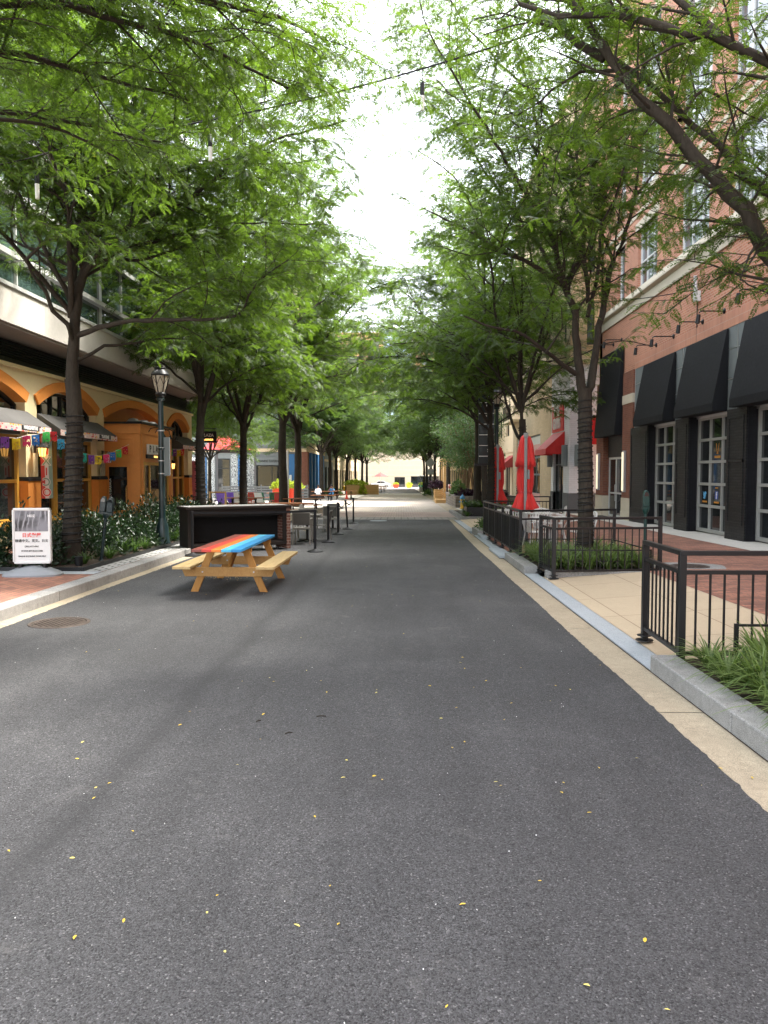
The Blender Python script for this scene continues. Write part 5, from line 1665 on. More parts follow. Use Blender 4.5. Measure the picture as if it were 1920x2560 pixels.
# sign seen from behind
t = thing('road_sign', 'bare aluminium back of a diamond road sign with square plate', 'road sign', (3.05, 81, gz(81)), R(8))
M['signback'] = plain('sign back aluminium', (.42, .44, .43), .5, .4, var=.08)
b = MB(); b.tube([(.22, 0, 0), (0, 0, 4.0)], .035, 8); b.build('post', M['steel'], t, smooth=True)
b = MB(); b.prism([(0, 2.95), (.55, 3.5), (0, 4.05), (-.55, 3.5)], 'y', -.06, -.04); b.build('diamond_plate', M['signback'], t)
b = MB(); b.box(-.34, .36, -.06, -.04, 2.25, 2.85); b.build('square_plate', M['signback'], t)

# patio heater and black railing in the distance
t = thing('patio_heater', 'slim patio heater with silver cap by the distant black screens', 'heater', (2.75, 108, gz(108)))
b = MB(); b.lathe([(.25, 0), (.25, .7), (.04, .75), (.04, 2.1)], n=16); b.build('body', M['steel'], t, smooth=True)
b = MB(); b.lathe([(.12, 2.0), (.12, 2.25)], n=14); b.build('burner', M['black'], t)
b = MB(); b.lathe([(.55, 2.25), (.3, 2.36), (.05, 2.42)], n=20); b.build('cap', M['steel'], t, smooth=True)
for k, (x, y) in enumerate(((3.4, 92), (4.0, 98), (3.6, 104))):
    b = MB(); b.box(-.7, .7, -.05, .05, .1, 1.3); b.box(-.7, -.62, -.2, .2, 0, .1); b.box(.62, .7, -.2, .2, 0, .1)
    tag(b.build('dark_screen', M['black'], loc=(x, y, gz(y) + .05)), ['dark patio screen nearest the road sign post', 'dark patio screen midway along the distant terrace', 'dark patio screen next to the slim heater'][k], 'screen', 'dark terrace screens')

# cedar planters on the plaza side in the distance
for k, (x, y, w_) in enumerate(((-5.05, 86, 1.05), (-3.35, 87.2, .8))):
    t = thing('cedar_planter', ['broad cedar planter trailing lime green vines at the paver street', 'smaller bare cedar planter next to the lime green one'][k], 'planter', (x, y, gz(y)))
    b = MB()
    for q in range(5): b.box(-w_, w_, -.5, .5, .08 + .22 * q, .08 + .22 * q + .21)
    b.build('box_plank', M['pale_wood'], t)
    b = MB(); b.box(-w_ + .06, w_ - .06, -.44, .44, 1.17, 1.19); b.build('soil', M['soil'], t)

# distant open umbrella, car, tables
t = thing('open_umbrella', 'open red umbrella far down the street before the garage openings', 'umbrella', (-3.9, 146, gz(146)))
b = MB(); b.lathe([(1.55, 2.35), (1.5, 2.4), (.8, 2.8), (.1, 3.12), (.02, 3.2)], n=8); b.build('canopy', M['red'], t)
b = MB(); b.cyl((0, 0, 0), (0, 0, 3.1), .03); b.build('pole', M['white'], t)
t = thing('parked_car', 'pale silver car parked across the street end', 'car', (-4.6, 170, gz(170)))
b = MB()
pr = [(-2.2, .35), (-2.25, .75), (-1.9, .95), (-1.1, 1.02), (-.5, 1.45), (.7, 1.48), (1.5, 1.05), (2.1, .95), (2.25, .7), (2.2, .35)]
b.prism(pr, 'y', -.85, .85); b.build('body', plain('silver car paint', (.55, .57, .6), .25, .5, var=.03), t, bevel=.06)
b = MB(); b.prism([(-.95, 1.04), (-.45, 1.4), (.65, 1.42), (1.3, 1.05)], 'y', -.87, .87); b.build('window', M['glass'], t)
for x in (-1.4, 1.4):
    for y in (-.8, .8):
        b = MB(); b.cyl((x, y - .1, .33), (x, y + .1, .33), .33, n=20); wh = b.build('wheel', M['blackmatt'], t, smooth=True)
        b = MB(); b.cyl((x, y - .11, .33), (x, y + .11, .33), .2, n=16); b.build('rim', M['steel'], wh)
for k, (x, y, m, lb) in enumerate(((-1.1, 163, 'orangered', 'orange planter box with flowers at the street end'), (1.7, 163.5, 'yellow', 'yellow planter box with flowers at the street end'), (4.0, 150, 'greenp', 'green planter tub near the street end'), (-8.3, 118, 'yellow', 'ochre planter tub outside the cream shopfronts'))):
    b = MB(); b.prism([(-.5, 0), (.5, 0), (.65, .75), (-.65, .75)], 'y', -.4, .4)
    tag(b.build('planter_tub', M[m], bevel=.02, loc=(x, y, gz(y))), lb, 'planter')

# tall orange planters in the plaza
for k, (x, y) in enumerate(((-8.55, 53), (-7.75, 53.4), (-7.15, 52.5))):
    b = MB(); b.prism([(-.24, 0), (.24, 0), (.32, 1.12), (-.32, 1.12)], 'y', -.26, .26)
    tag(b.build('tall_planter', M['orangered'], bevel=.015, loc=(x, y, gz(y) + .02)), ['tall orange red planter with lime plants, standing alone', 'tall orange red planter in the middle of the three', 'tall orange red planter nearest the grey pole line'][k], 'planter', 'tall orange red planters')
t = thing('steel_pole', 'plain grey steel pole between plank tables on the plaza', 'pole', (-6.2, 42, gz(42)))
b = MB(); b.cyl((0, 0, 0), (0, 0, 3.3), .055, n=14); b.build('shaft', M['alu'], t, smooth=True)
b = MB(); b.lathe([(.18, 0), (.18, .03), (.07, .05)]); b.build('flange', M['alu'], t)
t = thing('slat_fence', 'dark grey slatted fence panel before the tavern windows', 'fence', (-10.5, 58.5, gz(58)))
b = MB()
for k in range(6): b.box(-3.2, 1.4, -.02, .02, .15 + .19 * k, .28 + .19 * k)
b.build('slat', M['greybase'], t)
for x in (-3.2, -1.7, -.2, 1.35):
    b = MB(); b.box(x - .04, x + .04, .021, .1, 0, 1.35); b.build('post', M['greybase'], t)
t = thing('slat_fence', 'short dark slatted fence piece beside the brick pillar of the tavern', 'fence', (-7.6, 60, gz(60)))
b = MB()
for k in range(5): b.box(-.3, .3, -.02, .02, .2 + .23 * k, .36 + .23 * k)
b.build('slat', M['greybase'], t)
for x in (-.3, .3):
    b = MB(); b.box(x - .03, x + .03, .021, .08, 0, 1.35); b.build('post', M['greybase'], t)
b = MB(); b.box(-.6, .6, -.3, .3, 0, .9); b.box(-.64, .64, -.34, .34, .9, .95)
tag(b.build('serving_box', M['dark_wood'], bevel=.01, loc=(-7.6, 65, gz(65))), 'dark waist-high box beside the blue pillars', 'box')
t = thing('traffic_cone', 'orange traffic cone beyond the seated pair', 'cone', (-4.9, 69, gz(69)))
b = MB(); b.box(-.18, .18, -.18, .18, 0, .03); b.build('base', M['orangered'], t)
b = MB(); b.lathe([(.13, .03), (.03, .7), (.01, .72)], n=14); b.build('body', M['orangered'], t, smooth=True)


# low sling chairs in bright colours on the plaza
def sling_chair(label, x, y, rz, m):
    t = thing('lawn_chair', label, 'chair', (x, y, gz(y) + .02), rz, 'bright lawn chairs on the plaza')
    b = MB()
    for k in range(6): b.prism([(.15, .3), (.17, .3), (.42, .98), (.40, .98)], 'x', -.27 + .092 * k, -.27 + .092 * k + .08)
    b.build('back_slat', m, t)
    b = MB()
    for k in range(5): b.box(-.27, .27, -.35 + .11 * k, -.26 + .11 * k, .34 - .015 * k, .36 - .015 * k)
    b.build('seat_slat', m, t)
    for s in (-1, 1):
        b = MB(); b.box(s * .33 - .06, s * .33 + .06, -.35, .4, .54, .565); b.build('armrest', m, t)
        b = MB(); b.box(s * .3 - .02, s * .3 + .02, -.33, -.25, 0, .54); b.build('leg', m, t)
        b = MB(); b.bar((s * .28, .5, .0), (s * .28, -.3, .34), .03, .09); b.build('leg', m, t)
    return t


for k, (x, y, m, lb) in enumerate(((-10.1, 43.5, 'purple', 'purple lawn chair at the end of the bright row'), (-9.6, 44.0, 'purple', 'purple lawn chair second in the bright row'), (-9.1, 43.2, 'offwhite', 'white lawn chair next to the purple ones'), (-8.6, 44.2, 'orangered', 'orange red lawn chair in the bright row'), (-7.7, 42.5, 'offwhite', 'white lawn chair by the plank table beyond the bar'), (-7.9, 43.5, 'greenp', 'green lawn chair, first of two'), (-7.2, 43.8, 'greenp', 'green lawn chair by the pink one'), (-6.8, 42.6, 'redsign', 'red lawn chair just over the bar top'), (-6.9, 44.6, 'yellow', 'yellow lawn chair at the pole end of the bright row'))):
    if k == 0: s0 = sling_chair(lb, x, y, R(170), M[m]); protos = {m: s0}
    elif m in protos: dup(protos[m], (x, y, gz(y) + .02), R(150 + 15 * (k % 4)), lb)
    else: protos[m] = sling_chair(lb, x, y, R(150 + 15 * (k % 4)), M[m])
t = thing('wooden_easel', 'pale wooden folding board frame behind the hedge', 'board', (-8.6, 36, gz(36)), R(20))
b = MB(); b.prism([(-.03, 0), (.03, 0), (.33, 1.15), (.27, 1.15)], 'x', -.4, -.33); b.prism([(-.03, 0), (.03, 0), (.33, 1.15), (.27, 1.15)], 'x', .33, .4); b.box(-.33, .33, .25, .31, 1.08, 1.15); b.build('front_frame', M['pale_wood'], t)
b = MB(); b.prism([(.63, 0), (.57, 0), (.27, 1.1), (.33, 1.1)], 'x', -.39, -.34); b.prism([(.63, 0), (.57, 0), (.27, 1.1), (.33, 1.1)], 'x', .34, .39); b.build('rear_frame', M['pale_wood'], t)

# red roofed patio canopy on dark posts
t = thing('patio_canopy', 'red sloping canopy on dark posts in front of the tavern', 'canopy', (-13.8, 62, gz(62)))
b = MB(); b.add([(-1.7, -2.2, 4.1), (1.7, -2.2, 4.1), (1.7, 2.2, 4.1), (-1.7, 2.2, 4.1), (-1.2, 0, 5.25), (-.2, 0, 5.25)], [(0, 1, 5, 4), (1, 2, 5), (2, 3, 4, 5), (3, 0, 4), (3, 2, 1, 0)]); b.build('roof', M['redsign'], t)
b = MB(); b.box(-1.7, 1.7, -2.22, -2.1, 3.95, 4.1); b.box(-1.7, 1.7, 2.1, 2.22, 3.95, 4.1); b.box(1.6, 1.7, -2.1, 2.1, 3.95, 4.1); b.build('beam_rib', M['dark_wood'], t)
for x in (-1.6, 1.6):
    for y in (-2.1, 2.1):
        b = MB(); b.box(x - .08, x + .08, y - .08, y + .08, 0, 3.95); b.build('post', M['greybase'], t)

# ---- hanging cables with tube lamps
def cable(label, a, c, sag, drops, lamp_labels):
    a, c = Vector(a), Vector(c)
    def pt(u):
        p = a.lerp(c, u); p.z -= sag * 4 * u * (1 - u); return p
    b = MB(); b.tube([pt(i / 30) for i in range(31)], .014, 6)
    o = b.build('overhead_cable', M['cable'], smooth=True)
    tag(o, label, 'cable', 'overhead lamp cables')
    for u, lb in zip(drops, lamp_labels):
        p = pt(u)
        t = thing('tube_lamp', lb, 'lamp', p, 0, 'hanging tube lamps')
        b = MB(); b.tube([(0, 0, 0), (0, 0, -.22)], .006, 5); b.build('cord', M['cable'], t)
        b = MB(); b.cyl((0, 0, -.22), (0, 0, -.42), .034, n=14); b.build('socket', M['blackmatt'], t, smooth=True)
        b = MB(); b.cyl((0, 0, -.42), (0, 0, -.64), .034, .03, 14); b.build('tube_shade', M['offwhite'], t, smooth=True)


e0, e1 = P(180, 355, 12.5), P(1400, 60, 12.5)
def onx(px, y=12.5): return (P(px, 500, y).x - e0.x) / (e1.x - e0.x)
cable('dark cable crossing the sky gap high over the road', e0, e1, .22, [onx(527), onx(1055)], ['hanging tube lamp among the leaves, on the cable over the road', 'hanging tube lamp in front of the white sky'])
e0, e1 = P(-60, 420, 11.0), P(180, 360, 12.5)
cable('dark cable dipping between the leaves in front of the glass storeys', e0, e1, .05, [.6], ['hanging tube lamp in front of the glass storeys'])
e0, e1 = Vector((8.68, 23.5, 7.15)), Vector((3.6, 24, 6.95))
cable('thin cable from the junction box to the forked tree', e0, e1, .18, [], [])
e0, e1 = Vector((3.5, 31, 6.6)), Vector((-6.0, 30, 6.6))
cable('thin cable crossing the road under the far leaves', e0, e1, .35, [.55], ['small hanging tube lamp under the far leaves'])

# ---- restaurant trimmings
def lantern(label, x, y, z, lit):
    t = thing('wall_lantern', label, 'wall light', (x, y, z), 0)
    b = MB(); b.box(0, .03, -.05, .05, -.12, .16); b.bar((.03, 0, .12), (.24, 0, .12), .025, .025); b.build('bracket', M['black'], t)
    b = MB(); b.lathe([(.02, .13), (.06, .08), (.15, .02), (.15, .0)], (.2, 0, 0), 8); b.build('cap', M['black'] if lit else M['steel'], t)
    b = MB(); b.lathe([(.105, 0), (.075, -.2), (.07, -.2)], (.2, 0, 0), 8); b.build('glass', M['amber'] if lit else M['offwhite'], t)
    b = MB()
    for k in range(8):
        a = 2 * math.pi * k / 8
        b.bar((.2 + .11 * math.cos(a), .11 * math.sin(a), 0), (.2 + .078 * math.cos(a), .078 * math.sin(a), -.2), .012, .012)
    b.build('cage_rib', M['black'], t)


lantern('lit amber lantern on the orange pier beside the green red banner', -8.94, 18.6, 2.3, True)
lantern('unlit pale lantern on the pier beside the timber entrance', -8.94, 22.85, 2.2, False)
lantern('lit amber lantern on the last pier, beyond the street lamp', -8.94, 29.25, 2.05, True)
b = MB(); b.box(-8.945, -8.938, 22.7, 23.08, 1.62, 1.98)
q = NT('poster scribble'); kk = q.n('ShaderNodeTexWave', {'Vector': q.wall_uv(), 'Scale': 3.0, 'Distortion': 9.0, 'Detail': 2.0}); q.set(color=q.ramp(kk.outputs['Fac'], [(.4, (.62, .55, .42)), (.55, (.12, .22, .25))]), rough=.6)
tag(b.build('wall_poster', q.m), 'small pale poster with teal scribble on the pier by the entrance', 'poster')

t = thing('vertical_banner', 'tall red, white and green banner with mirrored letters', 'banner', (-8.7, 18.72, 1.07))
cols = [plain('banner red', (.55, .06, .05), .7), plain('banner white', (.66, .63, .62), .7), plain('banner green', (.20, .30, .25), .7)]
for k, m in enumerate(cols):
    b = MB()
    n = 12
    for i in range(n):
        u0, u1 = i / n, (i + 1) / n
        f0, f1 = .012 * math.sin(u0 * 7), .012 * math.sin(u1 * 7)
        x0, x1 = -.145 + .097 * k, -.145 + .097 * (k + 1)
        b.quad((x0, f0, 1.62 * u0), (x1, f0, 1.62 * u0), (x1, f1, 1.62 * u1), (x0, f1, 1.62 * u1))
    b.build('cloth_stripe', m, t, fix=False)
for k, ch in enumerate('OCIXEM'):
    m = cols[0] if k % 2 == 0 else cols[2]
    text(ch, .27, M['offwhite'], t, (0.0, -.017, .14 + .255 * k), FACE_S, .0005, .016, sx=-1.0)
    text(ch, .27, m, t, (0.0, -.0185, .14 + .255 * k), FACE_S, .0005, .004, sx=-1.0)
b = MB(); b.bar((-.3, 0, 1.63), (.16, 0, 1.63), .015, .015); b.build('rod', M['black'], t)

PC = {n: plain('tissue ' + n, c, .8, var=.12) for n, c in (('yellow', (.62, .43, .01)), ('pink', (.72, .05, .16)), ('blue', (.02, .16, .5)), ('green', (.05, .45, .08)), ('red', (.5, .02, .025)), ('sky', (.04, .3, .5)), ('teal', (.01, .28, .22)), ('purple', (.16, .04, .25)))}


def bunting(label, flags, x0=-8.3):
    """flags: (px, py of the top, colour) read from the survey photograph; the string hangs along the awning edge"""
    pts = []
    for px, py, c in flags:
        Y = -x0 * FPX / (1003 - px)
        p = P(px, py, Y)
        pts.append((p, c))
    t = thing('paper_bunting', label, 'bunting', pts[0][0], 0, 'cut paper bunting on the restaurant')
    o = pts[0][0]
    b = MB(); b.tube([p - o for p, c in pts], .004, 5); b.build('string', M['white'], t)
    r = random.Random(3)
    for p, c in pts:
        q = p - o
        a = R(r.uniform(20, 50))
        d = Vector((math.cos(a), math.sin(a), 0))
        W_, H_ = .165, .25
        b = MB()
        nx, nz = 8, 9
        tilt = r.uniform(-.12, .12)
        for i in range(nx):
            for j in range(nz):
                edge = i in (0, nx - 1) or j in (0, 1)
                if not edge and r.random() < .2: continue
                if j == nz - 1 and i % 2: continue
                u0, u1 = (i / nx - .5) * W_, ((i + 1) / nx - .5) * W_
                z0_, z1_ = -H_ * j / nz, -H_ * (j + 1) / nz
                w0 = .02 * math.sin(3 * j / nz + tilt * 20) * j / nz
                nn = Vector((-d.y, d.x, 0)) * w0
                s0_, s1_ = tilt * z0_, tilt * z1_
                b.quad(q + d * (u0 + s0_) + nn + Vector((0, 0, z0_)), q + d * (u1 + s0_) + nn + Vector((0, 0, z0_)), q + d * (u1 + s1_) + nn + Vector((0, 0, z1_)), q + d * (u0 + s1_) + nn + Vector((0, 0, z1_)))
        b.build('paper_flag', PC[c], t, fix=False)
    return t


bunting('cut paper bunting under the first charcoal awning, by the mirrored banner', [(12, 1092, 'purple'), (40, 1096, 'yellow'), (66, 1089, 'pink'), (88, 1087, 'blue'), (115, 1079, 'green')])
bunting('cut paper bunting drooping from second awning to the timber entrance', [(133, 1079, 'red'), (152, 1098, 'sky'), (178, 1120, 'yellow'), (208, 1133, 'teal'), (228, 1138, 'purple'), (247, 1139, 'yellow'), (265, 1136, 'pink'), (281, 1131, 'blue'), (296, 1124, 'green'), (312, 1116, 'red'), (324, 1110, 'sky')])
bunting('cut paper bunting under the last awning beyond the street lamp', [(426, 1122, 'green'), (436, 1124, 'purple'), (446, 1125, 'yellow'), (455, 1123, 'red')])
t = thing('hanging_cloth', 'long pink and white cloth hanging at the far corner of the restaurant', 'cloth', (-8.75, 32.4, .5))
b = MB()
for i in range(10): b.quad((-.1, .03 * math.sin(i), .17 * i), (.1, .03 * math.sin(i + 1), .17 * i), (.1, .03 * math.sin(i + 2), .17 * (i + 1)), (-.1, .03 * math.sin(i + 1), .17 * (i + 1)))
b.build('cloth', plain('pink cloth', (.68, .2, .27), .8, var=.3), t, fix=False)
t = thing('hanging_sign', 'small black hanging sign with lit letters beyond the last awning', 'sign', (-8.5, 33.3, 3.0))
b = MB(); b.box(-.25, .5, -.03, .03, 0, .5); b.build('board', M['black'], t, bevel=.01)
text('PLAZA', .17, M['white'], t, (.12, -.034, .32), FACE_S, .002, .006)
text('OAXACA', .11, M['amber'], t, (.12, -.034, .13), FACE_S, .002, .003)
b = MB(); b.bar((-.3, 0, .62), (.5, 0, .62), .03, .03); b.bar((0, 0, .5), (0, 0, .62), .015, .015); b.bar((.4, 0, .5), (.4, 0, .62), .015, .015); b.build('bracket', M['black'], t)


# ------------------------------------------------------------------ people
def person(label, loc, rz, shirt, trousers, skin, lean=.0, arm='table'):
    """a seated figure grown from one skeleton, with hair as its own part"""
    V = [(0, 0, .5), (0, .02 + lean * .3, .66), (0, -.0 + lean * .2, .84), (0, -.03, .98), (0, -.03, 1.06), (0, -.05, 1.15), (0, -.05, 1.25)]
    Rr = [.15, .14, .155, .11, .05, .085, .075]
    E = [(0, 1), (1, 2), (2, 3), (3, 4), (4, 5), (5, 6)]
    def chain(root, pts):
        k = root
        for p, r in pts:
            V.append(p); Rr.append(r); E.append((k, len(V) - 1)); k = len(V) - 1
        return k
    for s in (-1, 1):
        chain(0, [((s * .1, -.05, .5), .11), ((s * .14, -.46, .5), .075), ((s * .14, -.45, .12), .045), ((s * .14, -.46, .06), .045), ((s * .15, -.6, .04), .04)])
        if arm == 'table':
            chain(3, [((s * .19, -.01, .93), .065), ((s * .25, -.06, .68), .045), ((s * .16, -.34, .74), .034), ((s * .12, -.44, .76), .03)])
        else:
            chain(3, [((s * .19, -.01, .93), .065), ((s * .24, -.2, .76), .045), ((s * .1, -.18, 1.05), .033), ((s * .07, -.15, 1.12), .028)])
    me = bpy.data.meshes.new('person')
    me.from_pydata(V, E, [])
    o = bpy.data.objects.new('person', me)
    COL.objects.link(o)
    sk = o.modifiers.new('skin', 'SKIN')
    for i, r in enumerate(Rr):
        k = (1, .78) if i in (0, 1, 2, 3) else (1, 1)
        me.skin_vertices[0].data[i].radius = (r * k[0], r * k[1])
    me.skin_vertices[0].data[0].use_root = True
    o.modifiers.new('sub', 'SUBSURF').levels = 2
    o.modifiers['sub'].render_levels = 2
    dg = bpy.context.evaluated_depsgraph_get(); dg.update()
    m2 = bpy.data.meshes.new_from_object(o.evaluated_get(dg))
    bpy.data.objects.remove(o)
    m2.materials.clear()
    for m in (shirt, trousers, skin): m2.materials.append(m)
    for f in m2.polygons:
        c = f.center
        if c.z > 1.0 and abs(c.x) < .13: k = 2
        elif c.z < .1: k = 1
        elif c.y < -.16 and c.z > .6: k = 2
        elif c.z < .53: k = 1
        else: k = 0
        f.material_index = k
        f.use_smooth = True
    root = bpy.data.objects.new('person', m2)
    COL.objects.link(root)
    root.location = loc; root.rotation_euler.z = rz
    tag(root, label, 'person', 'people sitting at the plank table')
    b = MB(); b.lathe([(.075, 1.16), (.092, 1.2), (.09, 1.27), (.06, 1.325), (.01, 1.335)], (0, -.035, 0), 16, sy=1.1); b.build('hair', M['hair'], root, smooth=True)
    b = MB(); b.lathe([(.004, .0), (.012, -.03), (.003, -.035)], (0, -.138, 1.2), 8); b.build('nose', skin, root, smooth=True)
    b = MB()
    for s in (-1, 1): b.lathe([(.002, -.008), (.009, 0), (.002, .008)], (s * .032, -.125, 1.215), 8)
    b.build('eye_print', M['ink'], root, smooth=True)
    return root


person('person in white shirt sitting with back to the viewer at the reddish plank table', (-6.7, 61.9, gz(62) + .0), R(180), M['shirt_w'], M['jeans'], M['skin1'])
person('person in blue shirt facing the viewer, hands raised to the face, at the table', (-5.72, 63.35, gz(63) + .0), R(-12), M['shirt_b'], M['jeans'], M['skin1'], arm='face')
# ------------------------------------------------------------------ plants and trees
def np_mesh(name, V, F, mat, parent=None, tone=None, smooth=False):
    """quad mesh straight from arrays; tone = one value per face (natural variation between leaves)"""
    me = bpy.data.meshes.new(name)
    nf, k = F.shape
    me.vertices.add(len(V)); me.loops.add(nf * k); me.polygons.add(nf)
    me.vertices.foreach_set('co', np.ascontiguousarray(V, dtype=np.float32).ravel())
    me.loops.foreach_set('vertex_index', np.ascontiguousarray(F, dtype=np.int32).ravel())
    me.polygons.foreach_set('loop_start', np.arange(0, nf * k, k, dtype=np.int32))
    me.update(calc_edges=True)
    if smooth: me.polygons.foreach_set('use_smooth', np.ones(nf, dtype=bool))
    if tone is not None:
        a = me.attributes.new('tone', 'FLOAT', 'FACE')
        a.data.foreach_set('value', np.ascontiguousarray(tone, dtype=np.float32))
    me.materials.append(mat)
    o = bpy.data.objects.new(name, me)
    COL.objects.link(o)
    if parent is not None: o.parent = parent
    return o


def unit(a): return a / (np.linalg.norm(a, axis=-1, keepdims=True) + 1e-9)


def scatter(tV, tF, pos, fwd, up, size, rng, tone, spread=.08):
    """copies of a leaf template (grows along +Y, faces +Z) at many places"""
    f = unit(fwd)
    s = unit(np.cross(f, up))
    n = np.cross(s, f)
    B = np.stack([s, f, n], axis=1) * size[:, None, None]        # rows: local x,y,z
    V = np.einsum('vk,nkj->nvj', tV, B) + pos[:, None, :]
    N, nv = len(pos), len(tV)
    F = (tF[None] + (np.arange(N) * nv)[:, None, None]).reshape(-1, tF.shape[1])
    T = np.repeat(tone, len(tF)) + rng.normal(0, spread, N * len(tF))
    return V.reshape(-1, 3), F, T


def pinnate(pairs, l, w, droop=.28, ang=28, seed=0):
    """compound leaf: a bent midrib with pairs of narrow leaflets"""
    r = np.random.default_rng(seed)
    V, F = [], []
    def leaflet(y, z, sx, a, L):
        d = np.array([sx * math.cos(a), math.sin(a), -.25 + r.uniform(-.15, .1)]); d /= np.linalg.norm(d)
        p = np.array([-d[1], d[0], 0.0]) * sx; p /= np.linalg.norm(p)
        p[2] += r.uniform(-.35, .35)
        o = np.array([0, y, z]); b = len(V)
        V.extend([o, o + d * L * .5 + p * w * .5, o + d * L, o + d * L * .45 - p * w * .5])
        F.append([b, b + 1, b + 2, b + 3])
    for i in range(pairs):
        y = .1 + .86 * i / (pairs - 1)
        z = -droop * y * y
        k = l * (1 - .35 * abs(2 * i / (pairs - 1) - .9))
        for sx in (-1, 1): leaflet(y + r.uniform(-.02, .02), z, sx, R(ang + r.uniform(-10, 10)), k)
    b = len(V)
    V.extend([np.array(q) for q in ((-.008, 0, 0), (.008, 0, 0), (.005, .95, -droop * .9), (-.005, .95, -droop * .9))]); F.append([b, b + 1, b + 2, b + 3])
    return np.array(V), np.array(F)


PIN_NEAR = [pinnate(9, .24, .1, seed=s) for s in range(3)]
PIN_FAR = [pinnate(5, .36, .15, seed=s + 9) for s in range(3)]
OVATE = (np.array([(0, 0, 0), (.2, .35, .04), (.17, .7, .02), (0, 1, -.08), (-.17, .7, .02), (-.2, .35, .04)], float), np.array([(0, 1, 2, 3), (0, 3, 4, 5)]))


def tubes(paths, n=6):
    """one mesh of many tapering branches; paths = [(points, radii)]"""
    Vs, Fs, off = [], [], 0
    for pts, rad in paths:
        pts = np.asarray(pts, float); rad = np.asarray(rad, float)
        m = len(pts)
        k = n if rad[0] > .03 else (5 if rad[0] > .012 else 3)
        if rad[0] > .1: k = 14
        t = np.gradient(pts, axis=0); t = unit(t)
        ref = np.where(np.abs(t[:, 2:3]) > .9, np.array([[1.0, 0, 0]]), np.array([[0, 0, 1.0]]))
        x = unit(np.cross(t, ref)); y = np.cross(t, x)
        a = np.linspace(0, 2 * np.pi, k, endpoint=False)
        ring = pts[:, None] + (x[:, None] * np.cos(a)[None, :, None] + y[:, None] * np.sin(a)[None, :, None]) * rad[:, None, None]
        Vs.append(ring.reshape(-1, 3))
        i = np.arange(m - 1)[:, None] * k; j = np.arange(k)[None]; j2 = (j + 1) % k
        Fs.append(np.stack([i + j, i + j2, i + k + j2, i + k + j], -1).reshape(-1, 4) + off)
        off += m * k
    return np.concatenate(Vs), np.concatenate(Fs)


def curve(pts, step=.25):
    """smooth path through given points"""
    p = [np.asarray(q, float) for q in pts]
    p = [2 * p[0] - p[1]] + p + [2 * p[-1] - p[-2]]
    out = []
    for i in range(1, len(p) - 2):
        l = np.linalg.norm(p[i + 1] - p[i]); n = max(1, int(round(l / step)))
        for k in range(n):
            t = k / n
            out.append(.5 * ((2 * p[i]) + (-p[i - 1] + p[i + 1]) * t + (2 * p[i - 1] - 5 * p[i] + 4 * p[i + 1] - p[i + 2]) * t * t + (-p[i - 1] + 3 * p[i] - 3 * p[i + 1] + p[i + 2]) * t ** 3))
    out.append(p[-2])
    return np.array(out)


def walk(rng, p, d, L, step, wob, lift0, lift1, zmin=None):
    n = max(2, int(L / step))
    out = [p.copy()]
    for i in range(n):
        d = d + rng.normal(0, wob, 3) + np.array([0, 0, lift0 + (lift1 - lift0) * i / n])
        if zmin is not None and p[2] < zmin: d[2] = abs(d[2]) * .3 + .05
        d = d / np.linalg.norm(d)
        p = p + d * step * (L / (n * step))
        out.append(p.copy())
    return np.array(out)


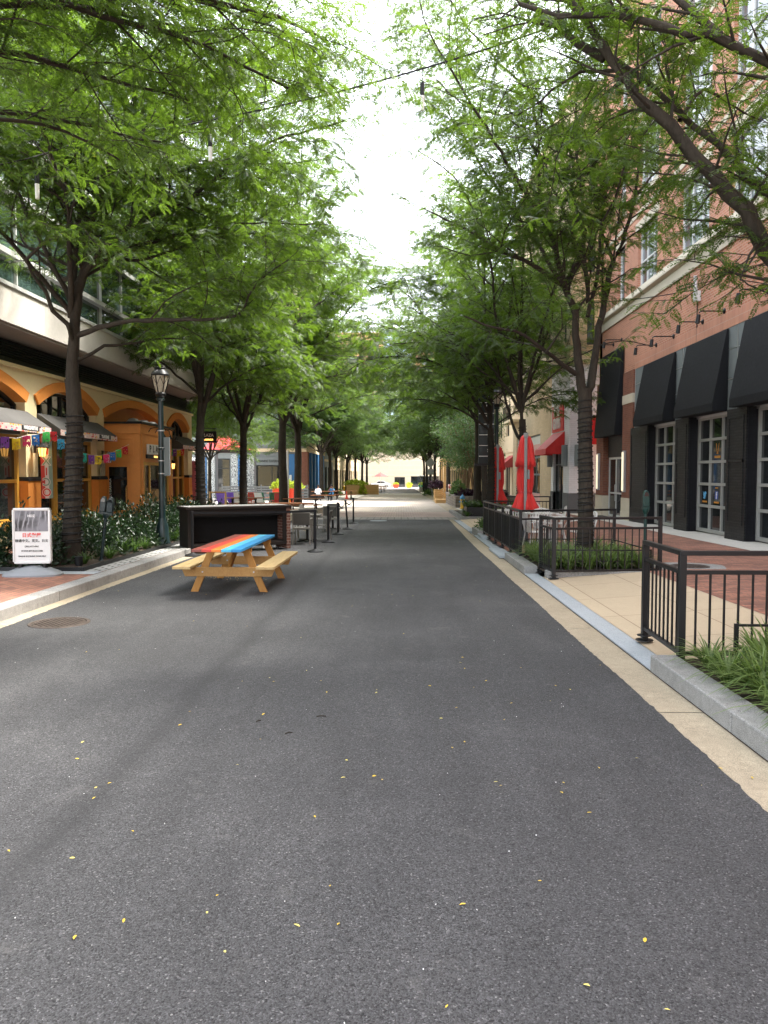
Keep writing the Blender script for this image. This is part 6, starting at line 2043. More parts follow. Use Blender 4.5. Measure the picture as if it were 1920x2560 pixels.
def tree_mesh(seed, trunk, limbs, sec_len=2.3, sec_step=.42, twig_step=.23, leaf_step=.08, leaf=(.17, .27), tmpl=None, start=.2, zmin=None, bark=None, leafm=None, keep=None, light=0.0):
    """trunk, limbs: [(points, r0, r1)] -> branch and leaf arrays of a locust"""
    rng = np.random.default_rng(seed)
    tmpl = tmpl or PIN_NEAR
    paths = []
    lp, ld = [], []
    for pts, r0, r1 in trunk: 
        c = curve(pts, .2); paths.append((c, np.linspace(r0, r1, len(c)) * (1 + .4 * np.exp(-(c[:, 2] - c[0, 2]) / .22)) * (1 + rng.normal(0, .018, len(c)))))
    gold = 2.399
    for li, (pts, r0, r1) in enumerate(limbs):
        c = curve(pts, .25)
        c[1:-1] += rng.normal(0, .012, (len(c) - 2, 3))
        rad = r0 + (r1 - r0) * np.linspace(0, 1, len(c)) ** .8
        paths.append((c, rad))
        seg = np.linalg.norm(np.diff(c, axis=0), axis=1); s = np.concatenate([[0], np.cumsum(seg)]); Lm = s[-1]
        q = start * Lm + rng.uniform(0, sec_step); k = 0
        while q < Lm + .01:
            i = min(np.searchsorted(s, q), len(c) - 1); i = max(i, 1)
            T = unit(c[i] - c[i - 1])
            e1 = unit(np.cross(T, np.array([0, 0, 1.0]) + rng.normal(0, .05, 3))); e2 = np.cross(e1, T)
            ph = gold * k + rng.uniform(-.4, .4) + li
            lat = e1 * math.cos(ph) + e2 * math.sin(ph) * .6
            d = unit(T * .6 + lat * .9 + np.array([0, 0, .12]))
            L = sec_len * rng.uniform(.55, 1.15) * (1 - .5 * q / Lm) * (.75 + .25 * min(1, Lm / 5))
            if keep is not None and not keep(c[i] + d * L * .6, rng): q += sec_step; k += 1; continue
            w = walk(rng, c[i], d, L, .26, .14, .03, -.07, zmin)
            rr = max(.006, min(rad[i] * .5, .009 + .009 * L))
            paths.append((w, np.linspace(rr, .004, len(w))))
            m = len(w); side = 1
            tl = np.linspace(.12 * L, L, max(2, int(L * .9 / twig_step)))
            for u in tl:
                f = u / L * (m - 1); a = min(int(f), m - 2); p = w[a] + (w[a + 1] - w[a]) * (f - a)
                T2 = unit(w[a + 1] - w[a]); sd = unit(np.cross(T2, np.array([0, 0, 1.0]))) * side; side = -side
                d2 = unit(T2 * .65 + sd * .8 + rng.normal(0, .28, 3) + np.array([0, 0, -.08]))
                tw = walk(rng, p, d2, rng.uniform(.35, .85) * (1 - .3 * u / L), .16, .13, .0, -.12)
                paths.append((tw, np.linspace(.0045, .002, len(tw))))
                tlen = np.linalg.norm(np.diff(tw, axis=0), axis=1).sum()
                ns = max(3, int(tlen / leaf_step))
                fs = np.linspace(.12, 1.0, ns) * (len(tw) - 1)
                ia = np.minimum(fs.astype(int), len(tw) - 2)
                P_ = tw[ia] + (tw[ia + 1] - tw[ia]) * (fs - ia)[:, None]
                T3 = unit(tw[ia + 1] - tw[ia])
                S3 = unit(np.cross(T3, np.array([0, 0, 1.0]))) * np.where(np.arange(ns) % 2, 1, -1)[:, None]
                D3 = T3 * .55 + S3 * .8 + rng.normal(0, .22, (ns, 3)); D3[:, 2] -= rng.uniform(0, .45, ns)
                lp.append(P_); ld.append(D3)
            q += sec_step * rng.uniform(.75, 1.25); k += 1
    P_, D = np.concatenate(lp), np.concatenate(ld)
    up = np.array([0, 0, 1.0]) + rng.normal(0, .38, (len(P_), 3))
    size = rng.uniform(leaf[0], leaf[1], len(P_))
    tone = np.clip(rng.normal(.5 + light, .17, len(P_)), 0, 1)
    VV, FF, TT, off = [], [], [], 0
    pick = rng.integers(0, len(tmpl), len(P_))
    for j, (tV, tF) in enumerate(tmpl):
        k = pick == j
        V, F, T = scatter(tV, tF, P_[k], D[k], up[k], size[k], rng, tone[k])
        VV.append(V); FF.append(F + off); TT.append(T); off += len(V)
    return tubes(paths), (np.concatenate(VV), np.concatenate(FF), np.clip(np.concatenate(TT), 0, 1))


def wires(parent, pts, r, z0, z1):
    """spiral of light wire wound round the trunk"""
    c = curve(pts, .1)
    zz = c[:, 2]
    rng = random.Random(5)
    q = []
    n = int((z1 - z0) / .085 * 12)
    for i in range(n):
        z = z0 + (z1 - z0) * i / n
        x, y = np.interp(z, zz, c[:, 0]), np.interp(z, zz, c[:, 1])
        a = 2 * math.pi * i / 12
        rr = r * (1.05 - .14 * (z - z0) / (z1 - z0) + .4 * math.exp(-z / .22)) + rng.uniform(0, .006)
        q.append((x + rr * math.cos(a), y + rr * math.sin(a), z + .022 * math.sin(i * .23) + .03 * math.sin(i * .061 + 1)))
    b = MB(); b.tube(q, .0105, 5, cap=False)
    o = b.build('light_wire', M['cable'], parent, fix=False)
    b = MB()
    for i in range(0, n, 7):
        p = Vector(q[i]); o_ = Vector((p.x - np.interp(p.z, zz, c[:, 0]), p.y - np.interp(p.z, zz, c[:, 1]), 0)).normalized()
        b.cyl(p, p + o_ * rng.uniform(.015, .035) + Vector((0, 0, -.012)), .004, .003, 4)
    b.build('bulb_bristle', M['taupe_d'], o, fix=False)


def plant_tree(name, label, base, mesh, bark, leafm, group=None, wire=None, wpts=None, cat='tree'):
    t = thing(name, label, cat, base, 0, group)
    (bv, bf), (lv_, lf, lt) = mesh
    np_mesh('trunk', bv, bf, bark, t, smooth=True)
    np_mesh('crown', lv_, lf, leafm, t, lt)
    if wire: wires(t, wpts, *wire)
    return t


def rel(base, pts, ys):
    """survey points with their depths, as offsets from a tree base"""
    n = len(pts)
    if not hasattr(ys, '__len__'): ys = [ys] * n
    ys = np.interp(np.linspace(0, 1, n), np.linspace(0, 1, len(ys)), ys)
    return [tuple(P(px, py, y) - Vector(base)) for (px, py), y in zip(pts, ys)]


def vase(rng, h0, H, Rr, n, r0=.075, lean=(0, 0)):
    """limbs of a vase shaped crown"""
    out = []
    for k in range(n):
        a = 2 * math.pi * (k + rng.uniform(-.25, .25)) / n
        hor = Rr * rng.uniform(.55, 1.0); top = H * rng.uniform(.72, 1.0) if k % 2 else H * rng.uniform(.55, .8)
        c, s = math.cos(a), math.sin(a)
        z0 = h0 + rng.uniform(-.3, .5)
        P0 = np.array([0, 0, z0])
        pts = [P0]
        for u in (.25, .5, .75, 1.0):
            r = hor * u ** 1.25
            z = z0 + (top - z0) * (1 - (1 - u) ** 1.5)
            pts.append(np.array([r * c + lean[0] * u, r * s + lean[1] * u, z]) + rng.normal(0, .16, 3))
        out.append((pts, r0 * rng.uniform(.7, 1.05), .014))
        # a lower, flatter limb from the same fork
        if k % 2 == 0:
            a2 = a + rng.uniform(.4, .8); c, s = math.cos(a2), math.sin(a2)
            z1 = h0 + rng.uniform(.2, .9)
            pts = [np.array([0, 0, z1])] + [np.array([Rr * u * c * .95, Rr * u * s * .95, z1 + 1.7 * math.sin(u * 1.7)]) + rng.normal(0, .12, 3) for u in (.3, .6, 1.0)]
            out.append((pts, r0 * .55, .012))
    pts = [np.array([0, 0, h0])] + [np.array([rng.normal(0, .25), rng.normal(0, .25), h0 + (H - h0) * u]) for u in (.33, .66, 1)]
    out.append((pts, r0 * .9, .012))
    return out


# -- the two trees that frame the view and their neighbours overhead
base = (3.57, 15, gz(15) + .1)
tr = [(0, 0, 0), (.01, 0, .8), (.0, 0, 1.7), (-.02, .0, 2.5), (-.03, 0, 3.35)]
L_ = []
L_.append((rel(base, [(1458, 990), (1449, 926), (1437, 835), (1438, 786), (1420, 738), (1404, 689), (1381, 602), (1352, 537), (1303, 468), (1262, 400)], [15, 14.6, 14]), .1, .02))
L_.append((rel(base, [(1412, 712), (1441, 659), (1461, 582), (1430, 488), (1433, 407), (1410, 320), (1395, 220)], [15, 15.6, 16]), .06, .015))
L_.append((rel(base, [(1410, 714), (1331, 663), (1250, 628), (1148, 564), (1060, 522)], [14.9, 14.2, 13.8]), .055, .01))
L_.append((rel(base, [(1466, 990), (1477, 968), (1489, 884), (1492, 848), (1505, 786), (1518, 721), (1534, 656), (1567, 577), (1588, 488), (1602, 366)], [15, 15.3, 15.8]), .095, .02))
L_.append((rel(base, [(1440, 935), (1400, 905), (1365, 881), (1313, 838), (1231, 819), (1160, 790)], [14.8, 14, 13]), .05, .012))
L_.append((rel(base, [(1365, 881), (1385, 850), (1407, 822), (1404, 770)], [14, 13.6]), .025, .01))
L_.append((rel(base, [(1352, 537), (1345, 450), (1347, 386), (1330, 250)], [14, 13.2]), .035, .012))
L_.append((rel(base, [(1534, 656), (1500, 560), (1490, 470), (1478, 380)], [15.5, 17]), .04, .012))
L_.append((rel(base, [(1420, 738), (1330, 590), (1240, 470), (1150, 330), (1090, 230)], [15, 16.5, 18]), .045, .012))
L_.append((rel(base, [(1588, 488), (1640, 430), (1690, 380)], [15.8, 17]), .03, .012))
L_.append((rel(base, [(1303, 468), (1235, 350), (1160, 230), (1080, 90), (1030, -40)], [13.8, 13.4, 13]), .035, .01))
L_.append((rel(base, [(1420, 380), (1350, 260), (1250, 160), (1150, 40), (1100, -60)], [15.6, 15, 14.5]), .035, .01))
L_ += vase(np.random.default_rng(79), 5.0, 11.0, 2.8, 3, .045, lean=(-.8, .5))
def thin_right(p, rng):     # sparse toward the open sky over the road
    return rng.random() < (.3 if p[2] < 5 else (.4 if p[0] > .7 else (.88 if p[0] > -2.8 else .75)))
mesh = tree_mesh(21, [(tr, .15, .125)], L_, sec_len=2.4, sec_step=.21, twig_step=.14, leaf_step=.046, keep=thin_right, leaf=(.135, .21))
plant_tree('locust_tree', 'forked locust tree with wire-wrapped trunk standing in the striped grass planter', base, mesh, M['bark'], M['leaf'], 'locust trees along the street', (.148, .12, 3.1), tr)

base = (-6.0, 14, gz(14) + .15)
tr = [tuple(P(px, py, 14) - Vector(base)) for px, py in ((176, 1422), (182, 1250), (187, 1097), (185, 999), (180, 948))]
tr[0] = (tr[0][0], 0, 0)
L_ = []
L_.append((rel(base, [(180, 950), (183, 864), (190, 796), (198, 729), (210, 688), (217, 627), (223, 565), (260, 461), (287, 380), (325, 287), (360, 180)], [14, 14, 14.8]), .115, .02))
L_.append((rel(base, [(186, 870), (169, 813), (135, 776), (115, 735), (81, 685), (64, 648), (30, 610), (-20, 560)], [14, 13.4, 12.5]), .055, .012))
L_.append((rel(base, [(66, 648), (118, 604), (145, 594), (176, 555), (190, 480)], [13, 12.4]), .03, .01))
L_.append((rel(base, [(195, 838), (246, 820), (304, 806), (371, 803), (439, 800), (557, 797), (608, 776), (618, 738), (662, 689), (720, 650)], [14, 13.4, 12.6]), .055, .01))
L_.append((rel(base, [(195, 900), (263, 865), (321, 860), (405, 847), (500, 850)], [14, 14.6, 15.5]), .04, .01))
L_.append((rel(base, [(215, 672), (270, 648), (338, 651), (402, 638), (500, 600), (600, 560)], [14.2, 14.8, 15.5]), .045, .01))
L_.append((rel(base, [(205, 700), (170, 700), (148, 688), (110, 655), (60, 600), (20, 500)], [14, 14.8, 15.6]), .06, .012))
L_.append((rel(base, [(222, 570), (206, 505), (211, 400), (211, 300), (200, 150)], [14.3, 14, 13.6]), .06, .014))
L_.append((rel(base, [(240, 510), (340, 470), (450, 430), (560, 400), (680, 380)], [14.5, 14, 13.2]), .045, .01))
L_.append((rel(base, [(287, 380), (400, 330), (520, 300), (640, 260), (740, 230)], [14.6, 15, 15.4]), .045, .01))
L_.append((rel(base, [(206, 505), (120, 420), (40, 360), (-60, 300)], [14, 13.6, 13]), .04, .01))
L_.append((rel(base, [(300, 350), (380, 250), (470, 150), (560, 60)], [14.6, 14.6, 14.6]), .04, .01))
L_ += vase(np.random.default_rng(78), 4.6, 11.5, 5.0, 6, .06)
def thin_left(p, rng):      # the concrete slab shows through low on the building side
    return rng.random() < (.25 if p[0] < -.6 else .42 if p[2] < 6.0 and p[0] < .8 else (.7 if p[2] < 4.2 else .95))
mesh = tree_mesh(22, [(tr, .165, .135)], L_, sec_len=2.7, sec_step=.19, twig_step=.13, leaf_step=.045, keep=thin_left, leaf=(.135, .21))
plant_tree('locust_tree', 'tall locust tree with wire-wrapped trunk beside the hair salon poster stand', base, mesh, M['bark'], M['leaf'], 'locust trees along the street', (.168, .3, 2.75), tr)

base = (3.95, 7.0, gz(7) + .1)
tr = [(0, 0, 0), (0, 0, 1.2), (-.03, 0, 2.4)]
fk = tuple(P(2050, 860, 7.0))
L_ = []
L_.append(([(-.03, 0, 2.4)] + rel(base, [(1990, 720), (1920, 622), (1860, 529), (1820, 480), (1738, 395), (1681, 317), (1636, 277), (1600, 244), (1567, 203), (1535, 159), (1502, 110), (1466, 61), (1425, 0), (1370, -90)], [7, 7.1, 7.5]), .1, .03))
L_.append((rel(base, [(1512, 146), (1445, 114), (1400, 73), (1360, 41), (1323, 0), (1260, -80)], [7.4, 7.6, 8]), .045, .015))
L_.append(([(0, 0, 2.3)] + rel(base, [(1995, 570), (1920, 488), (1852, 423), (1795, 366), (1738, 313), (1681, 264), (1616, 203), (1559, 163), (1500, 120)], [7.3, 7.6, 7.8]), .07, .02))
L_.append(([(0, 0, 2.3)] + rel(base, [(2040, 300), (1985, 205), (1920, 159), (1840, 110), (1779, 88), (1710, 85), (1665, 69), (1596, 45), (1535, 39), (1460, 41), (1392, 41), (1300, 10)], [6.6, 6.6, 7.2]), .075, .02))
L_.append((rel(base, [(1799, 90), (1738, 33), (1677, -10), (1600, -80)], [6.7, 6.9]), .04, .015))
L_.append((rel(base, [(1556, 175), (1500, 178), (1445, 179), (1384, 220), (1348, 256), (1290, 290)], [7.4, 7.7, 8]), .022, .008))
L_.append((rel(base, [(1905, 605), (1885, 640), (1860, 680)], [7.0, 6.9, 6.8]), .016, .006))
L_.append((rel(base, [(1900, 600), (1880, 640), (1850, 700)], [7.0, 6.8]), .018, .006))
L_.append((rel(base, [(1700, 300), (1760, 230), (1830, 260), (1900, 300)], [7.5, 8, 8.6]), .025, .008))
L_.append((rel(base, [(1600, 210), (1620, 130), (1680, 60), (1760, 0)], [7.6, 8, 8.5]), .025, .008))
L_.append((rel(base, [(1560, 200), (1480, 260), (1420, 330), (1390, 400)], [7.6, 8, 8.4]), .02, .006))
mesh = tree_mesh(23, [(tr, .16, .14)], L_, sec_len=1.4, sec_step=.2, twig_step=.14, leaf_step=.05, start=.1, leaf=(.115, .175))
plant_tree('locust_tree', 'locust tree whose thick dark limbs reach over the ramp from beyond the planter', base, mesh, M['bark'], M['leaf'], 'locust trees along the street')

rng = np.random.default_rng(5)
base = (-6.1, 6.6, gz(6.6) + .15)
tr = [(0, 0, 0), (.03, 0, 1.5), (0, 0, 3.2)]
L_ = vase(rng, 3.3, 10, 4.6, 5)
L_.append((rel(base, [(-700, 300), (-300, 60), (0, 15), (140, 20), (270, 28), (420, 60)], [6.8, 7.2, 8.2]), .06, .012))
L_.append((rel(base, [(-500, 300), (-200, 180), (0, 130), (150, 165), (330, 210), (470, 250)], [6.8, 7.6, 8.6]), .05, .012))
L_.append((rel(base, [(-400, 100), (0, -30), (250, 40), (450, 90), (600, 160), (720, 220)], [7, 7.6, 8.6]), .05, .012))
L_.append((rel(base, [(-200, -60), (200, -60), (450, -20), (650, 40), (760, 70), (820, 110)], [7, 7.8, 9]), .05, .012))
L_.append((rel(base, [(-500, 350), (-200, 330), (0, 300), (160, 330), (300, 400)], [7.2, 8, 9]), .04, .01))
L_.append((rel(base, [(0, -120), (300, -120), (500, -60), (640, 10)], [8, 9, 10]), .05, .01))
mesh = tree_mesh(24, [(tr, .16, .14)], L_, sec_len=2.2, sec_step=.2, twig_step=.135, leaf_step=.048, leaf=(.12, .18), keep=lambda p, rng: p[2] > 5.6 or rng.random() < .15)
plant_tree('locust_tree', 'locust tree whose dark leafy boughs hang over the pavement from outside the view', base, mesh, M['bark'], M['leaf'], 'locust trees along the street')

base = (2.95, 25.6, gz(25.6) + .1)
rng = np.random.default_rng(6)
tr = [(0, 0, 0), (.02, 0, 1.2), (.03, 0, 2.2), (0, 0, 3.3)]
L_ = vase(rng, 3.4, 11.0, 4.2, 4, .06, lean=(-.8, 0))
L_.append((rel(base, [(1222, 1060), (1190, 1005), (1150, 952), (1085, 905), (1000, 890), (920, 900), (860, 930)], [25.6, 25, 24]), .065, .012))
L_.append((rel(base, [(1222, 1075), (1196, 1053), (1118, 1011), (1036, 998), (960, 1000)], [25.6, 25.5, 25.5]), .045, .01))
L_.append((rel(base, [(1230, 1000), (1202, 933), (1101, 880), (1000, 830), (910, 800)], [25.6, 26.5, 28]), .05, .01))
L_.append((rel(base, [(1228, 990), (1240, 920), (1228, 825), (1190, 720), (1120, 620)], [25.6, 25.6, 26]), .06, .012))
def street_side(p, rng): return rng.random() < ((.06 if p[2] < 5.4 else .25) if p[0] > .7 else .95)
mesh = tree_mesh(25, [(tr, .13, .1)], L_, sec_len=2.3, sec_step=.3, twig_step=.17, leaf_step=.066, leaf=(.19, .28), keep=street_side)
plant_tree('locust_tree', 'locust tree with wire-wrapped trunk beside the farther red umbrella, leaning over the road', base, mesh, M['bark'], M['leaf'], 'locust trees along the street', (.135, .3, 3.0), tr)

base = (3.57, 23.0, gz(23) + .1)
rng = np.random.default_rng(9)
tr = [(0, 0, 0), (0, .02, 1.2), (.04, 0, 2.4), (.02, 0, 3.4)]
L_ = vase(rng, 3.4, 11.5, 4.2, 5, .06, lean=(-.6, 0))
L_.append((rel(base, [(1303, 1014), (1296, 930), (1300, 830), (1285, 720), (1270, 600)], [23, 23, 22.6]), .06, .012))
L_.append((rel(base, [(1306, 1030), (1320, 960), (1335, 890), (1362, 860), (1400, 800)], [23, 22.6, 22]), .04, .008))
L_.append((rel(base, [(1303, 1100), (1285, 1070), (1262, 990), (1240, 900), (1215, 800)], [23, 23.5, 24]), .055, .012))
mesh = tree_mesh(26, [(tr, .13, .1)], L_, sec_len=2.2, sec_step=.34, twig_step=.18, leaf_step=.068, leaf=(.19, .28), keep=street_side)
plant_tree('locust_tree', 'forked locust tree with wire-wrapped trunk directly behind the taller-looking red umbrella', base, mesh, M['bark'], M['leaf'], 'locust trees along the street', (.135, .3, 3.2), tr)

# -- three patterns for the rest of the avenue
protos = []
for k, (h0, H, Rr, n, sd) in enumerate(((3.3, 12.0, 4.9, 6, 31), (3.0, 11.2, 4.6, 5, 32), (3.5, 12.6, 5.0, 6, 33))):
    rng = np.random.default_rng(sd)
    tr = [(0, 0, 0), (.04 * (k - 1), .02, 1.2), (.06 * (k - 1), 0, 2.4), (0, 0, h0 + .3)]
    lm = vase(rng, h0, H, Rr, n)
    near = tree_mesh(sd, [(tr, .15, .11)], lm, sec_len=2.7, sec_step=.22, twig_step=.155, leaf_step=.055, leaf=(.19, .29), zmin=3.4, tmpl=[pinnate(7, .3, .11, seed=s + 20) for s in range(2)])
    far = tree_mesh(sd + 10, [(tr, .15, .11)], lm, sec_len=2.7, sec_step=.28, twig_step=.2, leaf_step=.095, leaf=(.34, .5), tmpl=PIN_FAR, zmin=3.4)
    protos.append((near, far, tr))
made = {}
def avenue(x, y, kind, far, rz, s, label, wire=False):
    key = (kind, far, wire)
    base = (x, y, gz(y) + .1)
    if key in made: return dup(made[key], base, rz, label, scale=s)
    t = plant_tree('locust_tree', label, base, protos[kind][1 if far else 0], M['bark'], M['leaf_far_hazed'] if far else M['leaf'], 'locust trees along the street', (.155, .3, 2.7) if wire else None, protos[kind][2])
    t.rotation_euler.z = rz; t.scale = s if hasattr(s, '__len__') else (s,) * 3
    made[key] = t
    return t


AV = [(-6.0, 23.1, 0, 0, .3, .95, 'locust tree with wire-wrapped trunk at the end of the hedge, before the dark bar', True),
      (-6.0, 29.2, 1, 0, 1.9, 1.0, 'locust tree with wire-wrapped trunk behind the dark bar', True),
      (-5.9, 38.5, 2, 0, 4.1, .98, 'locust tree between the plank tables and the steel pole', False),
      (-6.2, 46.0, 0, 0, 2.2, 1.0, 'locust tree on the plaza past the tall orange planters', False),
      (-12.5, 50, 1, 0, .6, .9, 'locust tree in front of the blue tavern pillar', False),
      (-11.5, 41, 2, 0, 2.6, .8, 'locust tree at the corner of the concrete slab building', False),
      (-6.95, 67.0, 1, 1, 3.5, .95, 'dark forked locust tree directly behind the person in the white shirt', False),
      (-6.75, 72.5, 2, 1, .9, .9, 'locust tree just past the seated pair', False),
      (-6.4, 76, 0, 1, 5.0, .9, 'locust tree ahead of the lime green cedar planter', False),
      (-6.2, 88, 1, 1, 2.0, .95, 'locust tree beside the lime green cedar planter', False),
      (-6.0, 101, 2, 1, 4.4, 1.0, 'first locust tree past the cedar planters', False),
      (-5.8, 115, 0, 1, 1.2, 1.0, 'second locust tree past the cedar planters', False),
      (-5.8, 130, 1, 1, 3.1, 1.05, 'locust tree by the open red umbrella', False),
      (3.7, 34.0, 0, 0, 5.4, .92, 'locust tree past the directory panel, on the corner island edge', False),
      (3.9, 39.5, 2, 0, 1.0, 1.0, 'locust tree on the corner island near the hydrant', False),
      (4.2, 68, 0, 1, .5, .95, 'first locust tree past the timber pergola', False),
      (4.1, 79, 1, 1, 2.4, .98, 'locust tree next to the bare road sign', False),
      (4.0, 91, 2, 1, 4.0, 1.0, 'locust tree by the dark screen near the road sign', False),
      (3.9, 104, 0, 1, 2.8, 1.02, 'locust tree by the patio heater', False),
      (3.9, 118, 1, 1, 5.6, 1.05, 'second last locust tree on the shaded side', False),
      (3.9, 134, 2, 1, .3, 1.1, 'last locust tree on the shaded side before the garages', False)]
for a in AV:
    k_ = ((a[5] * 1.08,) * 2 + (a[5] * 1.14,)) if a[1] < 35 else (((a[5] * 1.6,) * 2 if a[0] < 0 else (a[5] * 1.4,) * 2) + (a[5] * 1.3,) if a[1] < 60 else (a[5] * 1.42, a[5] * 1.35, a[5] * 1.25))
    if a[0] < -8: k_ = a[5]
    a = a[:5] + (k_,) + a[6:]
    avenue(a[0], a[1], a[2], a[3], a[4], a[5], a[6], a[7])


# -- crape myrtles with many pale stems
def myrtle(seed, label, x, y, k=1.0):
    rng = np.random.default_rng(seed)
    paths, lp, ld = [], [], []
    for i in range(9):
        a = 2 * math.pi * i / 9 + rng.uniform(-.2, .2)
        rr = rng.uniform(.5, 1.5)
        pts = [(.18 * math.cos(a), .18 * math.sin(a), 0)] + [(math.cos(a) * (.2 + rr * u ** 1.6) + rng.normal(0, .05), math.sin(a) * (.2 + rr * u ** 1.6) + rng.normal(0, .05), 4.6 * u) for u in (.3, .6, 1)]
        c = curve(pts, .3); paths.append((c, np.linspace(.055, .02, len(c))))
        for q in range(16):
            p = c[int(len(c) * rng.uniform(.45, .99))]
            d = unit(np.array([math.cos(a + rng.normal(0, .9)), math.sin(a + rng.normal(0, .9)), rng.uniform(-.1, .9)]))
            w = walk(rng, p, d, rng.uniform(.8, 1.7), .2, .15, .02, -.1)
            paths.append((w, np.linspace(.012, .003, len(w))))
            for v in w[1:]:
                n = 11
                lp.append(v + rng.normal(0, .13, (n, 3))); ld.append(rng.normal(0, 1, (n, 3)) + np.array([0, 0, -.1]))
    P_, D = np.concatenate(lp), np.concatenate(ld)
    V, F, T = scatter(OVATE[0], OVATE[1], P_, D, np.array([0, 0, 1.0]) + rng.normal(0, .5, (len(P_), 3)), rng.uniform(.09, .15, len(P_)), rng, np.clip(rng.normal(.5, .2, len(P_)), 0, 1))
    t = plant_tree('crape_myrtle', label, (x, y, gz(y) + .6), (tubes(paths), (V, F, np.clip(T, 0, 1))), M['bark_pale'], M['leaf_myrtle'], 'crape myrtles in the fieldstone planter')
    t.scale = (k,) * 3
    return t


myrtle(3, 'multi-stemmed crape myrtle above the hydrant, at the front of the fieldstone planter', 4.7, 48.5, 1.0)
myrtle(4, 'multi-stemmed crape myrtle at the rear of the fieldstone planter, by the pergola', 4.4, 54, 1.0)


# -- shrubs and clumps
def bush(name, label, c, rad, n, size, m, seed, group=None, cat='shrub', tmpl=OVATE, upw=.5, stems=True):
    rng = np.random.default_rng(seed)
    d = unit(rng.normal(0, 1, (n, 3))); d[:, 2] = np.abs(d[:, 2]) * 1.0
    lump = 1 + .18 * np.sin(d[:, 0] * 5 + seed) * np.cos(d[:, 1] * 6 + seed * 2) + .1 * np.sin(d[:, 2] * 9 + d[:, 0] * 8)
    r = rng.uniform(.35, 1.0, n) ** .45 * lump
    P_ = d * r[:, None] * np.array(rad) + rng.normal(0, .03, (n, 3))
    P_[:, 2] = np.maximum(P_[:, 2], .03)
    D = d * .8 + rng.normal(0, .6, (n, 3)) + np.array([0, 0, .25])
    V, F, T = scatter(tmpl[0], tmpl[1], P_, D, np.array([0, 0, 1.0]) * upw + d * .5 + rng.normal(0, .35, (n, 3)), rng.uniform(size * .7, size * 1.2, n), rng, np.clip(rng.normal(.5, .2, n), 0, 1))
    t = thing(name, label, cat, c, 0, group)
    np_mesh('foliage', V, F, m, t, np.clip(T, 0, 1))
    if stems:
        pa = []
        for k in range(10):
            a = rng.uniform(0, 6.28); u = rng.uniform(.3, .8)
            pa.append((np.array([(0.02 * math.cos(a), .02 * math.sin(a), 0), (rad[0] * u * .5 * math.cos(a), rad[1] * u * .5 * math.sin(a), rad[2] * .5), (rad[0] * u * math.cos(a), rad[1] * u * math.sin(a), rad[2] * .8)]), np.array([.012, .009, .004])))
        v, f = tubes(pa); np_mesh('stem', v, f, M['bark'], t)
    return t


G = 'glossy laurel shrubs in the hedge bed'
for k, (x, y, rx, ry, h, n, lb) in enumerate(((-6.75, 13.6, .7, .6, .95, 2600, 'glossy dark shrub between the poster stand and the wire-wrapped trunk'),
        (-6.55, 15.6, .95, 1.1, .86, 3600, 'glossy laurel shrub just behind the leaning parking meter'),
        (-6.5, 17.6, 1.0, 1.1, .9, 3600, 'glossy laurel shrub around the foot of the street lamp'),
        (-6.4, 19.8, 1.0, 1.2, .98, 3400, 'glossy laurel shrub just past the street lamp'),
        (-6.4, 22.2, 1.0, 1.2, 1.0, 3000, 'glossy laurel shrub around the second wire-wrapped trunk'),
        (-6.5, 24.8, 1.0, 1.3, 1.0, 2600, 'glossy laurel shrub peeping over the dark bar top'))):
    bush('laurel_shrub', lb, (x, y, gz(y) + .16), (rx, ry, h), n, .095, M['leaf_shrub'], 40 + k, G)


def blades(seed, n, L, w, spread=.9):
    rng = np.random.default_rng(seed)
    VV, FF, TT = [], [], []
    m = 6
    for i in range(n):
        a = rng.uniform(0, 6.28); l = L * rng.uniform(.6, 1.1); s = spread * rng.uniform(.35, 1.1)
        r0 = rng.uniform(0, .05); c, sn = math.cos(a), math.sin(a)
        wd = w * rng.uniform(.7, 1.2); b = len(VV)
        tw = rng.uniform(-.5, .5)
        for k in range(m):
            u = k / (m - 1)
            hor = r0 + l * s * u ** 1.3 * 1.05
            z = l * (1.05 * u - .92 * s * u * u)
            ww = wd * (1 - u ** 2.2) * (.6 + .4 * min(1, u * 4)) + .0006
            px, py = -sn * math.cos(tw * u), c * math.cos(tw * u)
            VV.append((hor * c + px * ww, hor * sn + py * ww, z)); VV.append((hor * c - px * ww, hor * sn - py * ww, z))
        t = float(np.clip(rng.normal(.5, .22), 0, 1))
        for k in range(m - 1):
            FF.append((b + 2 * k, b + 2 * k + 1, b + 2 * k + 3, b + 2 * k + 2)); TT.append(t)
    return np.array(VV), np.array(FF), np.array(TT)


def clump_proto(seed, mat, n=90, L=.46, w=.008):
    V, F, T = blades(seed, n, L, w)
    o = np_mesh('grass_clump', V, F, mat, None, T)
    return o


def clumps(spots, protos_, label, group, h=.12):
    for k, (x, y, s) in enumerate(spots):
        src = protos_[k % len(protos_)]
        if src.get('label') is None: o = src
        else:
            o = src.copy(); COL.objects.link(o)
        o.location = (x, y, gz(y) + h); o.rotation_euler.z = k * 2.1; o.scale = (s, s, s * (.9 + .2 * ((k * 7) % 5) / 5))
        tag(o, label, 'grass clump', group)


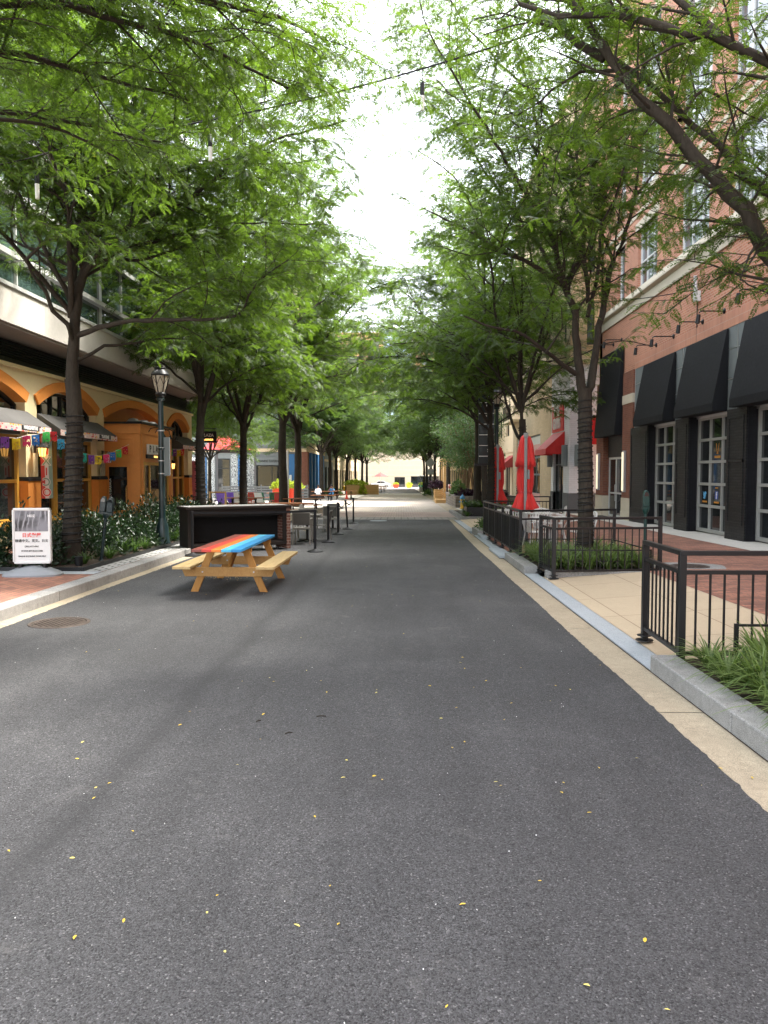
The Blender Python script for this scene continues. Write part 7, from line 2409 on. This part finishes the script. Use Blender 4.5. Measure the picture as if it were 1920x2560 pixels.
r_ = random.Random(8)
pv = [clump_proto(60 + k, M['leaf_grass'], 100, .44, .0085) for k in range(3)]
sp = []
for iy in range(8):
    for ix in range(5): sp.append((2.62 + .3 * ix + r_.uniform(-.07, .07), 4.2 + .31 * iy + r_.uniform(-.07, .07), r_.uniform(1.0, 1.35)))
clumps(sp, pv, 'striped lilyturf clump in the corner planter behind the granite kerb', 'striped lilyturf in the corner planter')
pv2 = [clump_proto(70 + k, M['leaf_grass'], 80, .44, .0095) for k in range(2)]
sp = []
for iy in range(7):
    for ix in range(6):
        x, y = 2.7 + .32 * ix + r_.uniform(-.08, .08), 13.65 + .36 * iy + r_.uniform(-.08, .08)
        if math.hypot(x - 3.57, y - 15) > .22: sp.append((x, y, r_.uniform(1.1, 1.5)))
clumps(sp, pv2, 'striped lilyturf clump at the foot of the forked wire-wrapped tree', 'striped lilyturf round the forked tree')
pv3 = [clump_proto(80 + k, M['leaf_grass_d'], 90, .5, .009) for k in range(2)]
clumps([(-5.72, 14.9, 1.0), (-5.75, 15.7, 1.15), (-5.7, 16.3, .95), (-5.72, 17.0, .9), (-5.75, 19.3, 1.1), (-5.75, 20.2, 1.0), (-5.8, 13.9, .8)], pv3, 'green lilyturf clump along the edge of the hedge bed', 'green lilyturf at the hedge bed edge', .16)
pv4 = [clump_proto(90 + k, M['leaf_grass_d'], 90, .5, .011) for k in range(2)]
clumps([(2.95 + .32 * i + r_.uniform(-.05, .05), 33.9 + .45 * j, r_.uniform(1.0, 1.35)) for i in range(7) for j in range(3)], pv4, 'green lilyturf clump inside the low black box', 'lilyturf in the low black box', .45)
clumps([(2.85 + .03 * i, 33.2 + .5 * i, r_.uniform(.8, 1.1)) for i in range(9)], [clump_proto(95, M['leaf_grass_d'], 80, .45, .011)], 'green lilyturf clump along the corner island kerb', 'lilyturf on the corner island')
for k, (x, y, s) in enumerate(((2.75, 23.9, .3), (3.0, 24.6, .34), (2.7, 25.1, .26))):
    bush('weed_plant', ['small weedy plant at the near end of the loose granite kerb', 'taller weedy plant behind the loose granite kerb', 'smallest weedy plant at the far end of the loose kerb'][k], (x, y, gz(y) + .06), (s, s, s * 1.6), 260, .1, M['leaf_bush'], 100 + k)
for k, (x, y) in enumerate(((3.3, 24.5), (3.9, 27.5))):
    bush('planter_shrub', ['low green shrub behind the first red umbrella', 'low green shrub behind the second red umbrella'][k], (x, y + .9, gz(y) + .1), (.5, .5, .7), 800, .1, M['leaf_bush'], 105 + k)
z_ = gz(46) + .7
for k, (x, y) in enumerate(((3.75, 46.7), (4.5, 46.6), (5.2, 46.8), (6.0, 46.7), (4.1, 47.6))):
    bush('purple_plant', ['dark purple leafy plant at the corner of the fieldstone planter', 'dark purple leafy plant second along the fieldstone coping', 'dark purple leafy plant third along the fieldstone coping', 'dark purple leafy plant fourth along the fieldstone coping', 'dark purple leafy plant behind the others in the fieldstone planter'][k], (x, y, z_ - .05), (.45, .4, .42), 420, .16, M['leaf_purple'], 110 + k, 'purple plants in the fieldstone planter', 'plant')
bush('planter_shrub', 'feathery mid green shrub left in the fieldstone planter beside the myrtle stems'.replace('left ', ''), (3.75, 50.5, gz(50) + .65), (.55, .9, .95), 1500, .14, M['leaf_bush'], 120)
bush('purple_plant', 'dark purple plant overflowing the cedar planter by the pergola', (2.75, 58.5, gz(58) + 1.05), (.62, .7, .55), 900, .17, M['leaf_purple'], 121, None, 'plant')
bush('lime_vine', 'lime green vine mounding over the broad cedar planter', (-5.05, 86, gz(86) + 1.15), (1.25, .7, .5), 1300, .2, M['leaf_lime'], 122, None, 'plant')
bush('lime_vine', 'lime green vine trailing down the corner of the broad cedar planter', (-4.3, 85.5, gz(86) + .15), (.4, .25, 1.15), 500, .2, M['leaf_lime'], 123, None, 'plant', stems=False)
for k, (x, y) in enumerate(((-8.55, 53), (-7.75, 53.4), (-7.15, 52.5))):
    bush('lime_plant', ['lime green plant spilling from the solitary tall orange planter', 'lime green plant in the middle tall orange planter', 'lime green plant in the tall orange planter by the pole'][k], (x, y, gz(y) + 1.1), (.42, .42, .5), 420, .17, M['leaf_lime'], 130 + k, 'lime plants in the tall orange planters', 'plant')
for k, (x, y, m, lb) in enumerate(((-1.1, 163, 'leaf_lime', 'flowering plant in the orange street end planter'), (1.7, 163.5, 'leaf_lime', 'flowering plant in the yellow street end planter'), (4.0, 150, 'leaf_lime', 'lime plant in the green tub near the street end'))):
    bush('lime_plant', lb, (x, y, gz(y) + .7), (.65, .4, .45), 300, .2, M[m], 140 + k, None, 'plant')
for k, (x, y) in enumerate(((3.2, 83), (3.6, 86), (-7.2, 76), (-6.8, 80))):
    bush('planter_shrub', ['low shrub at the foot of the bare road sign', 'low shrub just past the bare road sign', 'low shrub by the plaza side trees before the cedar planter', 'low shrub close to the cedar planter trees'][k], (x, y, gz(y) + .05), (.8, .9, .7), 500, .2, M['leaf_bush'], 150 + k)
# ------------------------------------------------------------------ light
ELEV, AZ = R(60), R(66)            # the sun stands high over the brick building; AZ is measured from +Y toward +X
w = bpy.data.worlds.new('World')
SC.world = w
w.use_nodes = True
nt = w.node_tree
bg = nt.nodes['Background']
sky = nt.nodes.new('ShaderNodeTexSky')
sky.sky_type = 'NISHITA'
sky.sun_disc = False
sky.sun_elevation = ELEV
sky.sun_rotation = AZ
sky.air_density = 1.0
sky.dust_density = 3.0
sky.ozone_density = 1.0
hs = nt.nodes.new('ShaderNodeHueSaturation')
hs.inputs['Saturation'].default_value = 0.3
hs.inputs['Value'].default_value = 1.0
nt.links.new(sky.outputs[0], hs.inputs['Color'])
nt.links.new(hs.outputs[0], bg.inputs[0])
bg.inputs[1].default_value = 0.15
sl = bpy.data.lights.new('sun', 'SUN')
so = bpy.data.objects.new('sun', sl)
COL.objects.link(so)
sl.energy = 1.5
sl.angle = R(10.0)
sl.color = (1.0, 0.95, 0.86)
sd = Vector((math.sin(AZ) * math.cos(ELEV), math.cos(AZ) * math.cos(ELEV), math.sin(ELEV)))
so.rotation_euler = sd.to_track_quat('Z', 'Y').to_euler()
so.location = sd * 60
SC.view_settings.view_transform = 'Standard'
SC.view_settings.look = 'None'
SC.view_settings.gamma = 1.0
SC.view_settings.exposure = 2.92
SC.cycles.max_bounces = 8
SC.cycles.diffuse_bounces = 4
SC.cycles.glossy_bounces = 3
SC.cycles.transmission_bounces = 4
SC.cycles.transparent_max_bounces = 6
SC.cycles.sample_clamp_indirect = 6
SC.cycles.use_denoising = True
